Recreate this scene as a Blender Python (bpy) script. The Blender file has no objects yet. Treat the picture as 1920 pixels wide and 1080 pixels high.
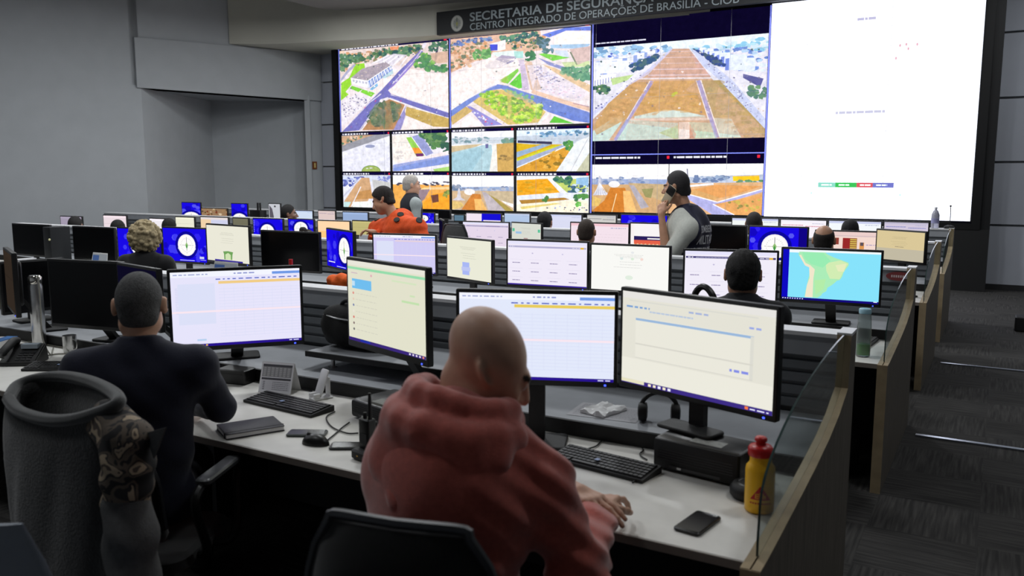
import bpy, bmesh, math, random
import numpy as np
from mathutils import Vector, Matrix

# ------------------------------------------------------------------ camera, world, lights, exposure
S = bpy.context.scene
COL = S.collection
FPX, EYE = 1570.0, 1.80
PITCH, YAW = math.atan(212 / FPX), math.radians(30.3)
cam_d = bpy.data.cameras.new('camera')
cam = bpy.data.objects.new('camera', cam_d)
COL.objects.link(cam)
cam_d.sensor_width = 36.0
cam_d.lens = FPX / 1920 * 36.0
cam_d.clip_start, cam_d.clip_end = 0.05, 100
cam.location = (0, 0, EYE)
cam.rotation_euler = (math.radians(90) - PITCH, 0, YAW)
cam_d.dof.use_dof = True
cam_d.dof.focus_distance = 6.6
cam_d.dof.aperture_fstop = 3.6
S.camera = cam

W = bpy.data.worlds.new('world')
S.world = W
W.use_nodes = True
W.node_tree.nodes['Background'].inputs[0].default_value = (0.5, 0.55, 0.6, 1)
W.node_tree.nodes['Background'].inputs[1].default_value = 0.02
S.view_settings.view_transform = 'Standard'
S.view_settings.look = 'None'
S.view_settings.gamma = 1.0
S.view_settings.exposure = 0.0
S.view_settings.use_curve_mapping = False
S.cycles.use_denoising = True
S.cycles.max_bounces = 6
S.cycles.sample_clamp_indirect = 4.0

def area_light(name, loc, size, watts, color=(.95, .98, 1), rot=(0, 0, 0)):
    d = bpy.data.lights.new(name, 'AREA')
    d.shape = 'RECTANGLE'
    d.size, d.size_y = size
    d.energy = watts
    d.color = color
    o = bpy.data.objects.new(name, d)
    COL.objects.link(o)
    o.location, o.rotation_euler = loc, rot
    return o
# dimmed ceiling lamps of the control room
for lx, ly, lw in [(x, y, (82 if x < -8 else 78) * (.4 if y < 3 else .62 if y > 10 and x < -8 else 1.5 if y > 10 else 1)) for x in (-11, -7.3, -3.6) for y in (1.2, 5, 8.8, 12)] + [(.6, 4, 30), (.6, 9, 30), (.6, 12.6, 40)]:
    area_light('ceiling_lamp', (lx, ly, 5.12), (.6, .6), lw)

# ------------------------------------------------------------------ pixel -> place
_F = np.array([-math.sin(YAW) * math.cos(PITCH), math.cos(YAW) * math.cos(PITCH), -math.sin(PITCH)])
_R = np.array([math.cos(YAW), math.sin(YAW), 0.0])
_U = np.cross(_R, _F)
_C = np.array([0, 0, EYE])
def ray(x, y): return _F + _R * (x - 960) / FPX + _U * (540 - y) / FPX
def atY(x, y, Y):
    d = ray(x, y); return Vector(_C + d * (Y / d[1]))
def atZ(x, y, Z):
    d = ray(x, y); return Vector(_C + d * ((Z - EYE) / d[2]))
def proj(P):
    P = np.array(P, float) - _C
    z = P @ _F
    return 960 + FPX * (P @ _R) / z, 540 - FPX * (P @ _U) / z

# ------------------------------------------------------------------ materials
def lin(c):
    c = [v / 255.0 for v in c[:3]]
    return tuple(v / 12.92 if v <= .04045 else ((v + .055) / 1.055) ** 2.4 for v in c) + (1.0,)
_M = {}
def mat(name, rgb, rough=.6, metal=0.0, noise=0.0, nscale=20.0, bump=0.0, bscale=60.0, alpha=None, trans=0.0, ior=1.45, spec=None, vcol=False, sheen=0.0, ndetail=4):
    if name in _M: return _M[name]
    m = bpy.data.materials.new(name)
    m.use_nodes = True
    nt = m.node_tree
    b = nt.nodes['Principled BSDF']
    c = lin(rgb)
    b.inputs['Base Color'].default_value = c
    b.inputs['Roughness'].default_value = rough
    b.inputs['Metallic'].default_value = metal
    b.inputs['IOR'].default_value = ior
    if trans: b.inputs['Transmission Weight'].default_value = trans
    if sheen: b.inputs['Sheen Weight'].default_value = sheen
    if spec is not None: b.inputs['Specular IOR Level'].default_value = spec
    tc = nt.nodes.new('ShaderNodeTexCoord')
    src = None
    if vcol:
        a = nt.nodes.new('ShaderNodeVertexColor'); a.layer_name = 'Col'
        src = a.outputs['Color']
        nt.links.new(src, b.inputs['Base Color'])
    if noise:
        n = nt.nodes.new('ShaderNodeTexNoise')
        n.inputs['Scale'].default_value = nscale
        n.inputs['Detail'].default_value = ndetail
        nt.links.new(tc.outputs['Object'], n.inputs['Vector'])
        mr = nt.nodes.new('ShaderNodeMapRange')
        mr.inputs['From Min'].default_value = .3; mr.inputs['From Max'].default_value = .7
        mr.inputs['To Min'].default_value = 1 - noise; mr.inputs['To Max'].default_value = 1 + noise
        nt.links.new(n.outputs['Fac'], mr.inputs['Value'])
        mx = nt.nodes.new('ShaderNodeVectorMath'); mx.operation = 'MULTIPLY'
        if src: nt.links.new(src, mx.inputs[0])
        else: mx.inputs[0].default_value = c[:3]
        nt.links.new(mr.outputs['Result'], mx.inputs[1])
        nt.links.new(mx.outputs['Vector'], b.inputs['Base Color'])
    if bump:
        n2 = nt.nodes.new('ShaderNodeTexNoise')
        n2.inputs['Scale'].default_value = bscale
        n2.inputs['Detail'].default_value = 5
        nt.links.new(tc.outputs['Object'], n2.inputs['Vector'])
        bp = nt.nodes.new('ShaderNodeBump')
        bp.inputs['Strength'].default_value = bump
        bp.inputs['Distance'].default_value = .01
        nt.links.new(n2.outputs['Fac'], bp.inputs['Height'])
        nt.links.new(bp.outputs['Normal'], b.inputs['Normal'])
    _M[name] = m
    return m
def emit_mat(name, strength):
    """picture shown by a display: colours of the picture come from the mesh attribute"""
    if name in _M: return _M[name]
    m = bpy.data.materials.new(name)
    m.use_nodes = True
    nt = m.node_tree
    nt.nodes.clear()
    out = nt.nodes.new('ShaderNodeOutputMaterial')
    e = nt.nodes.new('ShaderNodeEmission')
    a = nt.nodes.new('ShaderNodeVertexColor'); a.layer_name = 'Col'
    src = a.outputs['Color']
    if 'wall' in name:      # fine uneven detail of the camera pictures
        tc = nt.nodes.new('ShaderNodeTexCoord'); n = nt.nodes.new('ShaderNodeTexNoise'); n.inputs['Scale'].default_value = 9; n.inputs['Detail'].default_value = 9; n.inputs['Roughness'].default_value = .7
        mr = nt.nodes.new('ShaderNodeMapRange'); mr.inputs['From Min'].default_value = .3; mr.inputs['From Max'].default_value = .7; mr.inputs['To Min'].default_value = .74; mr.inputs['To Max'].default_value = 1.22
        mx = nt.nodes.new('ShaderNodeVectorMath'); mx.operation = 'MULTIPLY'
        nt.links.new(tc.outputs['Object'], n.inputs['Vector']); nt.links.new(n.outputs['Fac'], mr.inputs['Value']); nt.links.new(src, mx.inputs[0]); nt.links.new(mr.outputs['Result'], mx.inputs[1]); src = mx.outputs['Vector']
    nt.links.new(src, e.inputs['Color'])
    e.inputs['Strength'].default_value = strength
    nt.links.new(e.outputs[0], out.inputs['Surface'])
    _M[name] = m
    return m
M_WALL = mat('wall_paint', (172, 176, 180), .85, noise=.03, nscale=3, bump=.05, bscale=150)
M_BEIGE = mat('beige_plaster', (204, 202, 190), .85, noise=.02, nscale=3)
M_CLOUD = mat('ceiling_paint', (150, 148, 146), .9, noise=.03, nscale=2)
M_BLACK = mat('black_plastic', (14, 14, 15), .38, noise=.1, nscale=40)
M_BLACKM = mat('matt_black_plastic', (17, 17, 18), .6, noise=.15, nscale=60, bump=.1, bscale=300)
M_CASE = mat('monitor_casing', (13, 13, 15), .45, noise=.05)
M_OFF = mat('dark_glass_screen', (5, 5, 7), .22, spec=.25)
M_SLAT = mat('grey_laminate', (104, 108, 112), .5, noise=.05, nscale=12)
M_LEDGE = mat('pale_grey_laminate', (150, 153, 158), .45, noise=.05, nscale=10)
M_CAP = mat('white_laminate_edge', (222, 222, 224), .4, noise=.02)
M_TOP = mat('white_worktop_laminate', (228, 226, 220), .38, noise=.03, nscale=15)
M_EDGE = mat('worktop_edge_band', (140, 132, 124), .5, noise=.05)
M_WOOD2 = mat('pale_oak_edge', (164, 145, 114), .5, noise=.12, nscale=14)
M_DARK = mat('dark_panel', (34, 34, 36), .6, noise=.1, nscale=8)
M_STEEL = mat('brushed_steel', (190, 190, 190), .28, 1.0, noise=.06, nscale=40)
M_WHITE = mat('white_plastic', (225, 225, 225), .4, noise=.02)
M_PAPER = mat('white_paper', (225, 225, 225), .9, noise=.03, nscale=30, bump=.1, bscale=90)
M_RUBBER = mat('black_cable', (12, 12, 12), .5, noise=.1)
M_FAB = mat('black_chair_fabric', (15, 15, 16), .95, noise=.25, nscale=180, bump=.25, bscale=500, sheen=.3)
M_FABG = mat('grey_mesh_fabric', (72, 72, 72), .9, noise=.25, nscale=180, bump=.2, bscale=500)
M_GLASS = mat('clear_glass', (232, 242, 240), .02, trans=1.0, ior=1.45)

def wood_material():
    m = mat('grey_oak_laminate', (112, 100, 86), .55)
    nt = m.node_tree; b = nt.nodes['Principled BSDF']
    tc = nt.nodes.new('ShaderNodeTexCoord'); mp = nt.nodes.new('ShaderNodeMapping')
    mp.inputs['Scale'].default_value = (30, 30, 1.6)
    n = nt.nodes.new('ShaderNodeTexNoise'); n.inputs['Scale'].default_value = 3; n.inputs['Detail'].default_value = 6
    r = nt.nodes.new('ShaderNodeValToRGB')
    r.color_ramp.elements[0].position = .3; r.color_ramp.elements[0].color = lin((92, 86, 78))
    r.color_ramp.elements[1].position = .72; r.color_ramp.elements[1].color = lin((128, 120, 108))
    nt.links.new(tc.outputs['Object'], mp.inputs[0]); nt.links.new(mp.outputs[0], n.inputs['Vector'])
    nt.links.new(n.outputs['Fac'], r.inputs[0]); nt.links.new(r.outputs[0], b.inputs['Base Color'])
    return m
M_WOOD = wood_material()

def carpet_material():
    m = mat('carpet_tiles', (52, 51, 49), .95)
    nt = m.node_tree; b = nt.nodes['Principled BSDF']
    tc = nt.nodes.new('ShaderNodeTexCoord')
    def tex(scale, loc):
        mp = nt.nodes.new('ShaderNodeMapping'); mp.inputs['Scale'].default_value = scale; mp.inputs['Location'].default_value = loc
        n = nt.nodes.new('ShaderNodeTexNoise'); n.inputs['Scale'].default_value = 1; n.inputs['Detail'].default_value = 3
        nt.links.new(tc.outputs['Object'], mp.inputs[0]); nt.links.new(mp.outputs[0], n.inputs['Vector'])
        return n.outputs['Fac']
    a, c = tex((60, 3, 1), (0, 0, 0)), tex((3, 60, 1), (5, 2, 0))
    ch = nt.nodes.new('ShaderNodeTexChecker'); ch.inputs['Scale'].default_value = 2.0
    nt.links.new(tc.outputs['Object'], ch.inputs['Vector'])
    mx = nt.nodes.new('ShaderNodeMix'); mx.data_type = 'FLOAT'
    nt.links.new(ch.outputs['Fac'], mx.inputs[0]); nt.links.new(a, mx.inputs[2]); nt.links.new(c, mx.inputs[3])
    r = nt.nodes.new('ShaderNodeValToRGB')
    r.color_ramp.elements[0].position = .36; r.color_ramp.elements[0].color = lin((32, 31, 30))
    r.color_ramp.elements[1].position = .7; r.color_ramp.elements[1].color = lin((64, 62, 60))
    nt.links.new(mx.outputs[0], r.inputs[0]); nt.links.new(r.outputs[0], b.inputs['Base Color'])
    return m
M_CARPET = carpet_material()

# ------------------------------------------------------------------ mesh helpers
class MB:
    def __init__(s): s.v, s.f, s.m = [], [], []
    def add(s, vs, fs, mi=0):
        o = len(s.v); s.v += [tuple(v) for v in vs]; s.f += [tuple(o + i for i in f) for f in fs]; s.m += [mi] * len(fs); return s
    def box(s, a, b, mi=0, M=None):
        (x0, y0, z0), (x1, y1, z1) = a, b
        vs = [(x0, y0, z0), (x1, y0, z0), (x1, y1, z0), (x0, y1, z0), (x0, y0, z1), (x1, y0, z1), (x1, y1, z1), (x0, y1, z1)]
        if M: vs = [M @ Vector(v) for v in vs]
        return s.add(vs, [(0, 3, 2, 1), (4, 5, 6, 7), (0, 1, 5, 4), (1, 2, 6, 5), (2, 3, 7, 6), (3, 0, 4, 7)], mi)
    def rbox(s, a, b, r=.01, n=4, mi=0, M=None, axis='z'):
        """box with rounded corners seen along one axis"""
        (x0, y0, z0), (x1, y1, z1) = a, b
        if axis == 'z': u0, u1, v0, v1, w0, w1 = x0, x1, y0, y1, z0, z1; f = lambda u, v, w: (u, v, w)
        elif axis == 'y': u0, u1, v0, v1, w0, w1 = x0, x1, z0, z1, y0, y1; f = lambda u, v, w: (u, w, v)
        else: u0, u1, v0, v1, w0, w1 = y0, y1, z0, z1, x0, x1; f = lambda u, v, w: (w, u, v)
        r = min(r, (u1 - u0) / 2.01, (v1 - v0) / 2.01)
        pts = []
        for cx, cy, a0 in ((u1 - r, v1 - r, 0), (u0 + r, v1 - r, 90), (u0 + r, v0 + r, 180), (u1 - r, v0 + r, 270)):
            for i in range(n + 1):
                t = math.radians(a0 + 90 * i / n); pts.append((cx + r * math.cos(t), cy + r * math.sin(t)))
        e = min(r * .5, (w1 - w0) * .25)
        N = len(pts); cu, cv = (u0 + u1) / 2, (v0 + v1) / 2
        rings = []
        for w, k in ((w0, e), (w0 + e, 0), (w1 - e, 0), (w1, e)):
            sx = 1 - k / max((u1 - u0) / 2, 1e-6); sy = 1 - k / max((v1 - v0) / 2, 1e-6)
            rings.append([f(cu + (p[0] - cu) * sx, cv + (p[1] - cv) * sy, w) for p in pts])
        if M: rings = [[M @ Vector(p) for p in q] for q in rings]
        return s.loft(rings, mi=mi)
    def loft(s, rings, closed=True, caps=True, mi=0):
        N = len(rings[0]); vs = [p for r in rings for p in r]; fs = []
        for k in range(len(rings) - 1):
            for i in range(N if closed else N - 1):
                j = (i + 1) % N
                fs.append((k * N + i, k * N + j, (k + 1) * N + j, (k + 1) * N + i))
        if caps:
            fs.append(tuple(range(N - 1, -1, -1))); fs.append(tuple((len(rings) - 1) * N + i for i in range(N)))
        return s.add(vs, fs, mi)
    def lathe(s, prof, c=(0, 0, 0), n=24, mi=0, M=None):
        rings = []
        for r, z in prof:
            q = [(c[0] + r * math.cos(2 * math.pi * i / n), c[1] + r * math.sin(2 * math.pi * i / n), c[2] + z) for i in range(n)]
            rings.append([M @ Vector(p) for p in q] if M else q)
        return s.loft(rings, mi=mi)
    def tube(s, pts, r, n=8, mi=0, caps=True, smooth=0):
        pts = [Vector(p) for p in pts]
        if smooth: pts = spline(pts, smooth)
        rs = r if isinstance(r, (list, tuple)) else [r] * len(pts)
        up = Vector((0, 0, 1)); rings = []
        prev = None
        for i, p in enumerate(pts):
            t = (pts[min(i + 1, len(pts) - 1)] - pts[max(i - 1, 0)])
            if t.length < 1e-9: t = Vector((0, 0, 1))
            t.normalize()
            if prev is None:
                a = t.cross(up)
                if a.length < 1e-3: a = t.cross(Vector((1, 0, 0)))
            else: a = prev - t * prev.dot(t)
            a.normalize(); prev = a; b = t.cross(a)
            rr = rs[min(i, len(rs) - 1)]
            rings.append([p + (a * math.cos(2 * math.pi * k / n) + b * math.sin(2 * math.pi * k / n)) * rr for k in range(n)])
        return s.loft(rings, caps=caps, mi=mi)
    def prism(s, poly, lo, hi, axis='z', mi=0):
        f = {'z': lambda p, w: (p[0], p[1], w), 'y': lambda p, w: (p[0], w, p[1]), 'x': lambda p, w: (w, p[0], p[1])}[axis]
        return s.loft([[f(p, lo) for p in poly], [f(p, hi) for p in poly]], mi=mi)
    def ball(s, c, r, n=12, mi=0, M=None):
        r = (r, r, r) if not isinstance(r, (tuple, list)) else r
        rings = []
        for j in range(1, n):
            t = math.pi * j / n
            q = [(c[0] + r[0] * math.sin(t) * math.cos(2 * math.pi * i / (2 * n)), c[1] + r[1] * math.sin(t) * math.sin(2 * math.pi * i / (2 * n)), c[2] - r[2] * math.cos(t)) for i in range(2 * n)]
            rings.append([M @ Vector(p) for p in q] if M else q)
        return s.loft(rings, mi=mi)
def spline(pts, k):
    out = []
    P = [pts[0]] + list(pts) + [pts[-1]]
    for i in range(1, len(P) - 2):
        for j in range(k):
            t = j / k; a, b, c, d = P[i - 1], P[i], P[i + 1], P[i + 2]
            out.append(.5 * ((2 * b) + (c - a) * t + (2 * a - 5 * b + 4 * c - d) * t * t + (3 * b - a - 3 * c + d) * t ** 3))
    out.append(pts[-1]); return out

def obj(name, mb, m, parent=None, smooth=True, angle=40, bevel=0.0, fix=True):
    me = bpy.data.meshes.new(name)
    me.from_pydata(mb.v, [], mb.f)
    for x in (m if isinstance(m, (list, tuple)) else [m]): me.materials.append(x)
    if any(mb.m): me.polygons.foreach_set('material_index', mb.m)
    if fix:
        bm = bmesh.new(); bm.from_mesh(me)
        bmesh.ops.recalc_face_normals(bm, faces=bm.faces)
        if bevel:
            bmesh.ops.bevel(bm, geom=[e for e in bm.edges if len(e.link_faces) == 2 and e.calc_face_angle(0) > .5], offset=bevel, segments=2, affect='EDGES', clamp_overlap=True)
        bm.to_mesh(me); bm.free()
    if smooth:
        me.polygons.foreach_set('use_smooth', [True] * len(me.polygons))
        me.set_sharp_from_angle(angle=math.radians(angle))
    o = bpy.data.objects.new(name, me)
    COL.objects.link(o)
    if parent: o.parent = parent
    return o
def tag(o, label=None, cat=None, group=None, kind=None):
    if label: o['label'] = label
    if cat: o['category'] = cat
    if group: o['group'] = group
    if kind: o['kind'] = kind
    return o
def thing(name, label, cat, loc=(0, 0, 0), rz=0.0, group=None):
    o = bpy.data.objects.new(name, None)
    o.empty_display_size = .1
    COL.objects.link(o)
    o.location = loc; o.rotation_euler = (0, 0, rz)
    return tag(o, label, cat, group)
def struct(name, mb, m, label, cat='wall', **k):
    return tag(obj(name, mb, m, **k), label, cat, kind='structure')
def clone(root, loc, rz, label, group=None):
    r = root.copy(); COL.objects.link(r); r.location = loc; r.rotation_euler = (0, 0, rz); r['label'] = label
    if group: r['group'] = group
    for ch in list(root.children):
        c = ch.copy(); COL.objects.link(c); c.parent = r
        for g in list(ch.children):
            d = g.copy(); COL.objects.link(d); d.parent = c
    return r
def text_mesh(txt, size, ext=0.0, align='LEFT', bold=0.0):
    cu = bpy.data.curves.new('lettering', 'FONT')
    cu.body = txt; cu.size = size; cu.extrude = ext; cu.align_x = align; cu.offset = bold
    o = bpy.data.objects.new('lettering', cu); COL.objects.link(o)
    dg = bpy.context.evaluated_depsgraph_get()
    me = bpy.data.meshes.new_from_object(o.evaluated_get(dg))
    bpy.data.objects.remove(o)
    return me

# ------------------------------------------------------------------ pictures on displays
class Scr:
    """flat picture: polygons in 0..1 x 0..1 (v up), later ones lie on top"""
    def __init__(s, bg): s.p = [([(0, 0), (1, 0), (1, 1), (0, 1)], bg)]
    def poly(s, pts, c): s.p.append((pts, c)); return s
    def rect(s, x0, y0, x1, y1, c): return s.poly([(x0, y0), (x1, y0), (x1, y1), (x0, y1)], c)
    def disc(s, x, y, rx, ry, c, n=24): return s.poly([(x + rx * math.cos(2 * math.pi * i / n), y + ry * math.sin(2 * math.pi * i / n)) for i in range(n)], c)
    def words(s, x0, y, x1, h, c, rnd, gap=.012):
        x = x0
        while x < x1:
            w = rnd.uniform(.012, .05); s.rect(x, y, min(x + w, x1), y + h, c); x += w + gap
        return s
    def mesh(s, name, w, h, m, parent, origin=(0, 0, 0), dz=2.5e-4, uaxis=(1, 0, 0), vaxis=(0, 0, 1), naxis=(0, -1, 0)):
        vs, fs, cs = [], [], []
        U, V, N, O = Vector(uaxis) * w, Vector(vaxis) * h, Vector(naxis), Vector(origin)
        for i, (pts, c) in enumerate(q for q in s.p if len(q[0]) > 2):
            off = 0 if i == 0 else dz * (1 + min(i, 400) * .02)
            b = len(vs)
            for (u, v) in pts: vs.append(O + U * (u - .5) + V * (v - .5) + N * off)
            fs.append(tuple(range(b, len(vs)))); cs.append((lin(c), len(pts)))
        me = bpy.data.meshes.new(name)
        me.from_pydata(vs, [], fs)
        at = me.color_attributes.new('Col', 'FLOAT_COLOR', 'CORNER')
        flat = []
        for c, n in cs: flat += list(c) * n
        at.data.foreach_set('color', flat)
        me.materials.append(m)
        o = bpy.data.objects.new(name, me); COL.objects.link(o)
        if parent: o.parent = parent
        return o
# ------------------------------------------------------------------ soft bodies: distance field -> one continuous mesh
def smin(a, b, k):
    h = np.clip(.5 + .5 * (b - a) / k, 0, 1)
    return b * (1 - h) + a * h - k * h * (1 - h)
class Field:
    def __init__(s): s.q = []
    def cap(s, a, b, ra, rb=None, k=.03, cut=(), sub=False):
        s.q.append(('c', np.array(a, float), np.array(b, float), ra, ra if rb is None else rb, k, cut, sub)); return s
    def ell(s, c, r, R=None, k=.03, cut=(), sub=False):
        r = np.array(r if hasattr(r, '__len__') else (r, r, r), float)
        s.q.append(('e', np.array(c, float), np.eye(3) if R is None else np.array(R, float), r, None, k, cut, sub)); return s
    def bounds(s):
        lo, hi = np.full(3, 1e9), np.full(3, -1e9)
        for q in s.q:
            if q[7]: continue
            if q[0] == 'c':
                m = max(q[3], q[4]); a = np.minimum(q[1], q[2]) - m; b = np.maximum(q[1], q[2]) + m
            else:
                m = q[3].max(); a, b = q[1] - m, q[1] + m
            lo, hi = np.minimum(lo, a), np.maximum(hi, b)
        return lo, hi
    def grid(s, axes, warp=None):
        xs, ys, zs = axes
        g = np.full((len(xs), len(ys), len(zs)), .5, np.float32)
        for q in s.q:
            kind, a, b, r1, r2, k, cut, sub = q
            if kind == 'c': m = max(r1, r2); lo, hi = np.minimum(a, b) - m, np.maximum(a, b) + m
            else: m = r1.max(); lo, hi = a - m, a + m
            pad = 2 * k + .04
            sl = []
            for ax, l, h in zip(axes, lo - pad, hi + pad):
                i0, i1 = np.searchsorted(ax, l), np.searchsorted(ax, h)
                sl.append(slice(i0, i1))
            sl = tuple(sl)
            X, Y, Z = (xs[sl[0]][:, None, None], ys[sl[1]][None, :, None], zs[sl[2]][None, None, :])
            if X.size == 0 or Y.size == 0 or Z.size == 0: continue
            if kind == 'c':
                ab = b - a; L = max(ab @ ab, 1e-9)
                t = np.clip(((X - a[0]) * ab[0] + (Y - a[1]) * ab[1] + (Z - a[2]) * ab[2]) / L, 0, 1)
                d = np.sqrt((X - a[0] - t * ab[0]) ** 2 + (Y - a[1] - t * ab[1]) ** 2 + (Z - a[2] - t * ab[2]) ** 2) - (r1 + (r2 - r1) * t)
            else:
                dx, dy, dz = X - a[0], Y - a[1], Z - a[2]
                p = [b[0, i] * dx + b[1, i] * dy + b[2, i] * dz for i in range(3)]
                k0 = np.sqrt(sum((p[i] / r1[i]) ** 2 for i in range(3))); k1 = np.sqrt(sum((p[i] / r1[i] ** 2) ** 2 for i in range(3)))
                d = k0 * (k0 - 1) / np.maximum(k1, 1e-6)
            for (o, n) in cut:
                d = np.maximum(d, (X - o[0]) * n[0] + (Y - o[1]) * n[1] + (Z - o[2]) * n[2])
            if sub: g[sl] = -smin(-g[sl], d, k)
            else: g[sl] = smin(g[sl], d, k)
        if warp is not None:
            g = g + warp(xs[:, None, None], ys[None, :, None], zs[None, None, :])
        return g
def nets(g, axes):
    """surface nets on a rectilinear grid"""
    neg = g < 0
    nx, ny, nz = g.shape
    cnt = np.zeros((nx - 1, ny - 1, nz - 1), np.float32)
    acc = np.zeros((nx - 1, ny - 1, nz - 1, 3), np.float32)
    A = [np.asarray(a, np.float32) for a in axes]
    def span(i, n): return slice(i, n - 1 + i)
    edges = []
    for ax in range(3):
        o = [x for x in range(3) if x != ax]
        for i in (0, 1):
            for j in (0, 1):
                c0 = [0, 0, 0]; c0[o[0]] = i; c0[o[1]] = j; c1 = list(c0); c1[ax] = 1
                s0 = tuple(span(c0[d], g.shape[d]) for d in range(3)); s1 = tuple(span(c1[d], g.shape[d]) for d in range(3))
                x = neg[s0] != neg[s1]
                I = np.nonzero(x)
                if len(I[0]) == 0: continue
                v0, v1 = g[s0][I], g[s1][I]
                t = v0 / (v0 - v1)
                for d in range(3):
                    p0 = A[d][I[d] + c0[d]]; p1 = A[d][I[d] + c1[d]]
                    acc[I[0], I[1], I[2], d] += p0 + (p1 - p0) * t
                cnt[I] += 1
    idx = np.full(cnt.shape, -1, np.int64)
    act = cnt > 0
    idx[act] = np.arange(act.sum())
    V = acc[act] / cnt[act][:, None]
    Q = []
    for ax in range(3):
        o = [x for x in range(3) if x != ax]
        s0 = [slice(1, -1)] * 3; s1 = [slice(1, -1)] * 3
        s0[ax] = slice(0, -1); s1[ax] = slice(1, None)
        n0, n1 = neg[tuple(s0)], neg[tuple(s1)]
        I = np.nonzero(n0 != n1)
        if len(I[0]) == 0: continue
        base = [I[d] + (0 if d == ax else 1) for d in range(3)]
        def cell(da, db):
            c = [b.copy() for b in base]; c[o[0]] -= da; c[o[1]] -= db
            return idx[c[0], c[1], c[2]]
        q = np.stack([cell(0, 0), cell(1, 0), cell(1, 1), cell(0, 1)], 1)
        fl = n1[I]
        if ax == 1: fl = ~fl
        q[fl] = q[fl][:, ::-1]
        Q.append(q)
    Q = np.concatenate(Q)
    Q = Q[(Q >= 0).all(1)]
    return V, Q
def axis_pts(lo, hi, step, fine=()):
    out = [lo]
    while out[-1] < hi:
        h = step
        for (a, b, f) in fine:
            if a <= out[-1] + step and out[-1] <= b: h = min(h, f)
        out.append(out[-1] + h)
    return np.array(out)
def soft(name, F, m, parent=None, step=.01, fine=((), (), ()), warp=None, lo=None, hi=None, color=None, relax=1):
    a, b = F.bounds()
    a, b = a - .03, b + .03
    axes = [axis_pts(a[i], b[i], step, fine[i]) for i in range(3)]
    V, Q = nets(F.grid(axes, warp), axes)
    me = bpy.data.meshes.new(name)
    me.from_pydata(V.tolist(), [], Q.tolist())
    me.materials.append(m)
    if color is not None:
        at = me.color_attributes.new('Col', 'FLOAT_COLOR', 'POINT')
        c = np.ones((len(V), 4), np.float32); c[:, :3] = color(V)
        at.data.foreach_set('color', c.ravel())
    bm = bmesh.new(); bm.from_mesh(me)
    for _ in range(relax): bmesh.ops.smooth_vert(bm, verts=bm.verts, factor=.5, use_axis_x=True, use_axis_y=True, use_axis_z=True)
    bmesh.ops.recalc_face_normals(bm, faces=bm.faces)
    bm.to_mesh(me); bm.free()
    me.polygons.foreach_set('use_smooth', [True] * len(me.polygons))
    o = bpy.data.objects.new(name, me); COL.objects.link(o)
    if parent: o.parent = parent
    return o
# ------------------------------------------------------------------ room shell
YB = 15.2                                  # back wall
def lw(px):                                # left wall plane seen at a pixel column
    r = ray(px, 328); t = r[0] / r[1]      # X = t*Y
    k = .247
    Y = (-14.1 - k * YB) / (t - k)
    return Vector((t * Y, Y, 0))
struct('floor', MB().box((-19, -3, -.1), (6.5, YB + 2.5, 0)), M_CARPET, 'dark grey carpet tile floor of the control room', 'floor', smooth=False)
def zat(px, py, P): return EYE + ray(px, py)[2] * (P.y / ray(px, py)[1])
A, D = lw(274), lw(605)
CI = lw(575)
zs = zat(290, 168, lw(290))
zs = .5 * (zs + zat(590, 186, lw(590)))
zt0, zt1 = zat(265, 68, lw(265)), zat(600, 100, lw(600))
L0 = Vector((-14.1 - .247 * (YB + 2), -2, 0))
dirL = Vector((.2398, .9708, 0)); nL = Vector((.9708, -.2398, 0))
def quadbox(p, q, z0, z1, th, nrm):
    a, b = Vector((p.x, p.y, 0)), Vector((q.x, q.y, 0))
    o = nrm * th
    m = MB()
    pts = [a, b, b - o, a - o]
    m.prism([(v.x, v.y) for v in pts], z0, z1)
    return m
far = A - dirL * 12
struct('wall_left', quadbox(far, A, 0, 6.0, .3, nL), M_WALL, 'plain grey wall on the left of the room', smooth=False)
B = atZ(395, 190, zs)
Cn = atZ(574, 191, zs)
m = MB()
def slab(m, p, q, z0, z1, th=.12):
    d = Vector((q.x - p.x, q.y - p.y, 0)).normalized(); n = Vector((-d.y, d.x, 0)) * th
    m.prism([(p.x, p.y), (q.x, q.y), (q.x + n.x, q.y + n.y), (p.x + n.x, p.y + n.y)], z0, z1)
slab(m, A, B, 0, zs + .1); slab(m, B, Cn, 0, zs + .1); slab(m, Cn, CI, 0, zs + .1)
struct('wall_niche', m, M_WALL, 'shadowed recess walls below the soffit at the left of the video wall', smooth=False)
m = MB().prism([(A.x, A.y), (D.x, D.y), (Cn.x + .4, Cn.y + .5), (B.x - .3, B.y + .5), (A.x - .3, A.y)], zs, zs + .1)
struct('ceiling_niche', m, M_WALL, 'soffit ceiling over the recess', 'ceiling', smooth=False)
m = MB()
a, b = lw(265) + nL * .05, D + nL * .05
o = nL * .4
pts = [(a.x, a.y), (b.x, b.y), (b.x - o.x, b.y - o.y), (a.x - o.x, a.y - o.y)]
m.loft([[(p[0], p[1], zs) for p in pts], [(pts[0][0], pts[0][1], zt0), (pts[1][0], pts[1][1], zt1), (pts[2][0], pts[2][1], zt1), (pts[3][0], pts[3][1], zt0)]])
struct('wall_soffit', m, M_WALL, 'grey box beam above the recess', smooth=False)
m = quadbox(lw(255), lw(640), zs + .05, 6.0, .25, nL)
struct('wall_upper', m, M_WALL, 'upper grey wall above the box beam', smooth=False)
m = MB().prism([(CI.x, CI.y), (D.x, D.y), (D.x - .25, D.y + .5), (CI.x - .35, CI.y + .35)], 0, zs)
struct('wall_pillar', m, M_WALL, 'narrow grey pillar between the recess and the video wall', smooth=False)
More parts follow.
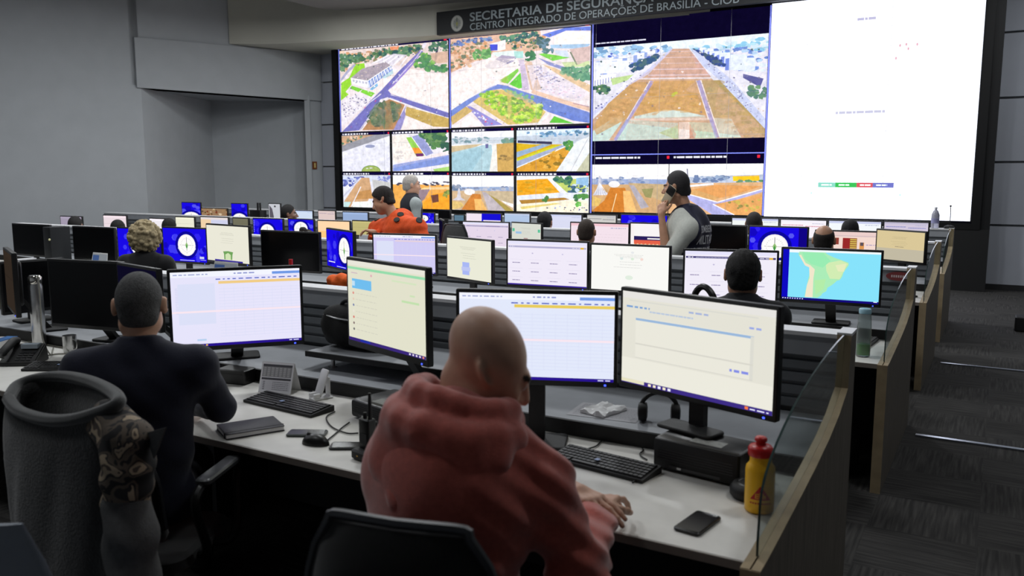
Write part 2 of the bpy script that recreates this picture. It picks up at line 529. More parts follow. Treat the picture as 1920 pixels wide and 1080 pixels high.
# back wall: pale panels with recessed grooves
m = MB()
xs = [D.x - .5, -12.8, -.25, 1.2, 2.65, 4.1, 6.5]
zg = [0, 1.0, 1.98, 2.96, 3.94, 6.0]
for i in range(len(xs) - 1):
    for j in range(len(zg) - 1):
        m.box((xs[i] + (.02 if i > 2 else 0), YB, zg[j] + (.035 if j else 0)), (xs[i + 1], YB + .1, zg[j + 1]))
struct('wall_back', m, mat('pale_wall_panels', (176, 180, 190), .7, noise=.03, nscale=2), 'pale panelled wall behind the video wall', smooth=False)
struct('trim_grooves', MB().box((D.x - .5, YB + .05, 0), (6.5, YB + .12, 6)), mat('groove_grey', (112, 114, 116), .8, noise=.05), 'dark grooves between the pale wall panels', 'trim', smooth=False)
struct('baseboard_back', MB().box((-.3, YB - .02, 0), (6.5, YB + .01, .09)), M_DARK, 'dark baseboard under the pale panels', 'baseboard', smooth=False)
struct('wall_right', MB().box((6.4, -3, 0), (6.6, YB + .2, 6)), M_WALL, 'wall to the right of the aisle', smooth=False)
struct('wall_rear', MB().box((-19, -3.2, 0), (6.6, -3, 6)), M_WALL, 'wall behind the camera', smooth=False)
struct('ceiling', MB().box((-19, -3, 5.9), (6.6, YB + 2.5, 6.1)), M_CLOUD, 'upper ceiling of the room', 'ceiling', smooth=False)
# curved bulkhead and lower ceiling panel
zb = 4.6
bp = [lw(440) + nL * .02] + [atZ(*p, zb) for p in ((520, 82), (615, 77), (720, 72), (818, 66))] + [Vector((-6, 14.75, 0)), Vector((-1, 14.85, 0)), Vector((6.4, 14.7, 0))]
bp = spline([Vector((p.x, p.y, 0)) for p in bp], 6)
m = MB()
back = [Vector((p.x, YB + .3, 0)) for p in bp]
m.prism([(p.x, p.y) for p in bp] + [(p.x, p.y) for p in reversed(back)], zb, 5.9)
struct('trim_bulkhead', m, M_BEIGE, 'curved beige bulkhead above the video wall', 'bulkhead', angle=30)
zc = 5.2
cp = [Vector((-12.5, 4.0, 0)), Vector((-12.5, 8.0, 0))] + [atZ(*p, zc) for p in ((525, -2), (610, 17), (700, 20), (760, 16), (880, 3))] + [Vector((-5, 14.45, 0)), Vector((2, 14.3, 0))]
cp = spline([Vector((p.x, p.y, 0)) for p in cp], 6)
m = MB().prism([(p.x, p.y) for p in cp] + [(4.0, 12), (4.0, -1), (-11, -1)], zc, zc + .2)
struct('ceiling_panel', m, M_CLOUD, 'lower grey ceiling panel with a rounded edge', 'ceiling', angle=30)
# bright metal strips across the aisle carpet
for i, Y in enumerate((6.29, 8.9)):
    struct('trim_strip', MB().box((-.42, Y - .02, 0), (6.4, Y + .02, .012)), mat('bright_aluminium', (200, 205, 215), .25, 1.0), 'bright metal strip across the aisle carpet, ' + ('nearer one' if i == 0 else 'farther one'), 'trim', smooth=False)

# ------------------------------------------------------------------ workbenches in four rows
ROWS = [2.22, 5.05, 7.72, 10.10]
XR = -.55
XL = [-6.45, -11.6, -13.6, -14.2]
WHO = ['white-topped workbench nearest the camera, with the man in the red hoodie', 'second long workbench from the front, under the map monitor',
       'third long workbench, behind the standing men', 'farthest long workbench, closest to the video wall']
def zc_(f): return f
for r, F in enumerate(ROWS):
    w = thing('workbench', WHO[r], 'workbench', ((XR + XL[r]) / 2, F, 0), 0, 'long workbenches in rows facing the video wall')
    ox = (XR + XL[r]) / 2
    W2 = (XR - XL[r])
    n = max(1, round(W2 / 2.4))
    x0, x1 = -W2 / 2, W2 / 2
    for i in range(n):
        a, b = x0 + W2 * i / n, x0 + W2 * (i + 1) / n
        m = MB().rbox((a + .001, 0, .713), (b - .001, .79, .74), .006)
        obj('worktop', m, M_TOP, w, bevel=0)
        obj('worktop_edge', MB().box((a + .001, -.004, .712), (b - .001, 0.0, .738)), M_EDGE, w, smooth=False)
        obj('support_panel', MB().box((a + .02, .62, 0), (a + .05, 1.35, .712)), M_DARK, w, smooth=False)
    obj('rear_ledge', MB().box((x0, .79, .755), (x1, 1.38, .80)), M_LEDGE, w, smooth=False)
    obj('ledge_lip', MB().box((x0, .772, .741), (x1, .79, .803)), M_BLACKM, w, smooth=False)
    obj('modesty_panel', MB().box((x0, .98, .03), (x1, 1.0, .712)), M_DARK, w, smooth=False)
    m = MB().box((x0, 1.41, 0), (x1, 1.47, 1.05))
    z = .815
    while z < 1.04:
        m.loft([[(x, 1.41, z), (x, 1.392, z + .004), (x, 1.392, z + .036), (x, 1.41, z + .044)] for x in (x0, x1)]); z += .056
    obj('slatted_partition', m, M_SLAT, w, smooth=False)
    obj('partition_fascia', MB().box((x0, 1.38, 1.05), (x1, 1.48, 1.135)), M_LEDGE, w, smooth=False)
    obj('partition_cap', MB().box((x0, 1.365, 1.135), (x1, 1.495, 1.152)), M_CAP, w, smooth=False)
    # end panels: low at the seat, sweeping up to the partition, glass in a slot between two boards
    for side in (1, -1):
        if side < 0 and r > 0: continue
        xe = x1 if side > 0 else x0 - .055
        prof = [(-.05, 0), (1.50, 0), (1.50, 1.15), (1.36, 1.15)]
        curve = [(1.34, .935), (1.15, .872), (.95, .832), (.7, .800), (.45, .777), (.2, .757), (0.05, .745), (-.05, .742)]
        poly = prof + curve
        for k in (0, 1):
            xa = xe + .03 * k
            m = MB().prism(poly, xa, xa + .024, 'x')
            obj('end_board', m, M_WOOD, w, smooth=False)
        # pale edge banding along the sweep
        m = MB()
        for k in (0, 1):
            xa = xe + .03 * k
            pp = [(1.36, 1.15)] + curve
            m.loft([[(xa - .0005, y, z), (xa + .0245, y, z), (xa + .0245, y - .003, z + .004), (xa - .0005, y - .003, z + .004)] for (y, z) in pp])
        obj('edge_banding', m, M_WOOD2, w, smooth=False)
        obj('front_edge', MB().box((xe, -.056, 0), (xe + .054, -.05, .744)), M_WOOD2, w, smooth=False)
        g = [(.02, .752), (.02, .80), (.03, .90)]
        for i in range(1, 13):
            t = math.pi / 2 * i / 12
            g.append((.03 + 1.33 * (1 - math.cos(t)), .90 + .255 * math.sin(t)))
        low = [(y, z + .003) for (y, z) in curve if y > .02]
        g += [(1.355, .94)] + low
        m = MB().prism(g, xe + .0245, xe + .0295, 'x')
        obj('glass_screen', m, M_GLASS, w, smooth=False)
        gp = g[:15]
        m = MB().loft([[(xe + .0238, y, z), (xe + .0302, y, z), (xe + .0302, y - .002, z + .002), (xe + .0238, y - .002, z + .002)] for (y, z) in gp])
        obj('glass_edge', m, mat('green_glass_edge', (44, 62, 60), .15), w, smooth=False)
        obj('end_cap', MB().box((xe - .002, 1.36, 1.15), (xe + .055, 1.505, 1.162)), M_CAP, w, smooth=False)
# ------------------------------------------------------------------ monitors
E_MON = emit_mat('monitor_picture', 1.05)
E_DIM = emit_mat('dim_monitor_picture', .75)
rnd = random.Random(7)
LIL, CRM, WHT, PNK = (226, 224, 246), (228, 226, 205), (244, 244, 246), (240, 220, 226)
def seal(s, x, y, r, asp):
    """round white seal with fine compass rays and a small green plant"""
    rx, ry = r / asp, r
    s.disc(x, y, rx * 1.28, ry * 1.28, (12, 8, 150)); s.disc(x, y, rx, ry, (240, 236, 240))
    s.disc(x, y, rx * .9, ry * .9, (250, 248, 246))
    for i in range(24):
        t = 2 * math.pi * i / 24; c, q = math.cos(t), math.sin(t); l = .78 if i % 6 == 0 else .66
        w = .02
        s.poly([(x + rx * (.6 * c - w * q), y + ry * (.6 * q + w * c)), (x + rx * (l * c - w * q), y + ry * (l * q + w * c)), (x + rx * (l * c + w * q), y + ry * (l * q - w * c)), (x + rx * (.6 * c + w * q), y + ry * (.6 * q - w * c))], (170, 170, 172))
    s.rect(x - rx * .025, y - ry * .5, x + rx * .025, y + ry * .72, (110, 120, 120)); s.rect(x - rx * .55, y - ry * .03, x + rx * .55, y + ry * .02, (190, 190, 186))
    s.poly([(x, y + ry * .3), (x + rx * .16, y), (x, y - ry * .4), (x - rx * .16, y)], (150, 190, 120))
    s.poly([(x, y + ry * .1), (x + rx * .1, y - ry * .15), (x, y - ry * .4), (x - rx * .1, y - ry * .15)], (70, 150, 70))
    s.poly([(x - rx * 1.02, y - ry * .3), (x - rx * .75, y - ry * .62), (x - rx * .85, y - ry * .2)], (235, 236, 240)); s.poly([(x + rx * 1.02, y - ry * .3), (x + rx * .75, y - ry * .62), (x + rx * .85, y - ry * .2)], (235, 236, 240))
def pic_seal(asp=1.7, x=.5, clock=False, icons=False, dark=False, y=.5, r=.32):
    s = Scr((24, 10, 226))
    for i in range(16):
        cx, cy, rr = rnd.uniform(.0, 1), rnd.uniform(.0, 1), rnd.uniform(.07, .15)
        if abs(cx - x) < .16: continue
        c = rnd.choice([(62, 58, 240), (48, 36, 236), (84, 84, 238), (20, 8, 190)])
        s.poly([(min(.998, max(.002, cx + rr / asp * math.cos(math.pi / 3 * k))), min(.998, max(.002, cy + rr * math.sin(math.pi / 3 * k)))) for k in range(6)], c)
    s.rect(.86, 0, 1, 1, (16, 4, 130)) if dark else None
    seal(s, x, y, r, asp)
    if clock:
        s.rect(.06, .12, .3, .14, (220, 220, 240))
        for k in range(6): s.rect(.06 + k * .045, .115, .06 + k * .045 + .03, .145, (235, 235, 250))
    if icons:
        for k in range(7): s.rect(.015, .9 - k * .085, .03, .93 - k * .085, (220, 225, 250))
    s.rect(.38, .03, .72, .045, (225, 225, 245)); s.rect(.84, .1, .94, .17, (200, 205, 240)); s.rect(.86, .06, .98, .07, (225, 225, 245))
    return s
def pic_sheet(bg=LIL, bar=(236, 200, 130), side=True, bary=.83, head=(70, 90, 190)):
    s = Scr(bg); s.rect(0, .93, 1, 1, (238, 240, 250)); s.words(.02, .955, .28, .014, (150, 160, 205), rnd); s.words(.48, .955, .64, .016, (130, 140, 200), rnd); s.rect(.78, .935, 1, .97, (110, 150, 225))
    s.words(.34, .885, .98, .014, head, rnd, .02)
    s.rect(.36, bary, 1, bary + .035, bar)
    if side:
        for k in range(16): s.words(.03, .78 - k * .022, .32, .006, (196, 202, 232), rnd)
        s.rect(.05, .3, .33, .84, (216, 220, 243)); 
    for k in range(17): s.rect(.36, .76 - k * .04, 1, .763 - k * .04, (206, 212, 240))
    for k in range(8): s.rect(.4 + k * .075, .12, .402 + k * .075, .78, (212, 216, 240))
    s.rect(0, .455, 1, .48, (244, 226, 236)); s.rect(.18, .075, .25, .1, (180, 205, 235))
    s.rect(0, 0, 1, .035, (40, 20, 140))
    for k in range(8): s.rect(.02 + k * .032, .008, .034 + k * .032, .026, rnd.choice([(230, 230, 250), (240, 190, 80), (90, 160, 240), (240, 240, 250)]))
    s.words(.9, .01, .98, .012, (220, 220, 250), rnd)
    return s
def pic_chat():
    s = Scr((222, 221, 200)); s.rect(0, .945, 1, 1, (228, 226, 214)); s.rect(0, .895, 1, .925, (146, 216, 168)); s.rect(.05, .845, .14, .855, (200, 170, 190)); s.disc(.33, .845, .012, .016, (220, 170, 180))
    s.rect(.06, .66, .33, .78, (110, 186, 234)); s.rect(.06, .69, .1, .75, (190, 220, 240))
    for k, c in enumerate([(220, 140, 130), (224, 200, 180), (120, 130, 170), (230, 224, 210), (214, 120, 110), (130, 110, 110), (110, 110, 110)]):
        y = .6 - k * .075; s.disc(.075, y, .012, .016, c); s.words(.11, y - .004, .4, .008, (205, 203, 188), rnd)
    s.rect(.72, .6, .93, .625, (190, 220, 170)); s.rect(.6, .82, .9, .84, (208, 224, 188)); s.rect(.82, .68, .88, .7, (200, 222, 180))
    s.rect(0, 0, 1, .04, (58, 40, 120)); s.rect(.16, .01, .3, .035, (30, 50, 160))
    for k in range(5): s.rect(.8 + k * .04, .01, .82 + k * .04, .03, rnd.choice([(240, 140, 110), (230, 220, 240)]))
    return s
def pic_form():
    s = Scr((224, 222, 210)); s.rect(0, .93, 1, 1, (226, 224, 220)); s.rect(.05, .9, .9, .91, (212, 212, 204)); s.words(.47, .855, .6, .018, (160, 175, 215), rnd); s.words(.03, .83, .2, .02, (120, 160, 210), rnd)
    s.words(.2, .80, .5, .016, (180, 195, 218), rnd, .004); s.words(.85, .79, .92, .02, (150, 165, 225), rnd)
    s.rect(.1, .3, .88, .73, (230, 228, 216)); s.rect(.1, .7, .88, .725, (150, 180, 215)); s.rect(.86, .72, .88, .3, (216, 215, 206)); s.rect(.1, .44, .88, .455, (212, 210, 200))
    s.words(.74, .345, .86, .026, (130, 140, 225), rnd); s.rect(.1, .295, .88, .3, (205, 204, 196)); s.rect(0, .05, 1, .28, (232, 230, 218))
    s.rect(0, 0, 1, .045, (60, 44, 130)); s.rect(0, .01, .17, .045, (226, 222, 190))
    for k in range(5): s.rect(.2 + k * .035, .008, .22 + k * .035, .035, rnd.choice([(90, 170, 240), (240, 230, 200), (235, 235, 250)]))
    s.rect(.84, .008, .86, .036, (240, 120, 60)); s.words(.87, .012, .98, .012, (230, 230, 250), rnd)
    return s
def pic_map():
    s = Scr((132, 222, 246)); s.rect(.06, .96, 1, 1, (236, 244, 248))
    land = [(.16, .96), (.165, .89), (.19, .82), (.215, .75), (.235, .69), (.28, .655), (.285, .6), (.285, .5), (.275, .4), (.265, .3), (.255, .2), (.25, .12), (.245, .06), (.38, .06), (.42, .11), (.43, .15), (.47, .2), (.48, .27), (.52, .32), (.55, .37), (.575, .42), (.6, .43), (.625, .5), (.635, .58), (.66, .66), (.685, .73), (.68, .78), (.6, .83), (.53, .87), (.47, .92), (.44, .96)]
    s.poly(land, (168, 232, 180))
    s.poly([(.17, .89), (.235, .69), (.28, .655), (.29, .45), (.265, .3), (.25, .06), (.33, .06), (.33, .2), (.33, .45), (.34, .62), (.29, .7), (.24, .74), (.19, .9)], (236, 226, 200))
    s.poly([(.45, .75), (.6, .82), (.68, .76), (.64, .62), (.6, .45), (.5, .45), (.46, .6)], (206, 232, 176))
    s.poly([(.55, .72), (.66, .76), (.64, .6), (.58, .6)], (226, 232, 186)); s.poly([(.2, .95), (.42, .95), (.5, .8), (.42, .66), (.3, .72), (.23, .82)], (150, 232, 176))
    s.poly([(.34, .4), (.46, .44), (.44, .24), (.36, .12)], (176, 232, 166))
    s.rect(0, 0, .065, 1, (14, 10, 190)); s.rect(.065, .94, .17, .965, (236, 244, 248)); s.rect(0, 0, 1, .045, (20, 10, 120))
    for k in range(9): s.rect(.01 + k * .026, .012, .022 + k * .026, .03, (230, 230, 250))
    s.rect(.95, .03, .985, .045, (230, 230, 250))
    return s
def pic_site(head=(70, 64, 120), bg=(236, 232, 244), yellow=True, cards=True):
    s = Scr(bg); s.rect(0, .93, 1, 1, (226, 224, 246)); s.rect(.01, .855, .99, .895, head); s.words(.03, .865, .09, .02, (220, 220, 235), rnd); s.words(.12, .867, .5, .012, (180, 180, 210), rnd, .004); s.words(.82, .867, .96, .014, (220, 220, 235), rnd)
    if yellow: s.rect(.92, .855, .96, .895, (224, 180, 60))
    if cards:
        for r in range(3):
            for c in range(4): s.words(.06 + c * .24, .5 - r * .2, .06 + c * .24 + .1, .018, (150, 140, 176), rnd, .004); s.rect(.03 + c * .24, .58 - r * .2, .2 + c * .24, .584 - r * .2, (212, 206, 226))
    s.disc(.32, .73, .01, .016, (190, 184, 214)); s.disc(.7, .73, .01, .016, (200, 196, 224))
    s.rect(0, 0, 1, .03, (60, 40, 150))
    return s
def pic_doc(bg=CRM, mark=None, tilt=False):
    s = Scr(bg); 
    for y in (.8, .77, .74, .64, .58, .52): s.words(.38 - rnd.random() * .1, y, .62 + rnd.random() * .06, .01, tuple(int(v * .88) for v in bg), rnd, .006)
    if mark == 'crest':
        s.poly([(.41, .06), (.6, .06), (.61, .2), (.63, .28), (.51, .3), (.39, .28), (.41, .2)], (110, 160, 90)); s.poly([(.44, .06), (.57, .06), (.57, .2), (.51, .25), (.44, .2)], (206, 222, 176)); s.rect(.18, 0, .85, .045, (60, 50, 150))
    if mark == 'blue': s.rect(.36, .1, .52, .42, (166, 180, 240)); s.rect(.34, .2, .54, .3, (186, 194, 238))
    if mark == 'green': s.rect(.02, .62, .1, .76, (90, 190, 150)); s.rect(.9, .62, .98, .76, (90, 190, 150)); s.rect(.14, .52, .34, .62, (150, 190, 226)); s.rect(.42, .28, .56, .34, (170, 140, 140))
    if mark == 'two': s.rect(0, 0, 1, .4, (190, 182, 160)); s.words(.4, .46, .58, .014, (110, 100, 90), rnd, .004)
    if mark == 'dots':
        for x, c in ((.4, (214, 226, 224)), (.54, (214, 232, 212)), (.66, (240, 214, 206))): s.disc(x, .72, .02, .03, c)
        s.disc(.54, .86, .02, .025, (226, 228, 230)); s.disc(.5, .3, .05, .05, (222, 234, 220))
    return s
def pic_list(bg=WHT, head=(200, 205, 235), bar=None, mid=None):
    s = Scr(bg); s.rect(0, .92, 1, 1, head); s.words(.7, .86, .96, .02, (150, 160, 200), rnd)
    if bar: s.rect(.03, .06, .95, .2, bar)
    if mid: s.words(.04, .78, .5, .03, mid, rnd, .006); s.words(.55, .74, .95, .03, mid, rnd, .006)
    for k in range(6): s.words(.05, .66 - k * .09, .9, .008, tuple(int(v * .9) for v in bg), rnd, .02)
    return s
def pic_news():
    s = Scr((240, 214, 204)); s.rect(0, .9, 1, 1, (232, 204, 200)); s.rect(0, .86, 1, .9, (214, 190, 190)); s.rect(.42, .5, .56, .82, (150, 40, 40)); s.rect(.53, .5, .64, .82, (150, 90, 50))
    for k in range(5): s.rect(.535, .52 + k * .06, .635, .55 + k * .06, (214, 190, 90))
    s.rect(.14, .7, .2, .82, (90, 90, 80)); s.rect(.22, .7, .3, .85, (226, 140, 70)); s.rect(.31, .62, .36, .82, (140, 60, 50)); s.rect(.68, .3, .75, .7, (220, 150, 80)); s.rect(.69, .6, .74, .7, (90, 80, 90)); s.words(.78, .62, .94, .02, (150, 140, 190), rnd); s.words(.78, .4, .94, .02, (170, 150, 190), rnd)
    return s
def pic_orange():
    s = Scr((238, 196, 150)); s.rect(0, .62, 1, 1, (244, 240, 240)); s.rect(.06, .5, 1, .62, (40, 30, 90)); s.rect(.3, .53, .9, .57, (244, 240, 240)); s.rect(.06, .4, 1, .5, (226, 96, 72))
    for k in range(14): s.poly([(.06 + k * .07, .4), (.13 + k * .07, .4), (.09 + k * .07, .35)], (226, 110, 80))
    s.rect(0, 0, .06, 1, (244, 236, 236)); return s
def pic_split(): 
    s = Scr((236, 206, 166)); s.rect(.38, 0, 1, 1, (206, 208, 232)); s.rect(0, .9, 1, 1, (226, 216, 216))
    for k in range(8): s.words(.42, .8 - k * .09, .95, .01, (170, 175, 215), rnd, .02)
    return s
def pic_plain(bg): return Scr(bg).rect(0, .9, 1, 1, tuple(min(255, int(v * 1.06)) for v in bg)).rect(.03, .55, .97, .57, tuple(int(v * .9) for v in bg))
def pic_photo():
    s = Scr((150, 120, 90))
    for k in range(60):
        x, y, r_ = rnd.random(), rnd.random(), rnd.uniform(.03, .09); s.poly([(min(1, max(0, x + r_ * math.cos(a) * rnd.uniform(.5, 1))), min(1, max(0, y + r_ * math.sin(a) * rnd.uniform(.6, 1.4)))) for a in (0, 1.2, 2.4, 3.6, 5)], rnd.choice([(90, 70, 50), (190, 160, 120), (210, 190, 160), (120, 60, 40), (160, 130, 90)]))
    return s
DESKZ = .74
def monitor(label, xl, xr, yt, Y, yaw, pic=None, w=None, h=None, ztop=None, e=None, base='plate', bz=DESKZ, group=None, bezel=.014, tower=False, X=None, chin=.022):
    """w, h: outer size of the head; screen faces the seats (towards -Y)"""
    a = math.radians(yaw)
    if X is None:
        c = atY((xl + xr) / 2, yt, Y)
    else: c = Vector((X, Y, ztop))
    zt = ztop or c.z
    if w is None:
        w = .6
        for _ in range(5):
            dx, dy = math.cos(a) * w / 2, math.sin(a) * w / 2
            pw = proj((c.x + dx, c.y + dy, zt))[0] - proj((c.x - dx, c.y - dy, zt))[0]
            w *= (xr - xl) / pw
        w = min(max(w, .30), .72)
    h = h or min(w * .59, .38)
    h = min(h, zt - bz - .05)
    t = thing('computer_monitor', label, 'monitor', (c.x, c.y, bz), a, group or 'monitors on the workbenches')
    z0, z1 = zt - h - bz, zt - bz
    m = MB().rbox((-w / 2, -.004, z0), (w / 2, .026, z1), .006, 2, axis='y')
    m.rbox((-w * .36, .024, z0 + h * .15), (w * .36, .052, z1 - h * .15), .03, 3, axis='y')
    obj('casing', m, M_CASE, t)
    if pic is None:
        obj('screen', MB().box((-w / 2 + bezel, -.006, z0 + chin), (w / 2 - bezel, -.0035, z1 - bezel)), M_OFF, t, smooth=False)
    else:
        pic.mesh('screen', w - 2 * bezel, h - chin - bezel, e or E_MON, t, (0, -.0052, (z0 + z1) / 2 + (chin - bezel) / 2), dz=1.2e-4)
    fr = max(f for f in ROWS if f < c.y + .05)
    lip = fr + .772 - c.y; hb = min(.12, w * .3); sl_ = abs(math.sin(a)) * hb
    if bz < .8 and lip < .13 + sl_:            # stands on the rear ledge
        t.location.z = .8005; dz_ = .0605
        b0 = max(-.06, (lip + .024 + sl_) / max(.3, math.cos(a))); b1 = min(b0 + .17, fr + 1.37 - c.y - sl_)
    else:
        dz_ = .0005 if bz < .8 else 0
        t.location.z = bz + dz_; b0, b1 = -.06, (.05 if bz > .8 else min(.13, (lip - sl_ - .006) / max(.3, math.cos(a))))
    for ch in t.children:
        ch.location.z -= dz_
    z0 -= dz_
    if z0 > .03:
        n0 = max(.03, min(b0 + .06, b1 - .05))
        obj('stand', MB().loft([[(-.032, n0, .01), (.032, n0, .01), (.032, n0 + .03, .01), (-.032, n0 + .03, .01)], [(-.032, .03, z0 + h * .25), (.032, .03, z0 + h * .25), (.032, .058, z0 + h * .25), (-.032, .058, z0 + h * .25)], [(-.032, .03, z0 + h * .45), (.032, .03, z0 + h * .45), (.032, .058, z0 + h * .45), (-.032, .058, z0 + h * .45)]]), M_BLACKM, t)
        obj('base', MB().rbox((-hb, b0, 0), (hb, b1, .014), .02, 3), M_BLACKM, t)
    if w > .5 and Y < 7 and pic: obj('power_light', MB().box((w / 2 - .05, -.0062, z0 + .006), (w / 2 - .042, -.004, z0 + .012)), emit_led(), t, smooth=False)
    return t
def emit_led():
    if 'led' in _M: return _M['led']
    m = bpy.data.materials.new('power_led'); m.use_nodes = True
    b = m.node_tree.nodes['Principled BSDF']; b.inputs['Base Color'].default_value = lin((40, 60, 255)); b.inputs['Emission Color'].default_value = lin((60, 80, 255)); b.inputs['Emission Strength'].default_value = 3
    _M['led'] = m; return m
LEDGE = .80
def corner(tl, tr, T):
    a, b = atZ(*tl, T), atZ(*tr, T); c = (a + b) / 2
    return c, math.degrees(math.atan2(b.y - a.y, b.x - a.x)), (b - a).length
# front row
c, yw, w_ = corner((855, 541), (1160, 547), 1.36)
monitor('lit monitor with a yellow-banded spreadsheet, right in front of the bald man', 0, 0, 0, c.y, yw, pic_sheet((222, 228, 246), (228, 200, 90), side=False, bary=.84), w=w_, h=.375, ztop=1.36, X=c.x)
c, yw, w_ = corner((1165, 537), (1465, 575), 1.365)
BIG = monitor('largest lit monitor, cream form page, beside the glass screen at the bench end', 0, 0, 0, c.y, yw, pic_form(), w=w_, h=.40, ztop=1.365, X=c.x, bz=.8592)
c, yw, w_ = corner((650, 480), (802, 501), 1.42)
monitor('lit monitor with a chat list and light blue box, left of the bald head', 0, 0, 0, c.y, yw, pic_chat(), w=w_, h=.425, ztop=1.42, X=c.x, bz=.742, chin=.03)
c, yw, w_ = corner((312, 506), (566, 497), 1.355)
monitor('lit lilac spreadsheet monitor beside the grey-haired man in navy', 0, 0, 0, c.y, yw, pic_sheet(LIL), w=w_, h=.40, ztop=1.355, X=c.x)
c, yw, w_ = corner((88, 485), (229, 491), 1.31)
monitor('switched-off black monitor left of the grey-haired man, thermos at its edge', 0, 0, 0, c.y, yw, None, w=w_, h=.405, ztop=1.31, X=c.x)
monitor('dark angled monitor half hidden behind the head of the grey-haired man', 232, 306, 493, 2.86, -12, Scr((16, 14, 40)).rect(0, 0, 1, .06, (10, 8, 30)), w=.50, h=.34, ztop=1.315, X=-4.02, e=E_DIM)
c = atY(22, 476, 2.95)
monitor('brownish dark monitor nearly edge-on at the left border of the photo', 0, 0, 0, 2.95, -24, pic_plain((58, 48, 40)), w=.55, h=.40, ztop=1.33, X=-5.42, e=E_DIM)
c = atY(60, 487, 3.27)
monitor('thin black monitor seen edge-on next to the steel thermos', 0, 0, 0, 3.27, 82, None, w=.42, h=.36, ztop=c.z, X=c.x)
# second row
Y2 = 5.65
for a in [('bright monitor with a map of a green continent in blue sea', 1463, 1655, 466, 5.72, 4, pic_map(), None), ('white web page monitor right in front of the dark-haired man in the second row', 1280, 1460, 468, 5.55, 15, pic_site(), None),
          ('blank white monitor with black bezel, second row, left of the chair with the black loop', 1105, 1257, 458, 5.65, 3, pic_doc((244, 244, 240), 'dots'), None), ('lilac web page monitor between two white-screened neighbours in the second row', 948, 1103, 450, 5.7, 7, pic_site((176, 172, 206), (236, 230, 244)), None),
          ('cream monitor with a pale blue block low on its page', 829, 929, 446, 5.6, -19, pic_doc((230, 230, 212), 'blue'), .60), ('lilac spreadsheet monitor in front of the man in orange', 697, 818, 438, 5.7, 12, pic_sheet((206, 200, 240), (226, 206, 216)), None),
          ('blue desktop with round white seal and clock, beside a black switched-off monitor', 595, 678, 430, 5.6, -26, 'clock', .62), ('switched-off black monitor with a red-capped bottle in front', 487, 598, 433, 5.65, 3, None, None),
          ('cream document monitor with a small green crest, right of the curly-haired person', 384, 467, 421, 5.55, -8, pic_doc((230, 228, 212), 'crest'), None), ('blue desktop with round white seal, touching the right of the curly blond hair', 303, 387, 426, 5.6, 4, pic_seal(1.6, .55, r=.33), None),
          ('dim blue monitor half hidden behind the curly blond hair', 218, 302, 427, 5.6, 4, pic_seal(1.6, .5, dark=True), None), ('switched-off black monitor left of the curly blond hair', 127, 221, 425, 5.65, 2, None, None),
          ('switched-off black monitor farthest left that is wholly in view in the second row', 8, 106, 420, 5.6, 2, None, None), ('blue monitor cut by the left border of the photo, second row', -92, 6, 421, 5.6, 2, pic_seal(1.6, .5), None)]:
    p = a[6]
    if p == 'clock': p = pic_seal(1.7, .68, clock=True, r=.34)
    monitor(a[0], a[1], a[2], a[3], a[4], a[5], p, w=a[7])
# third row
Y3 = 8.35
for a in [('tan and grey document monitor at the aisle end of the third row', 1648, 1731, 431, 8.0, -30, pic_doc((214, 196, 150), 'two'), .49), ('pinkish news page monitor right of the balding head', 1527, 1655, 432, 8.3, 3, pic_news(), None),
          ('blue desktop with half-seen seal, right of the standing man in the navy vest', 1403, 1516, 424, 8.3, 2, pic_seal(1.7, .45, dark=True, r=.4, y=.38), None), ('switched-off black monitor just right of the standing man in the navy vest', 1296, 1401, 421, 8.3, 2, None, None),
          ('monitor with an orange table and red band, behind the raised forearm', 1180, 1292, 418, 8.35, 2, pic_orange(), None), ('pinkish monitor with a red band, behind a close-cropped head', 1068, 1180, 417, 8.35, 2, pic_list((240, 222, 232), (240, 196, 206), (222, 100, 100), None), None),
          ('small pale monitor with green side buttons, third row', 954, 1020, 417, 8.3, -14, pic_doc((214, 216, 206), 'green'), .48), ('pale lilac web page monitor right of the grey mesh chair', 866, 955, 415, 8.35, 3, pic_site((150, 140, 180), (226, 212, 230), False), None),
          ('dark angled monitor left of the grey mesh chair', 809, 845, 411, 8.35, -50, Scr((14, 10, 40)), .5), ('small olive screen by the hand of the man in orange', 663, 697, 413, 8.35, 0, pic_plain((190, 180, 120)), .36),
          ('pale orange screen left of the man in orange', 587, 664, 413, 8.35, 3, Scr((250, 200, 130)).rect(0, .55, 1, 1, (250, 214, 170)), .55), ('blue seal desktop partly behind a dark round head, third row', 537, 591, 410, 8.35, 3, pic_seal(1.4, .5, r=.38), .46),
          ('blue seal desktop with a column of icons, third row', 467, 537, 409, 8.35, 3, pic_seal(1.5, .48, icons=True, y=.4, r=.36), .56), ('dull olive grey screen between a cream and a blue one', 436, 466, 408, 8.35, 0, pic_plain((112, 110, 90)), .33),
          ('half beige, half lilac screen above the cream crest document', 367, 436, 406, 8.35, 2, pic_split(), .58), ('cream screen left of the half beige one', 326, 367, 406, 8.35, 2, pic_plain((232, 230, 208)), .42),
          ('whitish screen peeking out above the curly blond hair', 272, 327, 409, 8.35, 0, pic_plain((236, 230, 236)), .5), ('pale pink screen with a dark side, upper left of the curly blond hair', 184, 246, 403, 8.35, 4, pic_plain((230, 214, 220)), .55),
          ('greyish lilac screen farthest left in the third row, a head before it', 104, 162, 405, 8.35, 4, pic_plain((160, 150, 170)), .55)]:
    monitor(a[0], a[1], a[2], a[3], a[4], a[5], a[6], w=a[7], group='monitors in the third row')
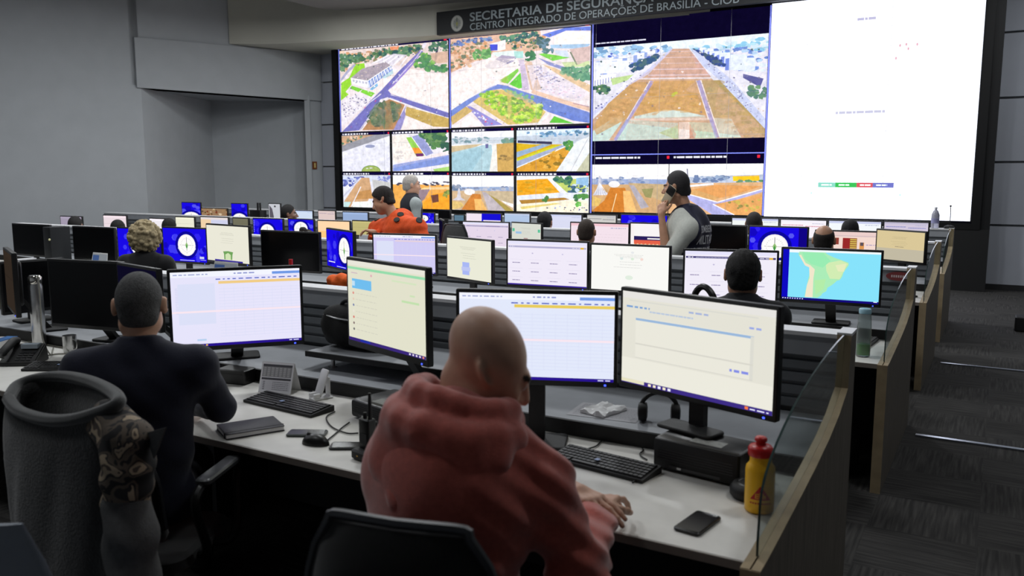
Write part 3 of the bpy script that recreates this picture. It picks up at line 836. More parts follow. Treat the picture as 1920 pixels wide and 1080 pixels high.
# fourth row
Y4 = 10.72
for a in [('grey lilac screen at the aisle end of the farthest row, beside the water bottle', 1656, 1743, 415, 0, pic_list((206, 196, 216), (190, 184, 206), None, (110, 120, 190)), None), ('white screen behind a dark tuft of hair, farthest row', 1552, 1654, 413, 0, pic_list((240, 244, 248)), None),
          ('white screen with a thin red line, farthest row', 1462, 1551, 411, 0, pic_list((246, 240, 246), (240, 236, 246), None, (210, 130, 150)), None), ('white framed screen behind a round dark head, farthest row', 1371, 1461, 408, 0, pic_list((238, 242, 240)), None),
          ('blue desktop with a row of icons, left of the hand with the phone', 1163, 1252, 402, 0, pic_seal(1.7, .5, y=.35), None), ('grey text screen in a thick frame under the dome video feed', 1096, 1160, 402, 0, pic_list((206, 204, 200), (196, 194, 196), None, (90, 90, 110)), .46),
          ('bluish white screen right of a dark round head, farthest row', 1026, 1096, 401, 0, pic_list((216, 218, 240), (200, 206, 236)), .52), ('blue grey screen in a dark frame under the dusty feeds', 940, 999, 399, 0, pic_list((176, 196, 226), (196, 206, 230)), .45),
          ('pale pink screen with a blue window, farthest row', 873, 940, 399, 0, Scr((240, 226, 238)).rect(.45, .6, 1, 1, (24, 16, 210)).rect(.5, .0, 1, .72, (244, 232, 240)).words(.55, .5, .95, .06, (150, 120, 170), rnd), None), ('small teal grey screen next to a black monitor back', 850, 872, 402, 0, pic_plain((90, 120, 140)), .2),
          ('dark switched-off monitor right of the man in orange, farthest row', 817, 849, 393, -8, None, .26), ('blue screen just right of the shoulder of the man in orange', 780, 817, 398, 0, pic_seal(1.2, .4, r=.3), .34),
          ('pale blue screen left of the dark-haired man in orange', 632, 700, 397, 0, pic_plain((150, 172, 210)), .56), ('pinkish beige screen with a dark line, below the video wall corner', 592, 633, 394, 0, pic_list((222, 200, 196), (216, 196, 194), None, (110, 100, 150)), .40),
          ('light blue list screen next to a head in profile', 548, 592, 394, 0, pic_list((206, 220, 240), (190, 206, 236)), .42)]:
    monitor(a[0], a[1], a[2], a[3], Y4, a[4], a[5], w=a[6], group='monitors in the farthest row')
for lab, xl, xr, yt, p, h in [('upright blue seal screen, left one of the upright pair', 340, 376, 379, pic_seal(.62, .5, y=.3, r=.3), .46), ('upright blue seal screen, right one of the upright pair', 433, 464, 381, pic_seal(.62, .5, y=.3, r=.3), .46),
                              ('brown patterned picture screen between the two upright blue screens', 376, 427, 390, pic_photo(), .34), ('upright whitish screen with a dark silhouette, right of the black router', 503, 526, 381, Scr((196, 198, 206)).poly([(.05, 0), (.45, 0), (.42, .5), (.3, .8), (.05, .95)], (90, 86, 96)).disc(.55, .9, .08, .04, (60, 60, 64)), .46)]:
    monitor(lab, xl, xr, yt, Y4, 0, p, h=h, group='screens at the far left of the farthest row')
# ------------------------------------------------------------------ video wall with camera feeds
VY, VX0, VX1, VZ0, VZ1 = 14.8, -13.2, -.43, 1.06, 4.66
E_WALL = emit_mat('video_wall_picture', 1.2)
vw = thing('video_wall', 'huge video wall of camera feeds and a white page filling the back of the room', 'video wall', ((VX0 + VX1) / 2, VY, 0))
vox = (VX0 + VX1) / 2
m = MB().box((VX0 - .17 - vox, .012, 0), (VX1 + .27 - vox, .38, VZ1 + .1))
obj('casing', m, M_CASE, vw, smooth=False)
obj('bezel', MB().box((VX0 - .17 - vox, -.03, VZ0 - .1), (VX0 - .02 - vox, .011, VZ1 + .1)).box((VX1 + .02 - vox, -.03, VZ0 - .1), (VX1 + .14 - vox, .011, VZ1 + .1)).box((VX0 - .02 - vox, -.03, VZ0 - .1), (VX1 + .02 - vox, .011, VZ0 - .005)).box((VX0 - .02 - vox, -.03, VZ1 + .005), (VX1 + .02 - vox, .011, VZ1 + .1)), M_BLACK, vw, smooth=False)
obj('plinth', MB().box((VX0 - .17 - vox, -.02, 0), (VX1 + .27 - vox, .011, VZ0 - .1)), M_BLACKM, vw, smooth=False)
def homog(src, dst):
    A = []
    for (x, y), (u, v) in zip(src, dst):
        A.append([x, y, 1, 0, 0, 0, -u * x, -u * y]); A.append([0, 0, 0, x, y, 1, -v * x, -v * y])
    b = np.array([c for d in dst for c in d], float)
    return np.append(np.linalg.solve(np.array(A, float), b), 1).reshape(3, 3)
def clip01(P):
    for ax in (0, 1):
        for lim, sg in ((0, 1), (1, -1)):
            out = []
            for i in range(len(P)):
                a, b = P[i - 1], P[i]
                ia, ib = (a[ax] - lim) * sg >= 0, (b[ax] - lim) * sg >= 0
                if ia != ib:
                    t = (lim - a[ax]) / (b[ax] - a[ax]); out.append(tuple(a[k] + (b[k] - a[k]) * t for k in (0, 1)))
                if ib: out.append(b)
            P = out
            if not P: return P
    return P
class Feed(Scr):
    """camera picture drawn in its own sketch units; corners TL TR BR BL"""
    def __init__(s, bg, quad):
        s.p = []; s.H = homog(quad, [(0, 1), (1, 1), (1, 0), (0, 0)]); s.p.append(([(0, 0), (1, 0), (1, 1), (0, 1)], bg))
    def map(s, x, y):
        q = s.H @ np.array([x, y, 1.0]); return (q[0] / q[2], q[1] / q[2])
    def P(s, pts, c):
        q = clip01([s.map(*p) for p in pts])
        if len(q) > 2: s.p.append((q, c))
        return s
    def L(s, pts, w, c):
        for a, b in zip(pts, pts[1:]):
            dx, dy = b[0] - a[0], b[1] - a[1]; l = math.hypot(dx, dy) or 1; nx, ny = -dy / l * w / 2, dx / l * w / 2
            s.P([(a[0] + nx, a[1] + ny), (b[0] + nx, b[1] + ny), (b[0] - nx, b[1] - ny), (a[0] - nx, a[1] - ny)], c)
        return s
    def blobs(s, poly, n, r, cols, R, asp=.8, rag=.4):
        xs, ys = [p[0] for p in poly], [p[1] for p in poly]; k = 0
        for _ in range(n * 12):
            if k >= n: break
            x, y = R.uniform(min(xs), max(xs)), R.uniform(min(ys), max(ys)); ins = False
            for i in range(len(poly)):
                a, b = poly[i - 1], poly[i]
                if (a[1] > y) != (b[1] > y) and x < (b[0] - a[0]) * (y - a[1]) / (b[1] - a[1]) + a[0]: ins = not ins
            if not ins: continue
            k += 1; q = R.uniform(*r); m = R.randint(6, 8)
            s.P([(x + q * math.cos(2 * math.pi * i / m) * R.uniform(1 - rag, 1 + rag * .4), y + asp * q * math.sin(2 * math.pi * i / m) * R.uniform(1 - rag, 1 + rag * .4)) for i in range(m)], R.choice(cols))
        return s
R = random.Random(11)
TREE = [(70, 110, 95), (92, 132, 104), (56, 92, 92), (110, 146, 110), (84, 120, 84)]
DRY = [(214, 160, 120), (196, 150, 120), (150, 140, 110), (228, 190, 160), (120, 130, 110), (236, 206, 186)]
CARS = [(120, 120, 170), (90, 90, 130), (240, 240, 250), (180, 170, 190), (150, 140, 180)]
ROAD, ROADL = (118, 116, 186), (150, 150, 210)
def head(f, quad, R, frac=.55, h=None):
    """caption strip along the top of a feed: dark bar with small white lettering"""
    return f
# --- feed A: low building, plaza and crossing avenue
qa = [(45, 118), (1328, 8), (1354, 975), (92, 1035)]
A_ = Feed((234, 222, 226), qa)
A_.P([(40, 110), (1330, 5), (1330, 380), (900, 320), (660, 260), (300, 260), (60, 440)], (226, 208, 204))
A_.blobs([(60, 130), (1040, 60), (1040, 120), (900, 170), (360, 260), (200, 270), (60, 400)], 120, (18, 42), DRY, R)
A_.blobs([(60, 170), (300, 160), (330, 210), (120, 300), (70, 390), (60, 300)], 70, (18, 44), TREE, R)
A_.blobs([(320, 200), (560, 110), (1000, 50), (1030, 90), (880, 160), (600, 160), (480, 190), (340, 230)], 90, (14, 38), TREE, R)
A_.P([(650, 75), (760, 62), (750, 105), (660, 112)], (232, 148, 110))
A_.P([(240, 270), (350, 255), (360, 310), (250, 380), (190, 430), (200, 500), (130, 580), (170, 610), (75, 680), (75, 480), (170, 420)], (150, 212, 62))
A_.P([(70, 470), (170, 350), (250, 275), (225, 268), (150, 330), (70, 430)], (170, 170, 200))
A_.P([(420, 260), (700, 150), (860, 165), (700, 285), (560, 250)], (216, 210, 222))
for k in range(5): A_.L([(440 + k * 85, 262 + k * 6), (640 + k * 55, 165 + k * 4)], 16, R.choice([(240, 236, 244), (186, 180, 200)]))
A_.P([(188, 425), (320, 320), (600, 240), (665, 282), (390, 458)], (172, 160, 172)); A_.blobs([(230, 420), (330, 330), (590, 255), (620, 285), (390, 440)], 24, (12, 28), [(186, 172, 180), (160, 150, 166)], R, .4)
A_.P([(188, 425), (392, 456), (410, 540), (215, 490)], (246, 244, 252)); A_.P([(392, 458), (665, 285), (690, 330), (640, 390), (410, 540)], (122, 146, 210))
for k in range(9):
    t = k / 8; x = 400 + 255 * t; y = 458 - 165 * t; A_.L([(x, y), (x + 14, y + 74 - 30 * t)], 8, (246, 246, 252)); A_.L([(x + 14, y + 74 - 30 * t), (x + 32, y - 14)], 6, (236, 240, 250))
A_.L([(188, 425), (392, 457), (665, 284)], 9, (250, 250, 252))
for k in range(5): A_.P([(210 + k * 38, 440 + k * 6), (238 + k * 38, 444 + k * 6), (238 + k * 38, 470 + k * 6), (214 + k * 38, 466 + k * 6)], (190, 190, 206))
A_.P([(410, 540), (690, 330), (800, 330), (500, 600)], (244, 232, 230)); A_.P([(420, 548), (510, 480), (520, 512), (450, 562)], (126, 180, 220)); A_.P([(560, 420), (690, 330), (700, 372), (600, 430)], (190, 216, 226))
A_.P([(205, 510), (335, 550), (285, 582), (180, 540)], (128, 206, 70)); A_.P([(335, 552), (486, 590), (440, 636), (310, 582)], (128, 206, 70))
A_.P([(80, 690), (300, 590), (450, 650), (120, 960), (92, 930)], (232, 226, 234)); A_.blobs([(90, 700), (300, 600), (440, 650), (120, 930)], 90, (6, 14), CARS, R, .6)
A_.P([(890, 320), (1335, 390), (1350, 800), (1200, 760), (840, 650), (690, 600), (660, 560), (790, 420)], (244, 234, 232)); A_.blobs([(890, 330), (1330, 400), (1340, 780), (850, 640), (700, 580)], 70, (20, 60), [(248, 240, 238), (238, 226, 224), (246, 232, 230)], R, .25)
A_.P([(1015, 110), (1045, 130), (700, 500), (640, 560), (680, 605), (860, 650), (1350, 795), (1352, 860), (1080, 780), (760, 680), (640, 640), (560, 670), (320, 1010), (95, 1035), (150, 980), (420, 690), (560, 560), (760, 350)], ROAD)
A_.P([(880, 260), (1000, 120), (1040, 100), (960, 240), (720, 500), (660, 545), (640, 560), (700, 480)], (152, 132, 206)); A_.L([(1030, 110), (930, 240), (690, 490)], 9, (246, 240, 246)); A_.L([(560, 600), (420, 700), (150, 980)], 10, (246, 240, 246)); A_.L([(640, 640), (560, 665), (310, 1010)], 10, (240, 236, 244)); A_.L([(670, 610), (860, 655), (1350, 800)], 8, (248, 244, 248)); A_.L([(660, 645), (1080, 788), (1352, 862)], 8, (240, 236, 240)); A_.L([(1040, 90), (1070, 30)], 34, (226, 220, 236))
A_.P([(860, 740), (1352, 862), (1354, 962), (1180, 958), (848, 836)], (196, 166, 96)); A_.blobs([(870, 750), (1350, 870), (1350, 950), (1180, 950), (860, 830)], 40, (12, 34), [(206, 176, 104), (184, 156, 90), (214, 186, 120)], R, .5); A_.P([(850, 838), (1200, 965), (1180, 985), (800, 1000)], (240, 230, 228)); A_.P([(860, 720), (700, 1005), (800, 1000), (862, 850), (840, 790)], (150, 144, 200)); A_.L([(862, 850), (800, 1000)], 10, (245, 240, 244))
A_.P([(560, 700), (660, 660), (840, 720), (720, 1000), (340, 1010), (440, 880)], (182, 136, 96)); A_.blobs([(500, 740), (650, 680), (790, 730), (740, 880), (640, 980), (420, 930), (450, 820)], 150, (22, 52), [(72, 104, 84), (96, 128, 94), (110, 124, 96), (130, 140, 110), (60, 92, 84), (128, 130, 116)], R)
A_.blobs([(920, 300), (1000, 150), (1110, 150), (1180, 290), (1330, 270), (1330, 340), (1200, 352)], 90, (18, 40), [(96, 156, 96), (76, 128, 92), (124, 180, 90), (90, 140, 104)], R); A_.P([(1130, 150), (1330, 120), (1330, 250), (1230, 260), (1150, 250)], (214, 180, 160)); A_.blobs([(1130, 30), (1330, 10), (1330, 130), (1100, 120)], 40, (16, 34), TREE, R); A_.P([(1168, 265), (1205, 40), (1228, 40), (1196, 262)], (70, 66, 96))
for x, y in ((265, 935), (205, 975), (365, 755), (550, 670), (790, 680), (1210, 765), (660, 488), (740, 455), (490, 680)): A_.P([(x - 10, y + 8), (x + 6, y - 12), (x + 14, y - 6), (x, y + 12)], R.choice([(220, 60, 140), (240, 240, 250), (60, 60, 110)]))
# --- feed B: palm grove, plaza and parking
qb = [(0, 70), (1478, -48), (1500, 1010), (8, 1085)]
B_ = Feed((236, 224, 226), qb)
B_.P([(0, 60), (960, -30), (1000, 200), (820, 240), (440, 240), (0, 450)], (226, 186, 164)); B_.blobs([(0, 110), (430, 80), (440, 240), (150, 400), (0, 440)], 150, (12, 32), DRY, R); B_.blobs([(0, 90), (450, 50), (460, 90), (0, 150)], 50, (14, 30), [(110, 130, 190), (90, 110, 160), (140, 160, 190)], R, .6)
B_.blobs([(250, 200), (420, 170), (430, 290), (260, 310)], 50, (14, 34), [(120, 176, 110), (100, 150, 100), (140, 190, 120)], R); B_.blobs([(540, 60), (940, 0), (950, 50), (600, 110)], 60, (14, 34), [(84, 128, 116), (70, 104, 110), (104, 150, 120)], R); B_.blobs([(620, 120), (1000, 60), (1010, 180), (800, 190), (640, 180)], 60, (12, 32), TREE + DRY, R)
B_.P([(430, 130), (600, 85), (600, 190), (520, 210), (440, 200)], (244, 238, 240)); B_.P([(430, 135), (515, 135), (515, 200), (440, 205)], (62, 76, 206)); B_.P([(450, 225), (690, 205), (790, 225), (790, 280), (500, 270)], (226, 238, 236)); B_.P([(690, 215), (790, 215), (790, 290), (700, 290)], (176, 222, 216))
B_.P([(1110, 60), (1220, 5), (1478, 15), (1480, 145), (1110, 150)], (252, 246, 240)); B_.P([(980, 40), (1220, -30), (1478, -40), (1478, 5), (1230, 0), (1060, 70)], (110, 130, 220)); B_.P([(1070, 150), (1480, 145), (1440, 200), (1080, 185)], (170, 200, 230)); B_.blobs([(940, 80), (1060, 90), (1050, 180), (920, 170)], 30, (14, 34), [(110, 140, 160), (90, 116, 120)], R)
B_.P([(0, 500), (440, 280), (740, 300), (830, 340), (740, 400), (530, 560), (510, 590), (200, 750), (0, 880)], (246, 236, 234)); B_.blobs([(10, 510), (440, 300), (720, 400), (500, 570), (20, 820)], 70, (16, 60), [(250, 242, 240), (238, 226, 222), (242, 230, 234)], R, .25)
B_.P([(380, 375), (560, 255), (720, 275), (495, 400)], (176, 166, 190)); B_.P([(380, 375), (495, 402), (480, 415), (385, 392)], (90, 80, 140)); B_.P([(495, 402), (715, 285), (700, 320), (500, 412)], (120, 116, 170))
for k in range(8): B_.L([(505 + 26 * k, 398 - 14 * k), (508 + 26 * k, 414 - 14 * k)], 5, (244, 240, 246))
B_.P([(535, 545), (735, 405), (745, 435), (630, 575)], (134, 204, 90)); B_.P([(645, 580), (765, 450), (785, 620), (750, 630)], (110, 206, 80)); B_.P([(530, 545), (620, 480), (640, 540), (600, 570)], (206, 180, 90)); B_.P([(740, 310), (800, 310), (860, 640), (780, 650), (770, 450)], (206, 190, 216)); B_.P([(800, 320), (880, 330), (990, 640), (880, 650)], (220, 190, 172)); B_.blobs([(810, 230), (880, 210), (930, 290), (820, 320)], 30, (16, 34), [(84, 140, 100), (70, 118, 90)], R)
B_.P([(830, 370), (960, 370), (1480, 680), (1400, 760), (1100, 700), (900, 640)], (232, 222, 232)); B_.blobs([(850, 390), (960, 390), (1240, 540), (1060, 580), (900, 520)], 70, (8, 20), CARS + [(200, 200, 230)], R, .5); B_.blobs([(1000, 560), (1300, 600), (1440, 690), (1380, 750), (1000, 650)], 60, (8, 20), [(244, 234, 240), (206, 200, 220), (224, 190, 210), (180, 180, 210)], R, .4)
B_.P([(990, 360), (1120, 400), (1490, 590), (1490, 670), (1200, 500)], (226, 196, 160)); B_.P([(940, 285), (1080, 340), (1230, 395), (1200, 420), (1060, 370)], (150, 154, 206)); B_.blobs([(1200, 400), (1470, 390), (1470, 530), (1380, 530), (1190, 450)], 70, (18, 38), [(104, 158, 130), (88, 136, 116), (130, 176, 140)], R)
B_.P([(950, 250), (1000, 240), (1280, 290), (1100, 325)], (128, 210, 88)); B_.P([(1120, 210), (1250, 215), (1270, 290), (1200, 280), (1120, 240)], (210, 220, 236)); B_.P([(1190, 340), (1480, 330), (1480, 390), (1230, 395)], (206, 220, 170)); B_.P([(1270, 200), (1480, 170), (1480, 320), (1360, 370)], (216, 190, 186)); B_.L([(1280, 230), (1350, 370)], 16, (130, 140, 120)); B_.blobs([(1000, 190), (1110, 200), (1110, 240), (1000, 240)], 16, (14, 30), [(120, 150, 170), (96, 130, 130)], R)
B_.P([(0, 880), (200, 745), (430, 600), (520, 580), (640, 600), (900, 690), (1500, 890), (1500, 1005), (1330, 985), (1100, 900), (700, 720), (560, 630), (450, 650), (300, 740), (0, 960)], (120, 140, 208)); B_.P([(1040, 880), (1500, 900), (1500, 1008), (1330, 985)], (110, 132, 210)); B_.L([(510, 585), (420, 615), (190, 750), (0, 880)], 8, (250, 246, 248)); B_.L([(640, 602), (900, 690), (1500, 890)], 12, (244, 226, 226)); B_.P([(900, 640), (1190, 740), (1490, 830), (1500, 880), (1160, 780), (880, 680)], (230, 196, 176)); B_.L([(1320, 790), (1490, 830)], 8, (160, 120, 150))
B_.P([(0, 960), (170, 835), (250, 880), (20, 1050)], (206, 176, 116)); B_.P([(180, 830), (220, 830), (580, 1040), (380, 1060)], (150, 144, 210)); B_.P([(40, 1075), (210, 930), (370, 1050)], (246, 238, 236)); B_.blobs([(230, 880), (300, 900), (480, 1030), (400, 1030)], 14, (8, 18), [(244, 244, 250), (230, 90, 130)], R)
B_.P([(250, 780), (340, 690), (470, 640), (620, 640), (900, 760), (1040, 890), (960, 1010), (640, 1040)], (216, 190, 120)); B_.blobs([(330, 690), (460, 650), (620, 700), (830, 790), (1020, 820), (960, 960), (760, 1030), (580, 930), (400, 800)], 330, (14, 34), [(176, 226, 60), (150, 206, 60), (204, 236, 90), (110, 170, 80), (130, 190, 70), (90, 140, 80), (220, 240, 130)], R); B_.blobs([(540, 620), (900, 720), (900, 780), (640, 690)], 40, (10, 26), [(150, 196, 120), (120, 180, 150)], R)
B_.P([(1080, 1010), (1130, 935), (1340, 1015)], (104, 200, 72)); B_.L([(960, 1030), (1070, 910)], 20, (236, 240, 240)); B_.P([(1185, 885), (1220, 895), (1215, 905), (1180, 897)], (30, 30, 80)); B_.P([(90, 805), (112, 798), (110, 812), (92, 818)], (40, 40, 90))
# --- feed C: long grass mall with avenues
qc = [(35, 192), (866, 125), (866, 655), (42, 672)]
C_ = Feed((226, 224, 236), qc)
C_.P([(35, 180), (870, 120), (870, 180), (35, 230)], (232, 240, 250)); C_.blobs([(40, 195), (400, 180), (400, 215), (40, 240)], 60, (10, 26), [(150, 190, 226), (180, 210, 236), (120, 160, 200), (220, 230, 244)], R, .6); C_.blobs([(500, 185), (866, 150), (866, 210), (520, 230)], 60, (10, 26), [(140, 196, 226), (176, 216, 236), (206, 226, 240)], R, .6); C_.blobs([(40, 230), (360, 200), (330, 250), (40, 320)], 60, (10, 26), [(170, 190, 240), (90, 110, 200), (230, 234, 248)], R, .6); C_.blobs([(560, 200), (866, 200), (866, 320), (680, 310)], 70, (12, 26), [(180, 206, 236), (120, 150, 220), (220, 230, 246), (100, 130, 200)], R, .5)
for k in range(6):
    x, y, s_ = 330 - k * 52, 205 + k * 14, 18 + k * 9
    C_.P([(x - s_ * 2, y + 8), (x, y), (x, y + s_), (x - s_ * 2, y + s_ + 6)], (240, 242, 252)); C_.P([(x, y), (x + s_ * .5, y - 2), (x + s_ * .5, y + s_), (x, y + s_)], (150, 170, 226))
for k in range(7):
    x, y, s_ = 540 + k * 24, 196 + k * 9, 14 + k * 8
    C_.P([(x, y), (x + s_ * 2, y - 2), (x + s_ * 2, y + s_), (x, y + s_)], (226, 234, 250)); C_.P([(x, y), (x - s_ * .3, y + 3), (x - s_ * .3, y + s_), (x, y + s_)], (120, 140, 220))
C_.P([(55, 268), (205, 258), (208, 318), (55, 325)], (236, 240, 252)); C_.P([(38, 335), (145, 325), (145, 355), (38, 395)], (246, 246, 252))
for k in range(8): C_.L([(45 + k * 13, 392 - k * 4.5), (45 + k * 13, 360 - k * 3)], 3, (100, 110, 190))
C_.P([(750, 320), (866, 330), (866, 350), (840, 400), (752, 350)], (230, 226, 240)); C_.P([(752, 330), (850, 355), (835, 400), (752, 350)], (90, 90, 150)); C_.blobs([(215, 280), (340, 230), (345, 250), (230, 315)], 40, (8, 18), [(60, 90, 130), (80, 110, 120)], R); C_.blobs([(500, 200), (640, 260), (680, 300), (620, 280)], 40, (8, 16), [(60, 80, 140), (80, 100, 120)], R); C_.blobs([(40, 390), (110, 385), (110, 425), (40, 430)], 24, (8, 18), TREE, R); C_.blobs([(760, 400), (862, 390), (862, 450), (800, 450)], 30, (8, 20), [(90, 130, 120), (110, 150, 110)], R); C_.P([(120, 350), (230, 330), (200, 360), (130, 385)], (190, 216, 150))
C_.P([(410, 200), (490, 200), (530, 290), (600, 350), (870, 620), (870, 655), (40, 670), (40, 560), (210, 380), (320, 300)], (206, 168, 140)); C_.P([(415, 200), (490, 200), (600, 345), (290, 350)], (206, 164, 152))
for k in range(5): C_.L([(395 - k * 24, 215 + k * 30), (500 + k * 22, 213 + k * 30)], 3 + k, (230, 214, 226))
C_.P([(225, 370), (305, 368), (200, 560), (60, 640), (40, 600), (110, 480)], (198, 156, 96)); C_.P([(330, 365), (530, 362), (585, 540), (380, 510), (340, 540), (235, 540)], (204, 156, 88)); C_.blobs([(330, 370), (525, 370), (570, 520), (250, 530)], 60, (10, 34), [(212, 166, 96), (196, 148, 80), (216, 176, 110), (190, 150, 90)], R, .3); C_.P([(556, 362), (640, 362), (866, 610), (866, 650), (770, 655), (700, 550), (620, 555)], (178, 154, 104)); C_.blobs([(580, 375), (640, 370), (860, 620), (770, 650), (640, 540)], 50, (10, 34), [(160, 150, 110), (190, 160, 100), (172, 146, 96), (206, 166, 100)], R, .4); C_.blobs([(230, 375), (300, 372), (180, 560), (70, 620)], 40, (10, 30), [(214, 166, 110), (190, 146, 96)], R, .4)
C_.P([(405, 200), (250, 350), (40, 520), (40, 545), (210, 385), (300, 330), (412, 204)], (206, 206, 240)); C_.P([(500, 200), (520, 210), (700, 360), (866, 560), (866, 612), (640, 360), (560, 290)], (200, 206, 236)); C_.L([(240, 352), (600, 350)], 8, (236, 230, 240)); C_.blobs([(520, 215), (700, 370), (860, 560), (866, 600), (640, 360)], 60, (3, 6), [(90, 90, 150), (250, 250, 255), (120, 110, 160)], R); C_.blobs([(250, 350), (60, 520), (50, 500), (230, 340)], 26, (3, 6), [(90, 90, 150), (250, 250, 255)], R)
C_.P([(40, 620), (140, 552), (195, 550), (120, 668), (42, 672)], (196, 230, 226)); C_.P([(240, 545), (380, 512), (460, 515), (580, 545), (580, 552), (240, 556)], (206, 234, 232)); C_.P([(200, 560), (450, 580), (455, 660), (150, 668)], (190, 226, 222)); C_.P([(500, 575), (610, 580), (640, 658), (530, 658)], (190, 230, 208)); C_.P([(620, 556), (700, 552), (755, 655), (650, 656)], (206, 236, 226)); C_.P([(430, 660), (360, 630), (450, 590), (455, 662)], (176, 190, 110)); C_.P([(505, 580), (540, 640), (530, 660), (508, 660)], (206, 150, 130)); C_.P([(455, 575), (505, 575), (508, 660), (455, 662)], (246, 240, 240))
C_.L([(320, 365), (150, 668)], 16, (150, 150, 216)); C_.L([(540, 362), (640, 656)], 18, (150, 150, 210)); C_.L([(308, 365), (205, 560)], 5, (246, 240, 244)); C_.L([(530, 362), (595, 560)], 5, (246, 240, 244)); C_.L([(552, 362), (652, 650)], 5, (246, 240, 244)); C_.L([(215, 562), (610, 560)], 12, (248, 240, 240)); C_.blobs([(415, 420), (440, 420), (440, 445), (415, 445)], 10, (5, 10), [(190, 206, 60)], R)
for f_, q_ in ((A_, (40, 10, 1340, 1000)), (B_, (0, -40, 1490, 1050)), (C_, (40, 190, 860, 660))):
    x0_, y0_, x1_, y1_ = q_; u_ = (x1_ - x0_) / 300
    f_.blobs([(x0_, y0_), (x1_, y0_), (x1_, y1_), (x0_, y1_)], 130, (1.2 * u_, 2.6 * u_), [(250, 246, 248), (120, 116, 150), (206, 190, 180), (90, 110, 110), (236, 226, 226)], R)
# --- smaller feeds (sketch units of the lower left block)
def small(q, bg): return Feed(bg, q)
D_ = small([(60, 88), (432, 82), (440, 370), (72, 375)], (226, 226, 238)); D_.P([(60, 120), (330, 82), (440, 85), (440, 90), (60, 220)], (150, 150, 160)); D_.P([(60, 90), (320, 82), (60, 165)], (196, 160, 130)); D_.blobs([(60, 100), (240, 90), (60, 170)], 26, (6, 16), TREE + DRY, R); D_.P([(390, 110), (440, 100), (440, 160), (410, 150)], (244, 244, 250)); D_.disc(*D_.map(285, 174), .1, .045, (150, 156, 190)); D_.disc(*D_.map(295, 372), .2, .17, (120, 150, 80)); D_.disc(*D_.map(295, 375), .185, .16, (160, 180, 100)); D_.blobs([(90, 200), (430, 200), (430, 350), (90, 350)], 40, (10, 36), [(230, 230, 242), (220, 220, 236), (234, 232, 242)], R, .3); D_.p = [(clip01(p), c) for p, c in D_.p]
E_ = small([(455, 75), (868, 60), (876, 358), (468, 365)], (232, 228, 236)); E_.P([(455, 90), (560, 70), (640, 250), (470, 300)], (240, 232, 226)); E_.blobs([(470, 150), (580, 130), (620, 260), (480, 280)], 40, (6, 14), [(214, 206, 206), (246, 240, 236)], R); E_.P([(560, 100), (600, 95), (700, 240), (640, 250)], (150, 206, 90)); E_.P([(605, 180), (660, 180), (680, 220), (625, 225)], (240, 150, 60)); E_.P([(630, 225), (690, 222), (690, 245), (640, 248)], (110, 50, 110)); E_.P([(600, 95), (665, 70), (760, 220), (705, 245)], (150, 156, 206)); E_.L([(600, 95), (705, 245)], 5, (250, 246, 250)); E_.blobs([(670, 70), (840, 65), (840, 150), (750, 180)], 60, (16, 34), [(92, 136, 84), (72, 112, 84), (116, 156, 96)], R); E_.blobs([(820, 150), (868, 140), (872, 220), (830, 210)], 16, (12, 24), [(60, 100, 84)], R); E_.P([(700, 250), (868, 200), (870, 240), (470, 340), (470, 320)], (236, 224, 226)); E_.P([(470, 315), (872, 232), (874, 300), (520, 362), (470, 364)], (130, 150, 214)); E_.P([(760, 345), (876, 322), (876, 358), (770, 360)], (166, 210, 116)); E_.L([(700, 246), (470, 300)], 8, (246, 232, 226))
F_ = small([(892, 55), (1350, 38), (1356, 345), (902, 355)], (240, 240, 246)); F_.P([(892, 100), (1350, 85), (1350, 130), (892, 150)], (206, 214, 224)); F_.blobs([(900, 90), (1170, 80), (1170, 125), (900, 140)], 50, (8, 20), [(120, 150, 160), (150, 176, 186), (190, 200, 210)], R, .5); F_.blobs([(1260, 110), (1350, 95), (1350, 150), (1290, 140)], 24, (10, 24), [(110, 150, 140), (130, 160, 140)], R); F_.P([(892, 160), (1130, 140), (1060, 170), (892, 210)], (206, 186, 150)); F_.P([(892, 210), (1130, 150), (1190, 145), (1230, 350), (902, 355)], (176, 206, 216)); F_.P([(892, 230), (1100, 165), (1140, 200), (1050, 350), (902, 354)], (160, 196, 210)); F_.P([(1205, 140), (1240, 140), (1260, 345), (1180, 350)], (236, 232, 226)); F_.P([(1228, 140), (1352, 130), (1356, 345), (1240, 348)], (206, 166, 96)); F_.blobs([(1240, 230), (1350, 220), (1350, 260), (1260, 260)], 14, (10, 26), [(150, 124, 80), (186, 150, 90)], R, .5); F_.P([(1146, 142), (1168, 140), (1168, 172), (1148, 174)], (110, 110, 160))
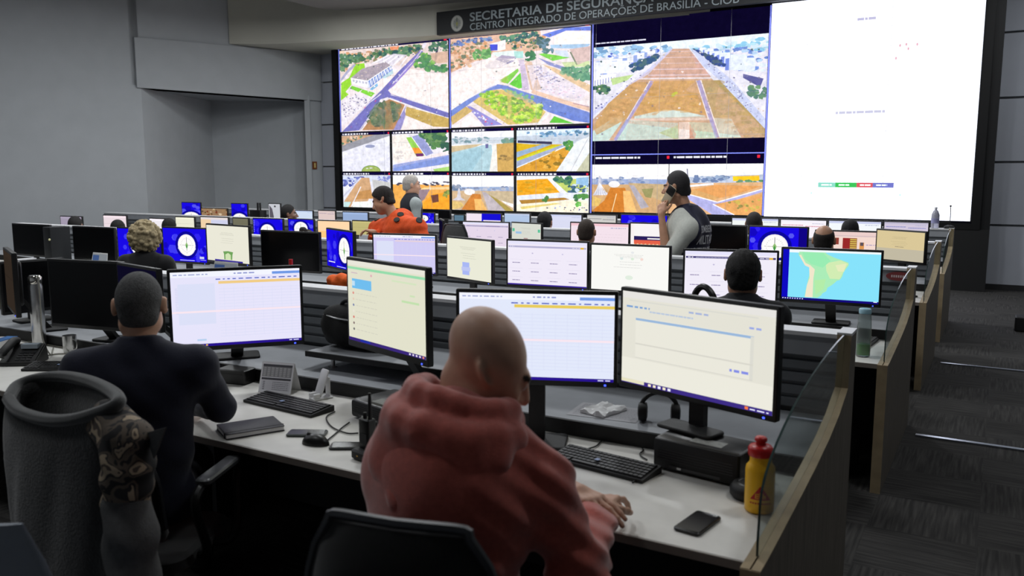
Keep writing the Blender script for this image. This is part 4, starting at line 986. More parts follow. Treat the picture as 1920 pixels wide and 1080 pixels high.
G_ = small([(1380, 36), (1880, 18), (1888, 345), (1388, 345)], (226, 236, 246)); G_.P([(1380, 80), (1880, 50), (1880, 130), (1380, 150)], (196, 206, 220)); G_.blobs([(1450, 50), (1880, 30), (1880, 70), (1450, 90)], 40, (8, 22), [(120, 160, 200), (180, 210, 230), (90, 130, 160)], R, .7); G_.P([(1390, 110), (1625, 120), (1625, 140), (1390, 128)], (60, 60, 90)); G_.P([(1380, 130), (1480, 140), (1700, 140), (1640, 200), (1388, 270)], (216, 176, 40)); G_.P([(1380, 200), (1560, 140), (1620, 142), (1388, 240)], (150, 176, 206)); G_.P([(1388, 262), (1690, 145), (1720, 150), (1388, 312)], (160, 170, 200)); G_.P([(1388, 250), (1640, 150), (1690, 146), (1388, 268)], (206, 206, 50)); G_.P([(1388, 320), (1740, 150), (1780, 160), (1660, 345), (1388, 345)], (220, 160, 60)); G_.blobs([(1420, 310), (1730, 180), (1660, 335)], 50, (8, 22), [(206, 146, 50), (150, 120, 50), (230, 176, 80)], R); G_.blobs([(1710, 120), (1770, 115), (1770, 180), (1715, 185)], 20, (10, 20), [(70, 130, 80), (96, 160, 80)], R); G_.P([(1790, 120), (1880, 80), (1888, 345), (1660, 345)], (232, 236, 240)); G_.P([(1800, 345), (1888, 200), (1888, 345)], (196, 196, 170)); G_.L([(1870, 100), (1760, 345)], 4, (180, 180, 190))
H_ = small([(74, 395), (442, 385), (452, 640), (82, 640)], (226, 226, 240)); H_.P([(74, 400), (442, 390), (442, 430), (74, 450)], (206, 214, 236)); H_.blobs([(76, 420), (240, 400), (200, 470), (80, 490)], 40, (8, 18), [(110, 120, 190), (170, 180, 226), (80, 90, 160)], R); H_.blobs([(290, 400), (442, 400), (442, 450), (320, 430)], 30, (8, 18), [(130, 140, 210), (206, 210, 236)], R); H_.P([(210, 410), (280, 410), (300, 520), (250, 640), (84, 640), (84, 600)], (206, 164, 124)); H_.P([(190, 520), (290, 500), (320, 570), (170, 580)], (190, 140, 86)); H_.L([(215, 480), (140, 640)], 6, (240, 240, 250)); H_.L([(215, 410), (80, 560)], 12, (206, 206, 226)); H_.P([(150, 600), (300, 590), (300, 640), (150, 640)], (236, 240, 236)); H_.P([(84, 600), (140, 600), (120, 640), (84, 640)], (190, 220, 220)); H_.P([(300, 420), (442, 440), (448, 640), (340, 640)], (196, 196, 196))
I_ = small([(468, 390), (878, 378), (886, 650), (476, 645)], (244, 244, 248)); I_.P([(468, 460), (882, 455), (886, 650), (476, 645)], (236, 170, 84)); I_.blobs([(470, 445), (880, 430), (880, 462), (470, 462)], 30, (8, 18), [(60, 60, 80), (90, 84, 100)], R, .5); I_.P([(700, 480), (882, 470), (882, 490), (640, 500)], (246, 206, 150)); I_.P([(640, 500), (740, 490), (700, 570), (650, 620)], (150, 130, 140)); I_.P([(690, 600), (760, 530), (882, 510), (886, 650), (680, 650)], (244, 164, 50)); I_.P([(745, 540), (800, 530), (805, 590), (760, 600)], (110, 70, 60)); I_.blobs([(840, 500), (880, 495), (880, 560), (845, 560)], 14, (8, 18), [(150, 160, 80), (110, 130, 70)], R); I_.L([(735, 410), (738, 500)], 5, (210, 210, 220))
def dusty(q):
    f = small(q, (246, 246, 250)); f.P([(905, 470), (1356, 455), (1356, 500), (905, 505)], (150, 170, 206)); f.blobs([(905, 455), (980, 450), (980, 500), (905, 500)], 16, (10, 24), [(110, 130, 160), (150, 160, 180)], R); f.blobs([(980, 475), (1356, 455), (1356, 490), (980, 505)], 40, (10, 22), [(130, 140, 170), (170, 180, 206), (190, 190, 200)], R, .5); f.P([(905, 500), (1358, 490), (1360, 645), (910, 650)], (206, 176, 140)); f.P([(1150, 500), (1358, 495), (1358, 590), (1230, 560)], (196, 180, 150)); f.disc(*f.map(1040, 505), .09, .09, (240, 236, 236)); f.P([(955, 480), (965, 480), (975, 550), (1010, 575), (910, 575), (945, 550)], (210, 206, 216)); f.P([(1060, 520), (1120, 520), (1150, 650), (980, 650)], (206, 130, 60)); f.P([(1075, 560), (1130, 560), (1170, 650), (1085, 650)], (240, 186, 110)); f.P([(1130, 500), (1160, 505), (1330, 650), (1180, 650)], (190, 180, 186)); f.P([(1180, 520), (1250, 560), (1358, 640), (1358, 650), (1310, 650)], (170, 150, 80)); f.P([(1270, 565), (1358, 590), (1358, 620), (1300, 590)], (240, 236, 236)); f.P([(905, 580), (980, 590), (1000, 620), (930, 650), (905, 650)], (220, 190, 120)); return f
J_ = dusty([(905, 378), (1356, 370), (1362, 645), (910, 652)])
K_ = small([(1388, 370), (1888, 360), (1894, 662), (1395, 655)], (236, 238, 240)); K_.P([(1390, 405), (1600, 390), (1690, 500), (1395, 530)], (236, 166, 40)); K_.blobs([(1400, 410), (1590, 400), (1670, 490), (1400, 515)], 40, (10, 30), [(242, 176, 60), (226, 156, 30), (206, 160, 50)], R, .4); K_.L([(1610, 385), (1720, 510)], 18, (240, 240, 244)); K_.P([(1640, 400), (1880, 380), (1886, 490), (1740, 500)], (190, 206, 110)); K_.blobs([(1650, 375), (1770, 370), (1760, 430), (1660, 430)], 30, (10, 24), [(60, 110, 96), (90, 140, 96)], R); K_.blobs([(1740, 440), (1886, 430), (1886, 490), (1750, 495)], 34, (8, 22), [(80, 110, 140), (200, 216, 236), (60, 100, 110)], R); K_.P([(1800, 380), (1886, 370), (1886, 440), (1800, 430)], (150, 190, 226)); K_.P([(1395, 530), (1720, 500), (1888, 500), (1890, 540), (1395, 565)], (226, 230, 244)); K_.P([(1410, 566), (1720, 540), (1760, 555), (1430, 600)], (176, 130, 60)); K_.P([(1395, 600), (1760, 560), (1888, 560), (1892, 660), (1395, 655)], (244, 236, 214)); K_.P([(1420, 620), (1660, 585), (1700, 590), (1430, 640)], (226, 206, 120)); K_.blobs([(1570, 535), (1610, 535), (1610, 570), (1570, 570)], 8, (8, 18), [(80, 130, 70)], R); K_.blobs([(1780, 520), (1880, 510), (1880, 560), (1800, 560)], 22, (10, 22), [(90, 150, 80), (70, 120, 80)], R); K_.blobs([(1790, 570), (1840, 580), (1840, 620), (1810, 610)], 10, (8, 16), [(110, 190, 90)], R); K_.blobs([(1560, 620), (1880, 600), (1880, 650), (1560, 640)], 20, (4, 9), [(60, 60, 90), (170, 180, 220)], R)
# lower feeds under the mall, in the mall's sketch units
N_ = Feed((250, 248, 250), [(42, 788), (435, 783), (435, 1030), (46, 1028)]); N_.P([(40, 860), (435, 860), (435, 900), (40, 890)], (150, 166, 206)); N_.blobs([(50, 850), (330, 855), (330, 885), (50, 890)], 36, (8, 20), [(120, 140, 180), (170, 180, 206), (150, 160, 190)], R, .5); N_.P([(40, 890), (435, 885), (435, 1032), (40, 1032)], (206, 166, 120)); N_.P([(230, 880), (435, 885), (435, 980), (300, 930)], (196, 170, 130)); N_.disc(*N_.map(158, 887), .075, .07, (238, 236, 240)); N_.P([(78, 845), (86, 845), (98, 915), (140, 942), (48, 945), (70, 910)], (200, 200, 216))
for k in range(6): N_.L([(82, 880), (56 + k * 14, 944)], 2.5, (240, 240, 246))
N_.P([(140, 905), (215, 905), (260, 1030), (40, 1030), (110, 970)], (206, 126, 50)); N_.P([(205, 920), (240, 920), (280, 1030), (215, 1030)], (240, 190, 120)); N_.P([(40, 945), (95, 965), (80, 1000), (40, 1000)], (226, 190, 110)); N_.P([(235, 890), (262, 892), (340, 1000), (300, 1010)], (176, 170, 180)); N_.L([(150, 1030), (172, 935)], 4, (246, 220, 170)); N_.P([(300, 910), (360, 905), (350, 955), (320, 950)], (150, 146, 96))
O_ = Feed((248, 248, 252), [(437, 783), (862, 778), (864, 1038), (437, 1030)]); O_.P([(437, 850), (862, 832), (862, 880), (437, 890)], (190, 200, 220)); O_.blobs([(550, 845), (720, 840), (720, 870), (550, 870)], 34, (7, 18), [(110, 130, 170), (150, 170, 200)], R, .6); O_.P([(725, 842), (845, 836), (848, 864), (728, 866)], (246, 196, 40)); O_.blobs([(730, 862), (862, 856), (862, 880), (740, 880)], 26, (7, 14), [(90, 140, 100), (110, 150, 120)], R, .6); O_.L([(518, 805), (524, 880)], 6, (130, 130, 150)); O_.P([(437, 880), (862, 870), (864, 1038), (437, 1030)], (222, 176, 130)); O_.P([(520, 915), (650, 885), (862, 890), (720, 940), (630, 960)], (226, 160, 96)); O_.P([(500, 925), (560, 910), (670, 950), (620, 970)], (214, 166, 106)); O_.P([(500, 940), (520, 930), (660, 975), (860, 905), (862, 920), (670, 985), (740, 1036), (640, 1036)], (176, 176, 226)); O_.P([(640, 985), (862, 930), (864, 1036), (740, 1036)], (228, 166, 100)); O_.blobs([(700, 970), (850, 950), (850, 1020), (740, 1010)], 18, (5, 12), [(150, 140, 80), (206, 180, 90)], R); O_.L([(500, 925), (660, 972), (862, 905)], 5, (250, 246, 250)); O_.L([(640, 982), (740, 1036)], 5, (250, 240, 240)); O_.L([(500, 895), (640, 880)], 10, (240, 240, 246))
# --- white page
P_ = Scr((236, 240, 255))
def u(px): return (px - 50) / 965
def v(py): return 1 - (py - 20) / 985
P_.words(u(465), v(130), u(550), .012, (150, 148, 172), rnd, .004); P_.words(u(385), v(535), u(615), .012, (158, 158, 176), rnd, .004); P_.words(u(905), v(32), u(980), .008, (206, 200, 206), rnd, .004); P_.words(u(500), v(395), u(530), .006, (226, 224, 230), rnd, .004)
P_.disc(u(86), v(100), .011, .011, (236, 206, 206), 12); P_.disc(u(86), v(100), .008, .008, (236, 240, 255), 12)
for x, y in ((665, 250), (692, 247), (702, 266), (740, 250), (650, 303)): P_.disc(u(x), v(y), .005, .007, (180, 140, 150), 8)
for x in (240, 350, 460, 570, 690): P_.disc(u(x), v(418), .003, .004, (214, 214, 220), 6); P_.words(u(x + 10), v(416), u(x + 55), .004, (228, 226, 232), rnd, .004)
for x, c in ((318, (110, 170, 155)), (402, (45, 150, 68)), (503, (170, 68, 76)), (578, (88, 92, 156))): P_.rect(u(x), v(865), u(x + (101 if x == 402 else 96 if x == 578 else 84 if x == 318 else 75)), v(843), c); P_.words(u(x + 16), v(857), u(x + 66), .006, (226, 240, 236), rnd, .004)
P_.rect(u(285), v(894), u(705), v(891), (206, 240, 226)); P_.disc(u(287), v(892), .004, .005, (150, 220, 190), 8); P_.disc(u(705), v(897), .004, .005, (150, 220, 190), 8)
for y in (775, 802): P_.rect(u(330), v(y), u(710), v(y - 1.5), (238, 236, 240))
# placement of every picture on the wall, from where its corners stand
def place(pic, name, label, x0, x1, z0, z1, e=E_WALL):
    o = pic.mesh(name, x1 - x0, z1 - z0, e, vw, ((x0 + x1) / 2 - vox, -.002, (z0 + z1) / 2), dz=1.2e-4); o['label'] = label; return o
XA, XB, XC, XD = -13.15, -10.14, -6.88, -3.60
bar = Scr((12, 8, 60))
CAP = .055
def feed(pic, label, x0, x1, z0, z1, strip=CAP, red=True):
    place(pic, 'camera_feed', label, x0, x1, z0, z1 - strip)
    s = Scr((16, 10, 60)); w, x = (x1 - x0), .02
    while x < .56: 
        k = R.uniform(.012, .05); s.rect(x, .2, min(x + k, .56), .8, (236, 236, 246)); x += k + .01 * 3 / w
    if red: s.rect(.965, .1, .99, .9, (230, 40, 60))
    place(s, 'caption_bar', 'dark caption bar with tiny white lettering', x0, x1, z1 - strip + .004, z1)
g = .05
feed(A_, 'feed of a low building and a crossing avenue', XA, XB - g, 2.77, 4.62)
feed(B_, 'feed of a palm grove and a parking lot', XB + .02, XC - g, 2.78, 4.64)
xm = -11.72; xn = -8.56
feed(D_, 'feed of a plaza with a round pool', XA, xm - g, 1.88, 2.74); feed(E_, 'feed of a garden strip by an avenue', xm + .02, XB - g, 1.88, 2.74)
feed(F_, 'feed of an empty road', XB + .02, xn - g, 1.87, 2.74); feed(G_, 'feed of roads between yellow verges', xn + .02, XC - g, 1.87, 2.74)
feed(H_, 'feed of a grass mall', XA, xm - g, 1.07, 1.85); feed(I_, 'feed of an orange earth lot', xm + .02, XB - g, 1.07, 1.85)
feed(J_, 'hazy feed of a dome and a highway', XB + .02, xn - g, 1.07, 1.84); feed(K_, 'feed of a yellow field by trees', xn + .02, XC - g, 1.07, 1.84)
place(Scr((10, 6, 36)).words(.01, .12, .32, .05, (220, 220, 240), rnd, .004), 'letterbox_band', 'dark band above the mall feed', XC + .02, XD - .02, 4.18, 4.62, E_WALL)
place(C_, 'camera_feed', 'large feed of a long grass mall between avenues', XC + .02, XD - .02, 2.44, 4.175)
place(Scr((10, 6, 36)), 'letterbox_band', 'dark band below the mall feed', XC + .02, XD - .02, 2.19, 2.435, E_WALL)
place(Scr((10, 6, 36)).words(.02, .6, .3, .2, (230, 230, 240), rnd, .006).words(.5, .6, .8, .2, (230, 230, 240), rnd, .006).rect(.46, .55, .475, .85, (230, 40, 60)).rect(.965, .55, .98, .85, (230, 40, 60)), 'caption_bar', 'dark caption bar above two feeds', XC + .02, XD - .02, 2.0, 2.17)
place(N_, 'camera_feed', 'hazy feed of a cathedral and a dome', XC + .02, -5.33, 1.1, 1.995); place(O_, 'camera_feed', 'feed of a junction on red earth', -5.315, XD - .02, 1.1, 1.995)
place(P_, 'white_page', 'overexposed white page with a small coloured bar', XD + .02, VX1, 1.09, 4.65, emit_mat('white_page_picture', 1.9))
place(Scr((5, 5, 10)).rect(.3, .62, .62, .8, (230, 230, 240)).rect(.1, .42, .9, .5, (190, 190, 210)), 'clock_display', 'tiny white clock figures', VX1 - .26, VX1 + .06, .975, 1.075)
# blue white edges of the feed windows
m = MB()
for x, z0, z1 in ((XA - .02, 2.77, 4.62), (XB - .005, 2.77, 4.64), (XC - .005, 1.07, 4.64), (XD, 1.1, 4.63)): m.box((x - .012 - vox, -.004, z0), (x + .012 - vox, 0, z1))
m.box((XC - vox, -.004, 2.172), (XD - vox, 0, 2.188))
bw = bpy.data.materials.new('window_edge_light'); bw.use_nodes = True; bb = bw.node_tree.nodes['Principled BSDF']; bb.inputs['Base Color'].default_value = lin((120, 130, 230)); bb.inputs['Emission Color'].default_value = lin((120, 130, 235)); bb.inputs['Emission Strength'].default_value = .8
obj('window_edges', m, bw, vw, smooth=False)
m = MB()
for i in range(1, 10):
    x = VX0 + (VX1 - VX0) * i / 10 - vox; m.box((x - .002, -.0065, VZ0 + .02), (x + .002, -.004, VZ1 - .02))
for j in range(1, 5):
    z = VZ0 + (VZ1 - VZ0) * j / 5; m.box((VX0 + .02 - vox, -.0065, z - .0015), (VX1 - .02 - vox, -.004, z + .0015))
obj('panel_seams', m, mat('seam_grey', (190, 190, 200), .6), vw, smooth=False)
# ------------------------------------------------------------------ sign above the video wall
SY = 14.22
s0 = atY(819, 66, SY); s1 = atY(819, 28, SY)
sx0, sx1 = s0.x, -1.0
sg = thing('wall_sign', 'long black sign with silver lettering and a round seal above the video wall', 'sign', ((sx0 + sx1) / 2, SY, s0.z))
so = (sx0 + sx1) / 2; sh = s1.z - s0.z
obj('board', MB().box((sx0 - so, 0, 0), (sx1 - so, .12, sh + .05)), mat('charcoal_board', (20, 22, 26), .6, noise=.04, nscale=4), sg, smooth=False)
M_LET = mat('grey_lettering', (150, 160, 165), .5)
def letters(txt, p0, p1, ph, bold):
    a, b = atY(*p0, SY), atY(*p1, SY); hgt = atY(p0[0], p0[1] - ph, SY).z - a.z
    ext = lambda me: (min(q.co.x for q in me.vertices), max(q.co.x for q in me.vertices))
    full = ext(text_mesh(txt, 1.0)); sx = (b.x - a.x) / (full[1] - full[0]); sz = hgt / .70
    done = ''
    for w in txt.split(' '):
        done += w
        if w == '-': bold_ = 0
        me = text_mesh(w, 1.0, .006, bold=bold); me.materials.append(M_LET)
        x_end = ext(text_mesh(done, 1.0))[1]; x1_ = ext(me)[1]; x_s = x_end - x1_ + bold
        for q in me.vertices: q.co = (a.x - so + (q.co.x + x_s - full[0]) * sx, -.008 + q.co.z, q.co.y * sz + a.z - s0.z)
        o = bpy.data.objects.new('lettering', me); COL.objects.link(o); o.parent = sg
        done += ' '
letters('SECRETARIA DE SEGURANÇA', (882, 40), (1226, -1), 16, .012)
letters('CENTRO INTEGRADO DE OPERAÇÕES DE BRASÍLIA - CIOB', (882, 57), (1386, 0), 13, 0)
cc = atY(857, 44, SY)
s = Scr((150, 152, 150)); s.p = []; 
rr = .16
s.disc(.5, .5, .5, .5, (120, 122, 120)); s.disc(.5, .5, .46, .46, (180, 180, 174)); s.disc(.5, .5, .3, .3, (150, 152, 146))
for i in range(12): t = math.pi * i / 6; s.poly([(.5 + .12 * math.cos(t - .1), .5 + .12 * math.sin(t - .1)), (.5 + .42 * math.cos(t), .5 + .42 * math.sin(t)), (.5 + .12 * math.cos(t + .1), .5 + .12 * math.sin(t + .1))], (110, 116, 110))
s.rect(.47, .18, .53, .85, (70, 80, 74)); s.poly([(.5, .62), (.6, .5), (.5, .3), (.4, .5)], (150, 150, 90))
s.mesh('seal', rr * 2 * .92, rr * 2, mat('printed_seal', (180, 180, 170), .6, vcol=True), sg, (cc.x - so, -.004, cc.z - s0.z), dz=2e-4)
# ------------------------------------------------------------------ office chairs
def office_chair(label, x, y, yaw, fabric=None, bw=.44, bh=.50, bz=.52, arms=True, name='office_chair', loop=False, group=None, lean=.10):
    fabric = fabric or M_FAB
    t = thing(name, label, 'chair', (x, y, 0), math.radians(yaw), group)
    m = MB().rbox((-.24, -.22, .36), (.24, .25, .43), .09, 5); obj('seat', m, fabric, t)
    rings = []
    for k in range(13):
        f = k / 12; z = bz + bh * f; hw = bw / 2 * (1 - .30 * max(0, f - .55) ** 2 / .2 - .12 * (1 - f) ** 2)
        if k in (0, 12): hw *= .93
        th = .032 if 0 < k < 12 else .012
        yy = -.25 - lean * f - .03 * math.sin(f * math.pi)
        q = []
        for i in range(28):
            a = 2 * math.pi * i / 28; cx, sy = math.cos(a), math.sin(a)
            u_ = math.copysign(abs(cx) ** .45, cx) * hw; v_ = math.copysign(abs(sy) ** .7, sy) * th
            q.append((u_, yy + v_ + .06 * (u_ / (bw / 2)) ** 2, z - .035 * (abs(u_) / (bw / 2)) ** 4 * f))
        rings.append(q)
    back = obj('backrest', MB().loft(rings), fabric, t, angle=60)
    rim = []
    for k in range(2, 13): rim.append(Vector(rings[k][14]) + Vector((-.002, -.012, 0)))
    top = [Vector(rings[12][i]) + Vector((0, -.012, .012)) for i in range(13, 0, -1)]
    rr = [Vector(rings[k][0]) + Vector((.002, -.012, 0)) for k in range(12, 1, -1)]
    obj('rim', MB().tube(rim + top + rr, .011, 6), mat('grey_chair_rim', (44, 46, 50), .4), t)
    obj('back_support', MB().tube([(0, -.05, .35), (0, -.26, .35), (0, -.335, .5), (0, -.35, .72)], [.03, .03, .028, .022], 8, smooth=0), M_BLACK, t)
    obj('gas_column', MB().lathe([(.03, .1), (.03, .26), (.02, .26), (.02, .37)], n=16), M_BLACK, t)
    b = MB()
    for k in range(5):
        a = 2 * math.pi * k / 5 + .3; b.tube([(0, 0, .11), (.29 * math.cos(a), .29 * math.sin(a), .075)], [.032, .02], 8)
    obj('star_base', b, M_BLACK, t)
    for k in range(5):
        a = 2 * math.pi * k / 5 + .3; cx, cy = .29 * math.cos(a), .29 * math.sin(a)
        M4 = Matrix.Translation((cx, cy, .032)) @ Matrix.Rotation(a, 4, 'Z') @ Matrix.Rotation(math.pi / 2, 4, 'Y')
        obj('caster', MB().lathe([(.012, -.025), (.03, -.022), (.03, .022), (.012, .025)], n=14, M=M4), M_BLACKM, t)
    if arms:
        for s_ in (-1, 1):
            o_ = obj('armrest', MB().tube([(s_ * .2, .05, .38), (s_ * .31, .08, .40), (s_ * .30, .14, .58), (s_ * .295, .16, .655), (s_ * .29, .02, .68), (s_ * .285, -.13, .665), (s_ * .285, -.16, .6), (s_ * .29, -.1, .42), (s_ * .2, -.05, .38)], .017, 8, smooth=4), M_BLACK, t)
            obj('arm_pad', MB().rbox((s_ * .29 - .03, -.12, .675), (s_ * .29 + .03, .16, .70), .02, 3), mat('worn_arm_pad', (58, 60, 62), .4, noise=.15, nscale=40), o_)
    return t

# ------------------------------------------------------------------ things on the front workbench
def on(px, py, z=.742): return atZ(px, py, z)
ND = Vector((0, 0, 0))
def keyboard(label, px, py, yaw, L=.44, D_=.14, z=.741):
    c = on(px, py, z); t = thing('keyboard', label, 'keyboard', (c.x, c.y, z), math.radians(yaw), 'keyboards on the front workbench')
    obj('tray', MB().loft([[(-L / 2, -D_ / 2, 0), (L / 2, -D_ / 2, 0), (L / 2, D_ / 2, 0), (-L / 2, D_ / 2, 0)], [(-L / 2, -D_ / 2, .012), (L / 2, -D_ / 2, .012), (L / 2, D_ / 2, .026), (-L / 2, D_ / 2, .026)]]), M_BLACKM, t, smooth=False)
    k = MB()
    for r_ in range(6):
        for q in range(20):
            if r_ == 0 and 4 <= q <= 8: continue
            x0 = -L / 2 + .01 + q * (L - .02) / 20; y0 = -D_ / 2 + .01 + r_ * (D_ - .02) / 6; z0 = .012 + .014 * (r_ + .5) / 6
            k.box((x0 + .0015, y0 + .0015, z0 - .002), (x0 + (L - .02) / 20 - .0015, y0 + (D_ - .02) / 6 - .0015, z0 + .006))
    k.box((-L / 2 + .01 + 4 * .021, -D_ / 2 + .0115, .01), (-L / 2 + .01 + 9 * .021, -D_ / 2 + .028, .019))
    obj('keys', k, mat('black_keys', (22, 22, 24), .5, noise=.1), t, smooth=False)
    obj('sticker', MB().box((-L * .06, -D_ * .2, .0275), (-L * .02, -D_ * .06, .0285)), mat('pale_blue_sticker', (130, 150, 190), .5), t, smooth=False)
    return t
keyboard('black keyboard beside the paper calendar stand', 540, 762, -4, .46)
keyboard('black keyboard by the hands of the bald man', 1132, 874, -8, .40)
keyboard('black keyboard left of the grey-haired man, under the dark monitors', 120, 691, 30, .40, .13)
def phone(label, px, py, yaw, L=.155, W_=.075, col=None):
    c = on(px, py); t = thing('mobile_phone', label, 'phone', (c.x, c.y, .7405), math.radians(yaw))
    obj('case', MB().rbox((-W_ / 2, -L / 2, 0), (W_ / 2, L / 2, .011), .012, 4), col or M_BLACK, t)
    obj('glass_screen', MB().rbox((-W_ / 2 + .004, -L / 2 + .005, .0108), (W_ / 2 - .004, L / 2 - .005, .0116), .008, 3), M_OFF, t)
    return t
phone('black phone lying alone near the bench corner, in front of the yellow bottle', 1308, 983, -8, .165, .085)
phone('dark phone lying beyond the mouse, right of the notebook', 576, 814, -62, .16, .075, mat('dark_green_case', (38, 46, 44), .4))
phone('black phone under the walkie-talkie', 655, 838, -60, .15, .075)
def mouse(label, px, py, yaw, s_=1.0):
    c = on(px, py); t = thing('computer_mouse', label, 'mouse', (c.x, c.y, .7405), math.radians(yaw))
    rings = []
    for k in range(8):
        a = k / 7 * math.pi / 2; rings.append([(.031 * s_ * math.cos(a) * math.cos(b) ** 1, .055 * s_ * math.cos(a) * math.sin(b), .038 * s_ * math.sin(a)) for b in [2 * math.pi * i / 20 for i in range(20)]])
    obj('shell', MB().loft(rings), M_BLACK, t); obj('scroll_wheel', MB().lathe([(.004, -.004), (.008, -.003), (.008, .003), (.004, .004)], n=12, M=Matrix.Translation((0, .028 * s_, .033 * s_)) @ Matrix.Rotation(math.pi / 2, 4, 'Y')), M_BLACKM, t)
    return t
mouse('black mouse in front of the dark phone, on the bench edge', 592, 832, 100, 1.1)
# notebook
c = on(470, 806); t = thing('notebook', 'closed dark notebook with an elastic band by the navy sleeve', 'notebook', (c.x, c.y, .7405), math.radians(-28))
obj('cover', MB().rbox((-.085, -.12, .019), (.085, .12, .023), .006, 2).rbox((-.085, -.12, 0), (.085, .12, .004), .006, 2).box((-.085, -.118, .002), (-.081, .118, .021)), mat('dark_leather', (36, 34, 42), .55, bump=.2, bscale=300), t)
obj('pages', MB().box((-.081, -.117, .004), (.081, .117, .019)), M_PAPER, t, smooth=False); obj('elastic_band', MB().box((.052, -.1215, -.0003), (.062, .1215, .0242)), M_BLACKM, t, smooth=False)
# calendar stand
c = on(516, 735); t = thing('desk_calendar', 'white tent card calendar with grey print on the front workbench', 'calendar', (c.x, c.y + .03, .7405), math.radians(14))
w_, h_, d_ = .18, .145, .05
obj('card', MB().loft([[(-w_ / 2, -d_, 0), (w_ / 2, -d_, 0), (w_ / 2, 0, h_), (-w_ / 2, 0, h_)], [(-w_ / 2, -d_ + .002, 0), (w_ / 2, -d_ + .002, 0), (w_ / 2, .001, h_ - .001), (-w_ / 2, .001, h_ - .001)]]).loft([[(-w_ / 2, d_, 0), (w_ / 2, d_, 0), (w_ / 2, 0, h_), (-w_ / 2, 0, h_)], [(-w_ / 2, d_ - .002, 0), (w_ / 2, d_ - .002, 0), (w_ / 2, -.001, h_ - .001), (-w_ / 2, -.001, h_ - .001)]]), M_PAPER, t, smooth=False)
s = Scr((232, 232, 236)); s.rect(.04, .52, .96, .94, (150, 150, 152)); s.rect(.04, .86, .96, .93, (80, 80, 86)); s.rect(.04, .42, .96, .49, (80, 80, 86)); s.rect(.04, .08, .96, .4, (214, 214, 220))
for k in range(7):
    for j in range(5): s.rect(.07 + k * .125, .55 + j * .06, .15 + k * .125, .59 + j * .06, (190, 190, 192))
for k in range(5): s.words(.4, .1 + k * .06, .9, .02, (120, 120, 128), rnd); s.rect(.1, .1 + k * .06, .16, .13 + k * .06, (120, 120, 128))
s.mesh('printed_page', w_ * .98, math.hypot(h_, d_) * .97, mat('printed_paper', (230, 230, 230), .8, vcol=True), t, (0, -d_ / 2 - .0006, h_ / 2), dz=1e-4, vaxis=(0, d_ / math.hypot(h_, d_), h_ / math.hypot(h_, d_)), naxis=(0, -h_ / math.hypot(h_, d_), d_ / math.hypot(h_, d_)))
# white phone holder
c = on(645, 731); t = thing('phone_holder', 'white plastic phone holder standing beside the black cable', 'phone holder', (c.x, min(c.y, ROWS[0] + .67), .7405), math.radians(-20))
pl = [(0, 0, .012), (0, .045, .125)]
obj('back_plate', MB().rbox((-.035, .0, 0), (.035, .006, .135), .012, 4, axis='y', M=Matrix.Translation((0, 0, .012)) @ Matrix.Rotation(math.radians(-20), 4, 'X')), M_WHITE, t)
obj('foot', MB().rbox((-.035, -.03, 0), (.035, .07, .008), .01, 3), M_WHITE, t)
for s_ in (-1, 1): obj('hook', MB().rbox((s_ * .022 - .008, -.03, .008), (s_ * .022 + .008, .004, .03), .005, 3), M_WHITE, t)
obj('rear_strut', MB().box((-.02, .055, .006), (.02, .06, .10)), M_WHITE, t, smooth=False)
# small desktop computers
def mini_pc(label, px, py, yaw, L, D_, H_, paper=True):
    c = on(px, py); D_ = min(D_, ROWS[0] + .762 - c.y - L / 2 * abs(math.sin(math.radians(yaw)))); t = thing('desktop_computer', label, 'computer', (c.x, c.y, .7405), math.radians(yaw))
    obj('case', MB().rbox((-L / 2, 0, .006), (L / 2, D_, H_), .012, 3), M_BLACK, t)
    obj('front_panel', MB().rbox((-L / 2 + .004, -.006, .01), (L / 2 - .004, .0015, H_ - .004), .01, 3, axis='y'), M_BLACKM, t)
    g_ = MB()
    for k in range(5): g_.box((-L / 2 + .02, -.0075, H_ * .35 + k * .009), (L / 2 - .02, -.005, H_ * .35 + k * .009 + .004))
    obj('vent_grille', g_, M_DARK, t, smooth=False)
    obj('port_strip', MB().box((-L * .3, -.0078, .016), (L * .3, -.0055, .026)), mat('dark_grey_strip', (48, 48, 50), .4), t, smooth=False)
    obj('usb_port', MB().box((-L * .2, -.0085, .017), (-L * .2 + .016, -.0075, .025)), M_STEEL, t, smooth=False)
    if paper: obj('label_sheet', MB().box((-L * .12, .03, H_), (L * .25, .09, H_ + .0008)), mat('printed_label', (160, 162, 158), .7, noise=.2, nscale=60), t, smooth=False)
    for sx in (-1, 1):
        for y_ in (.03, D_ - .03): obj('foot', MB().lathe([(.01, 0), (.01, .007)], (sx * (L / 2 - .03), y_, 0), 10), M_RUBBER, t)
    return t
mini_pc('black desktop computer lying under the largest lit monitor', 1302, 895, -9, .33, .20, .1175)
mini_pc('black desktop computer lying beside the walkie-talkie', 695, 793, -14, .27, .24, .085)
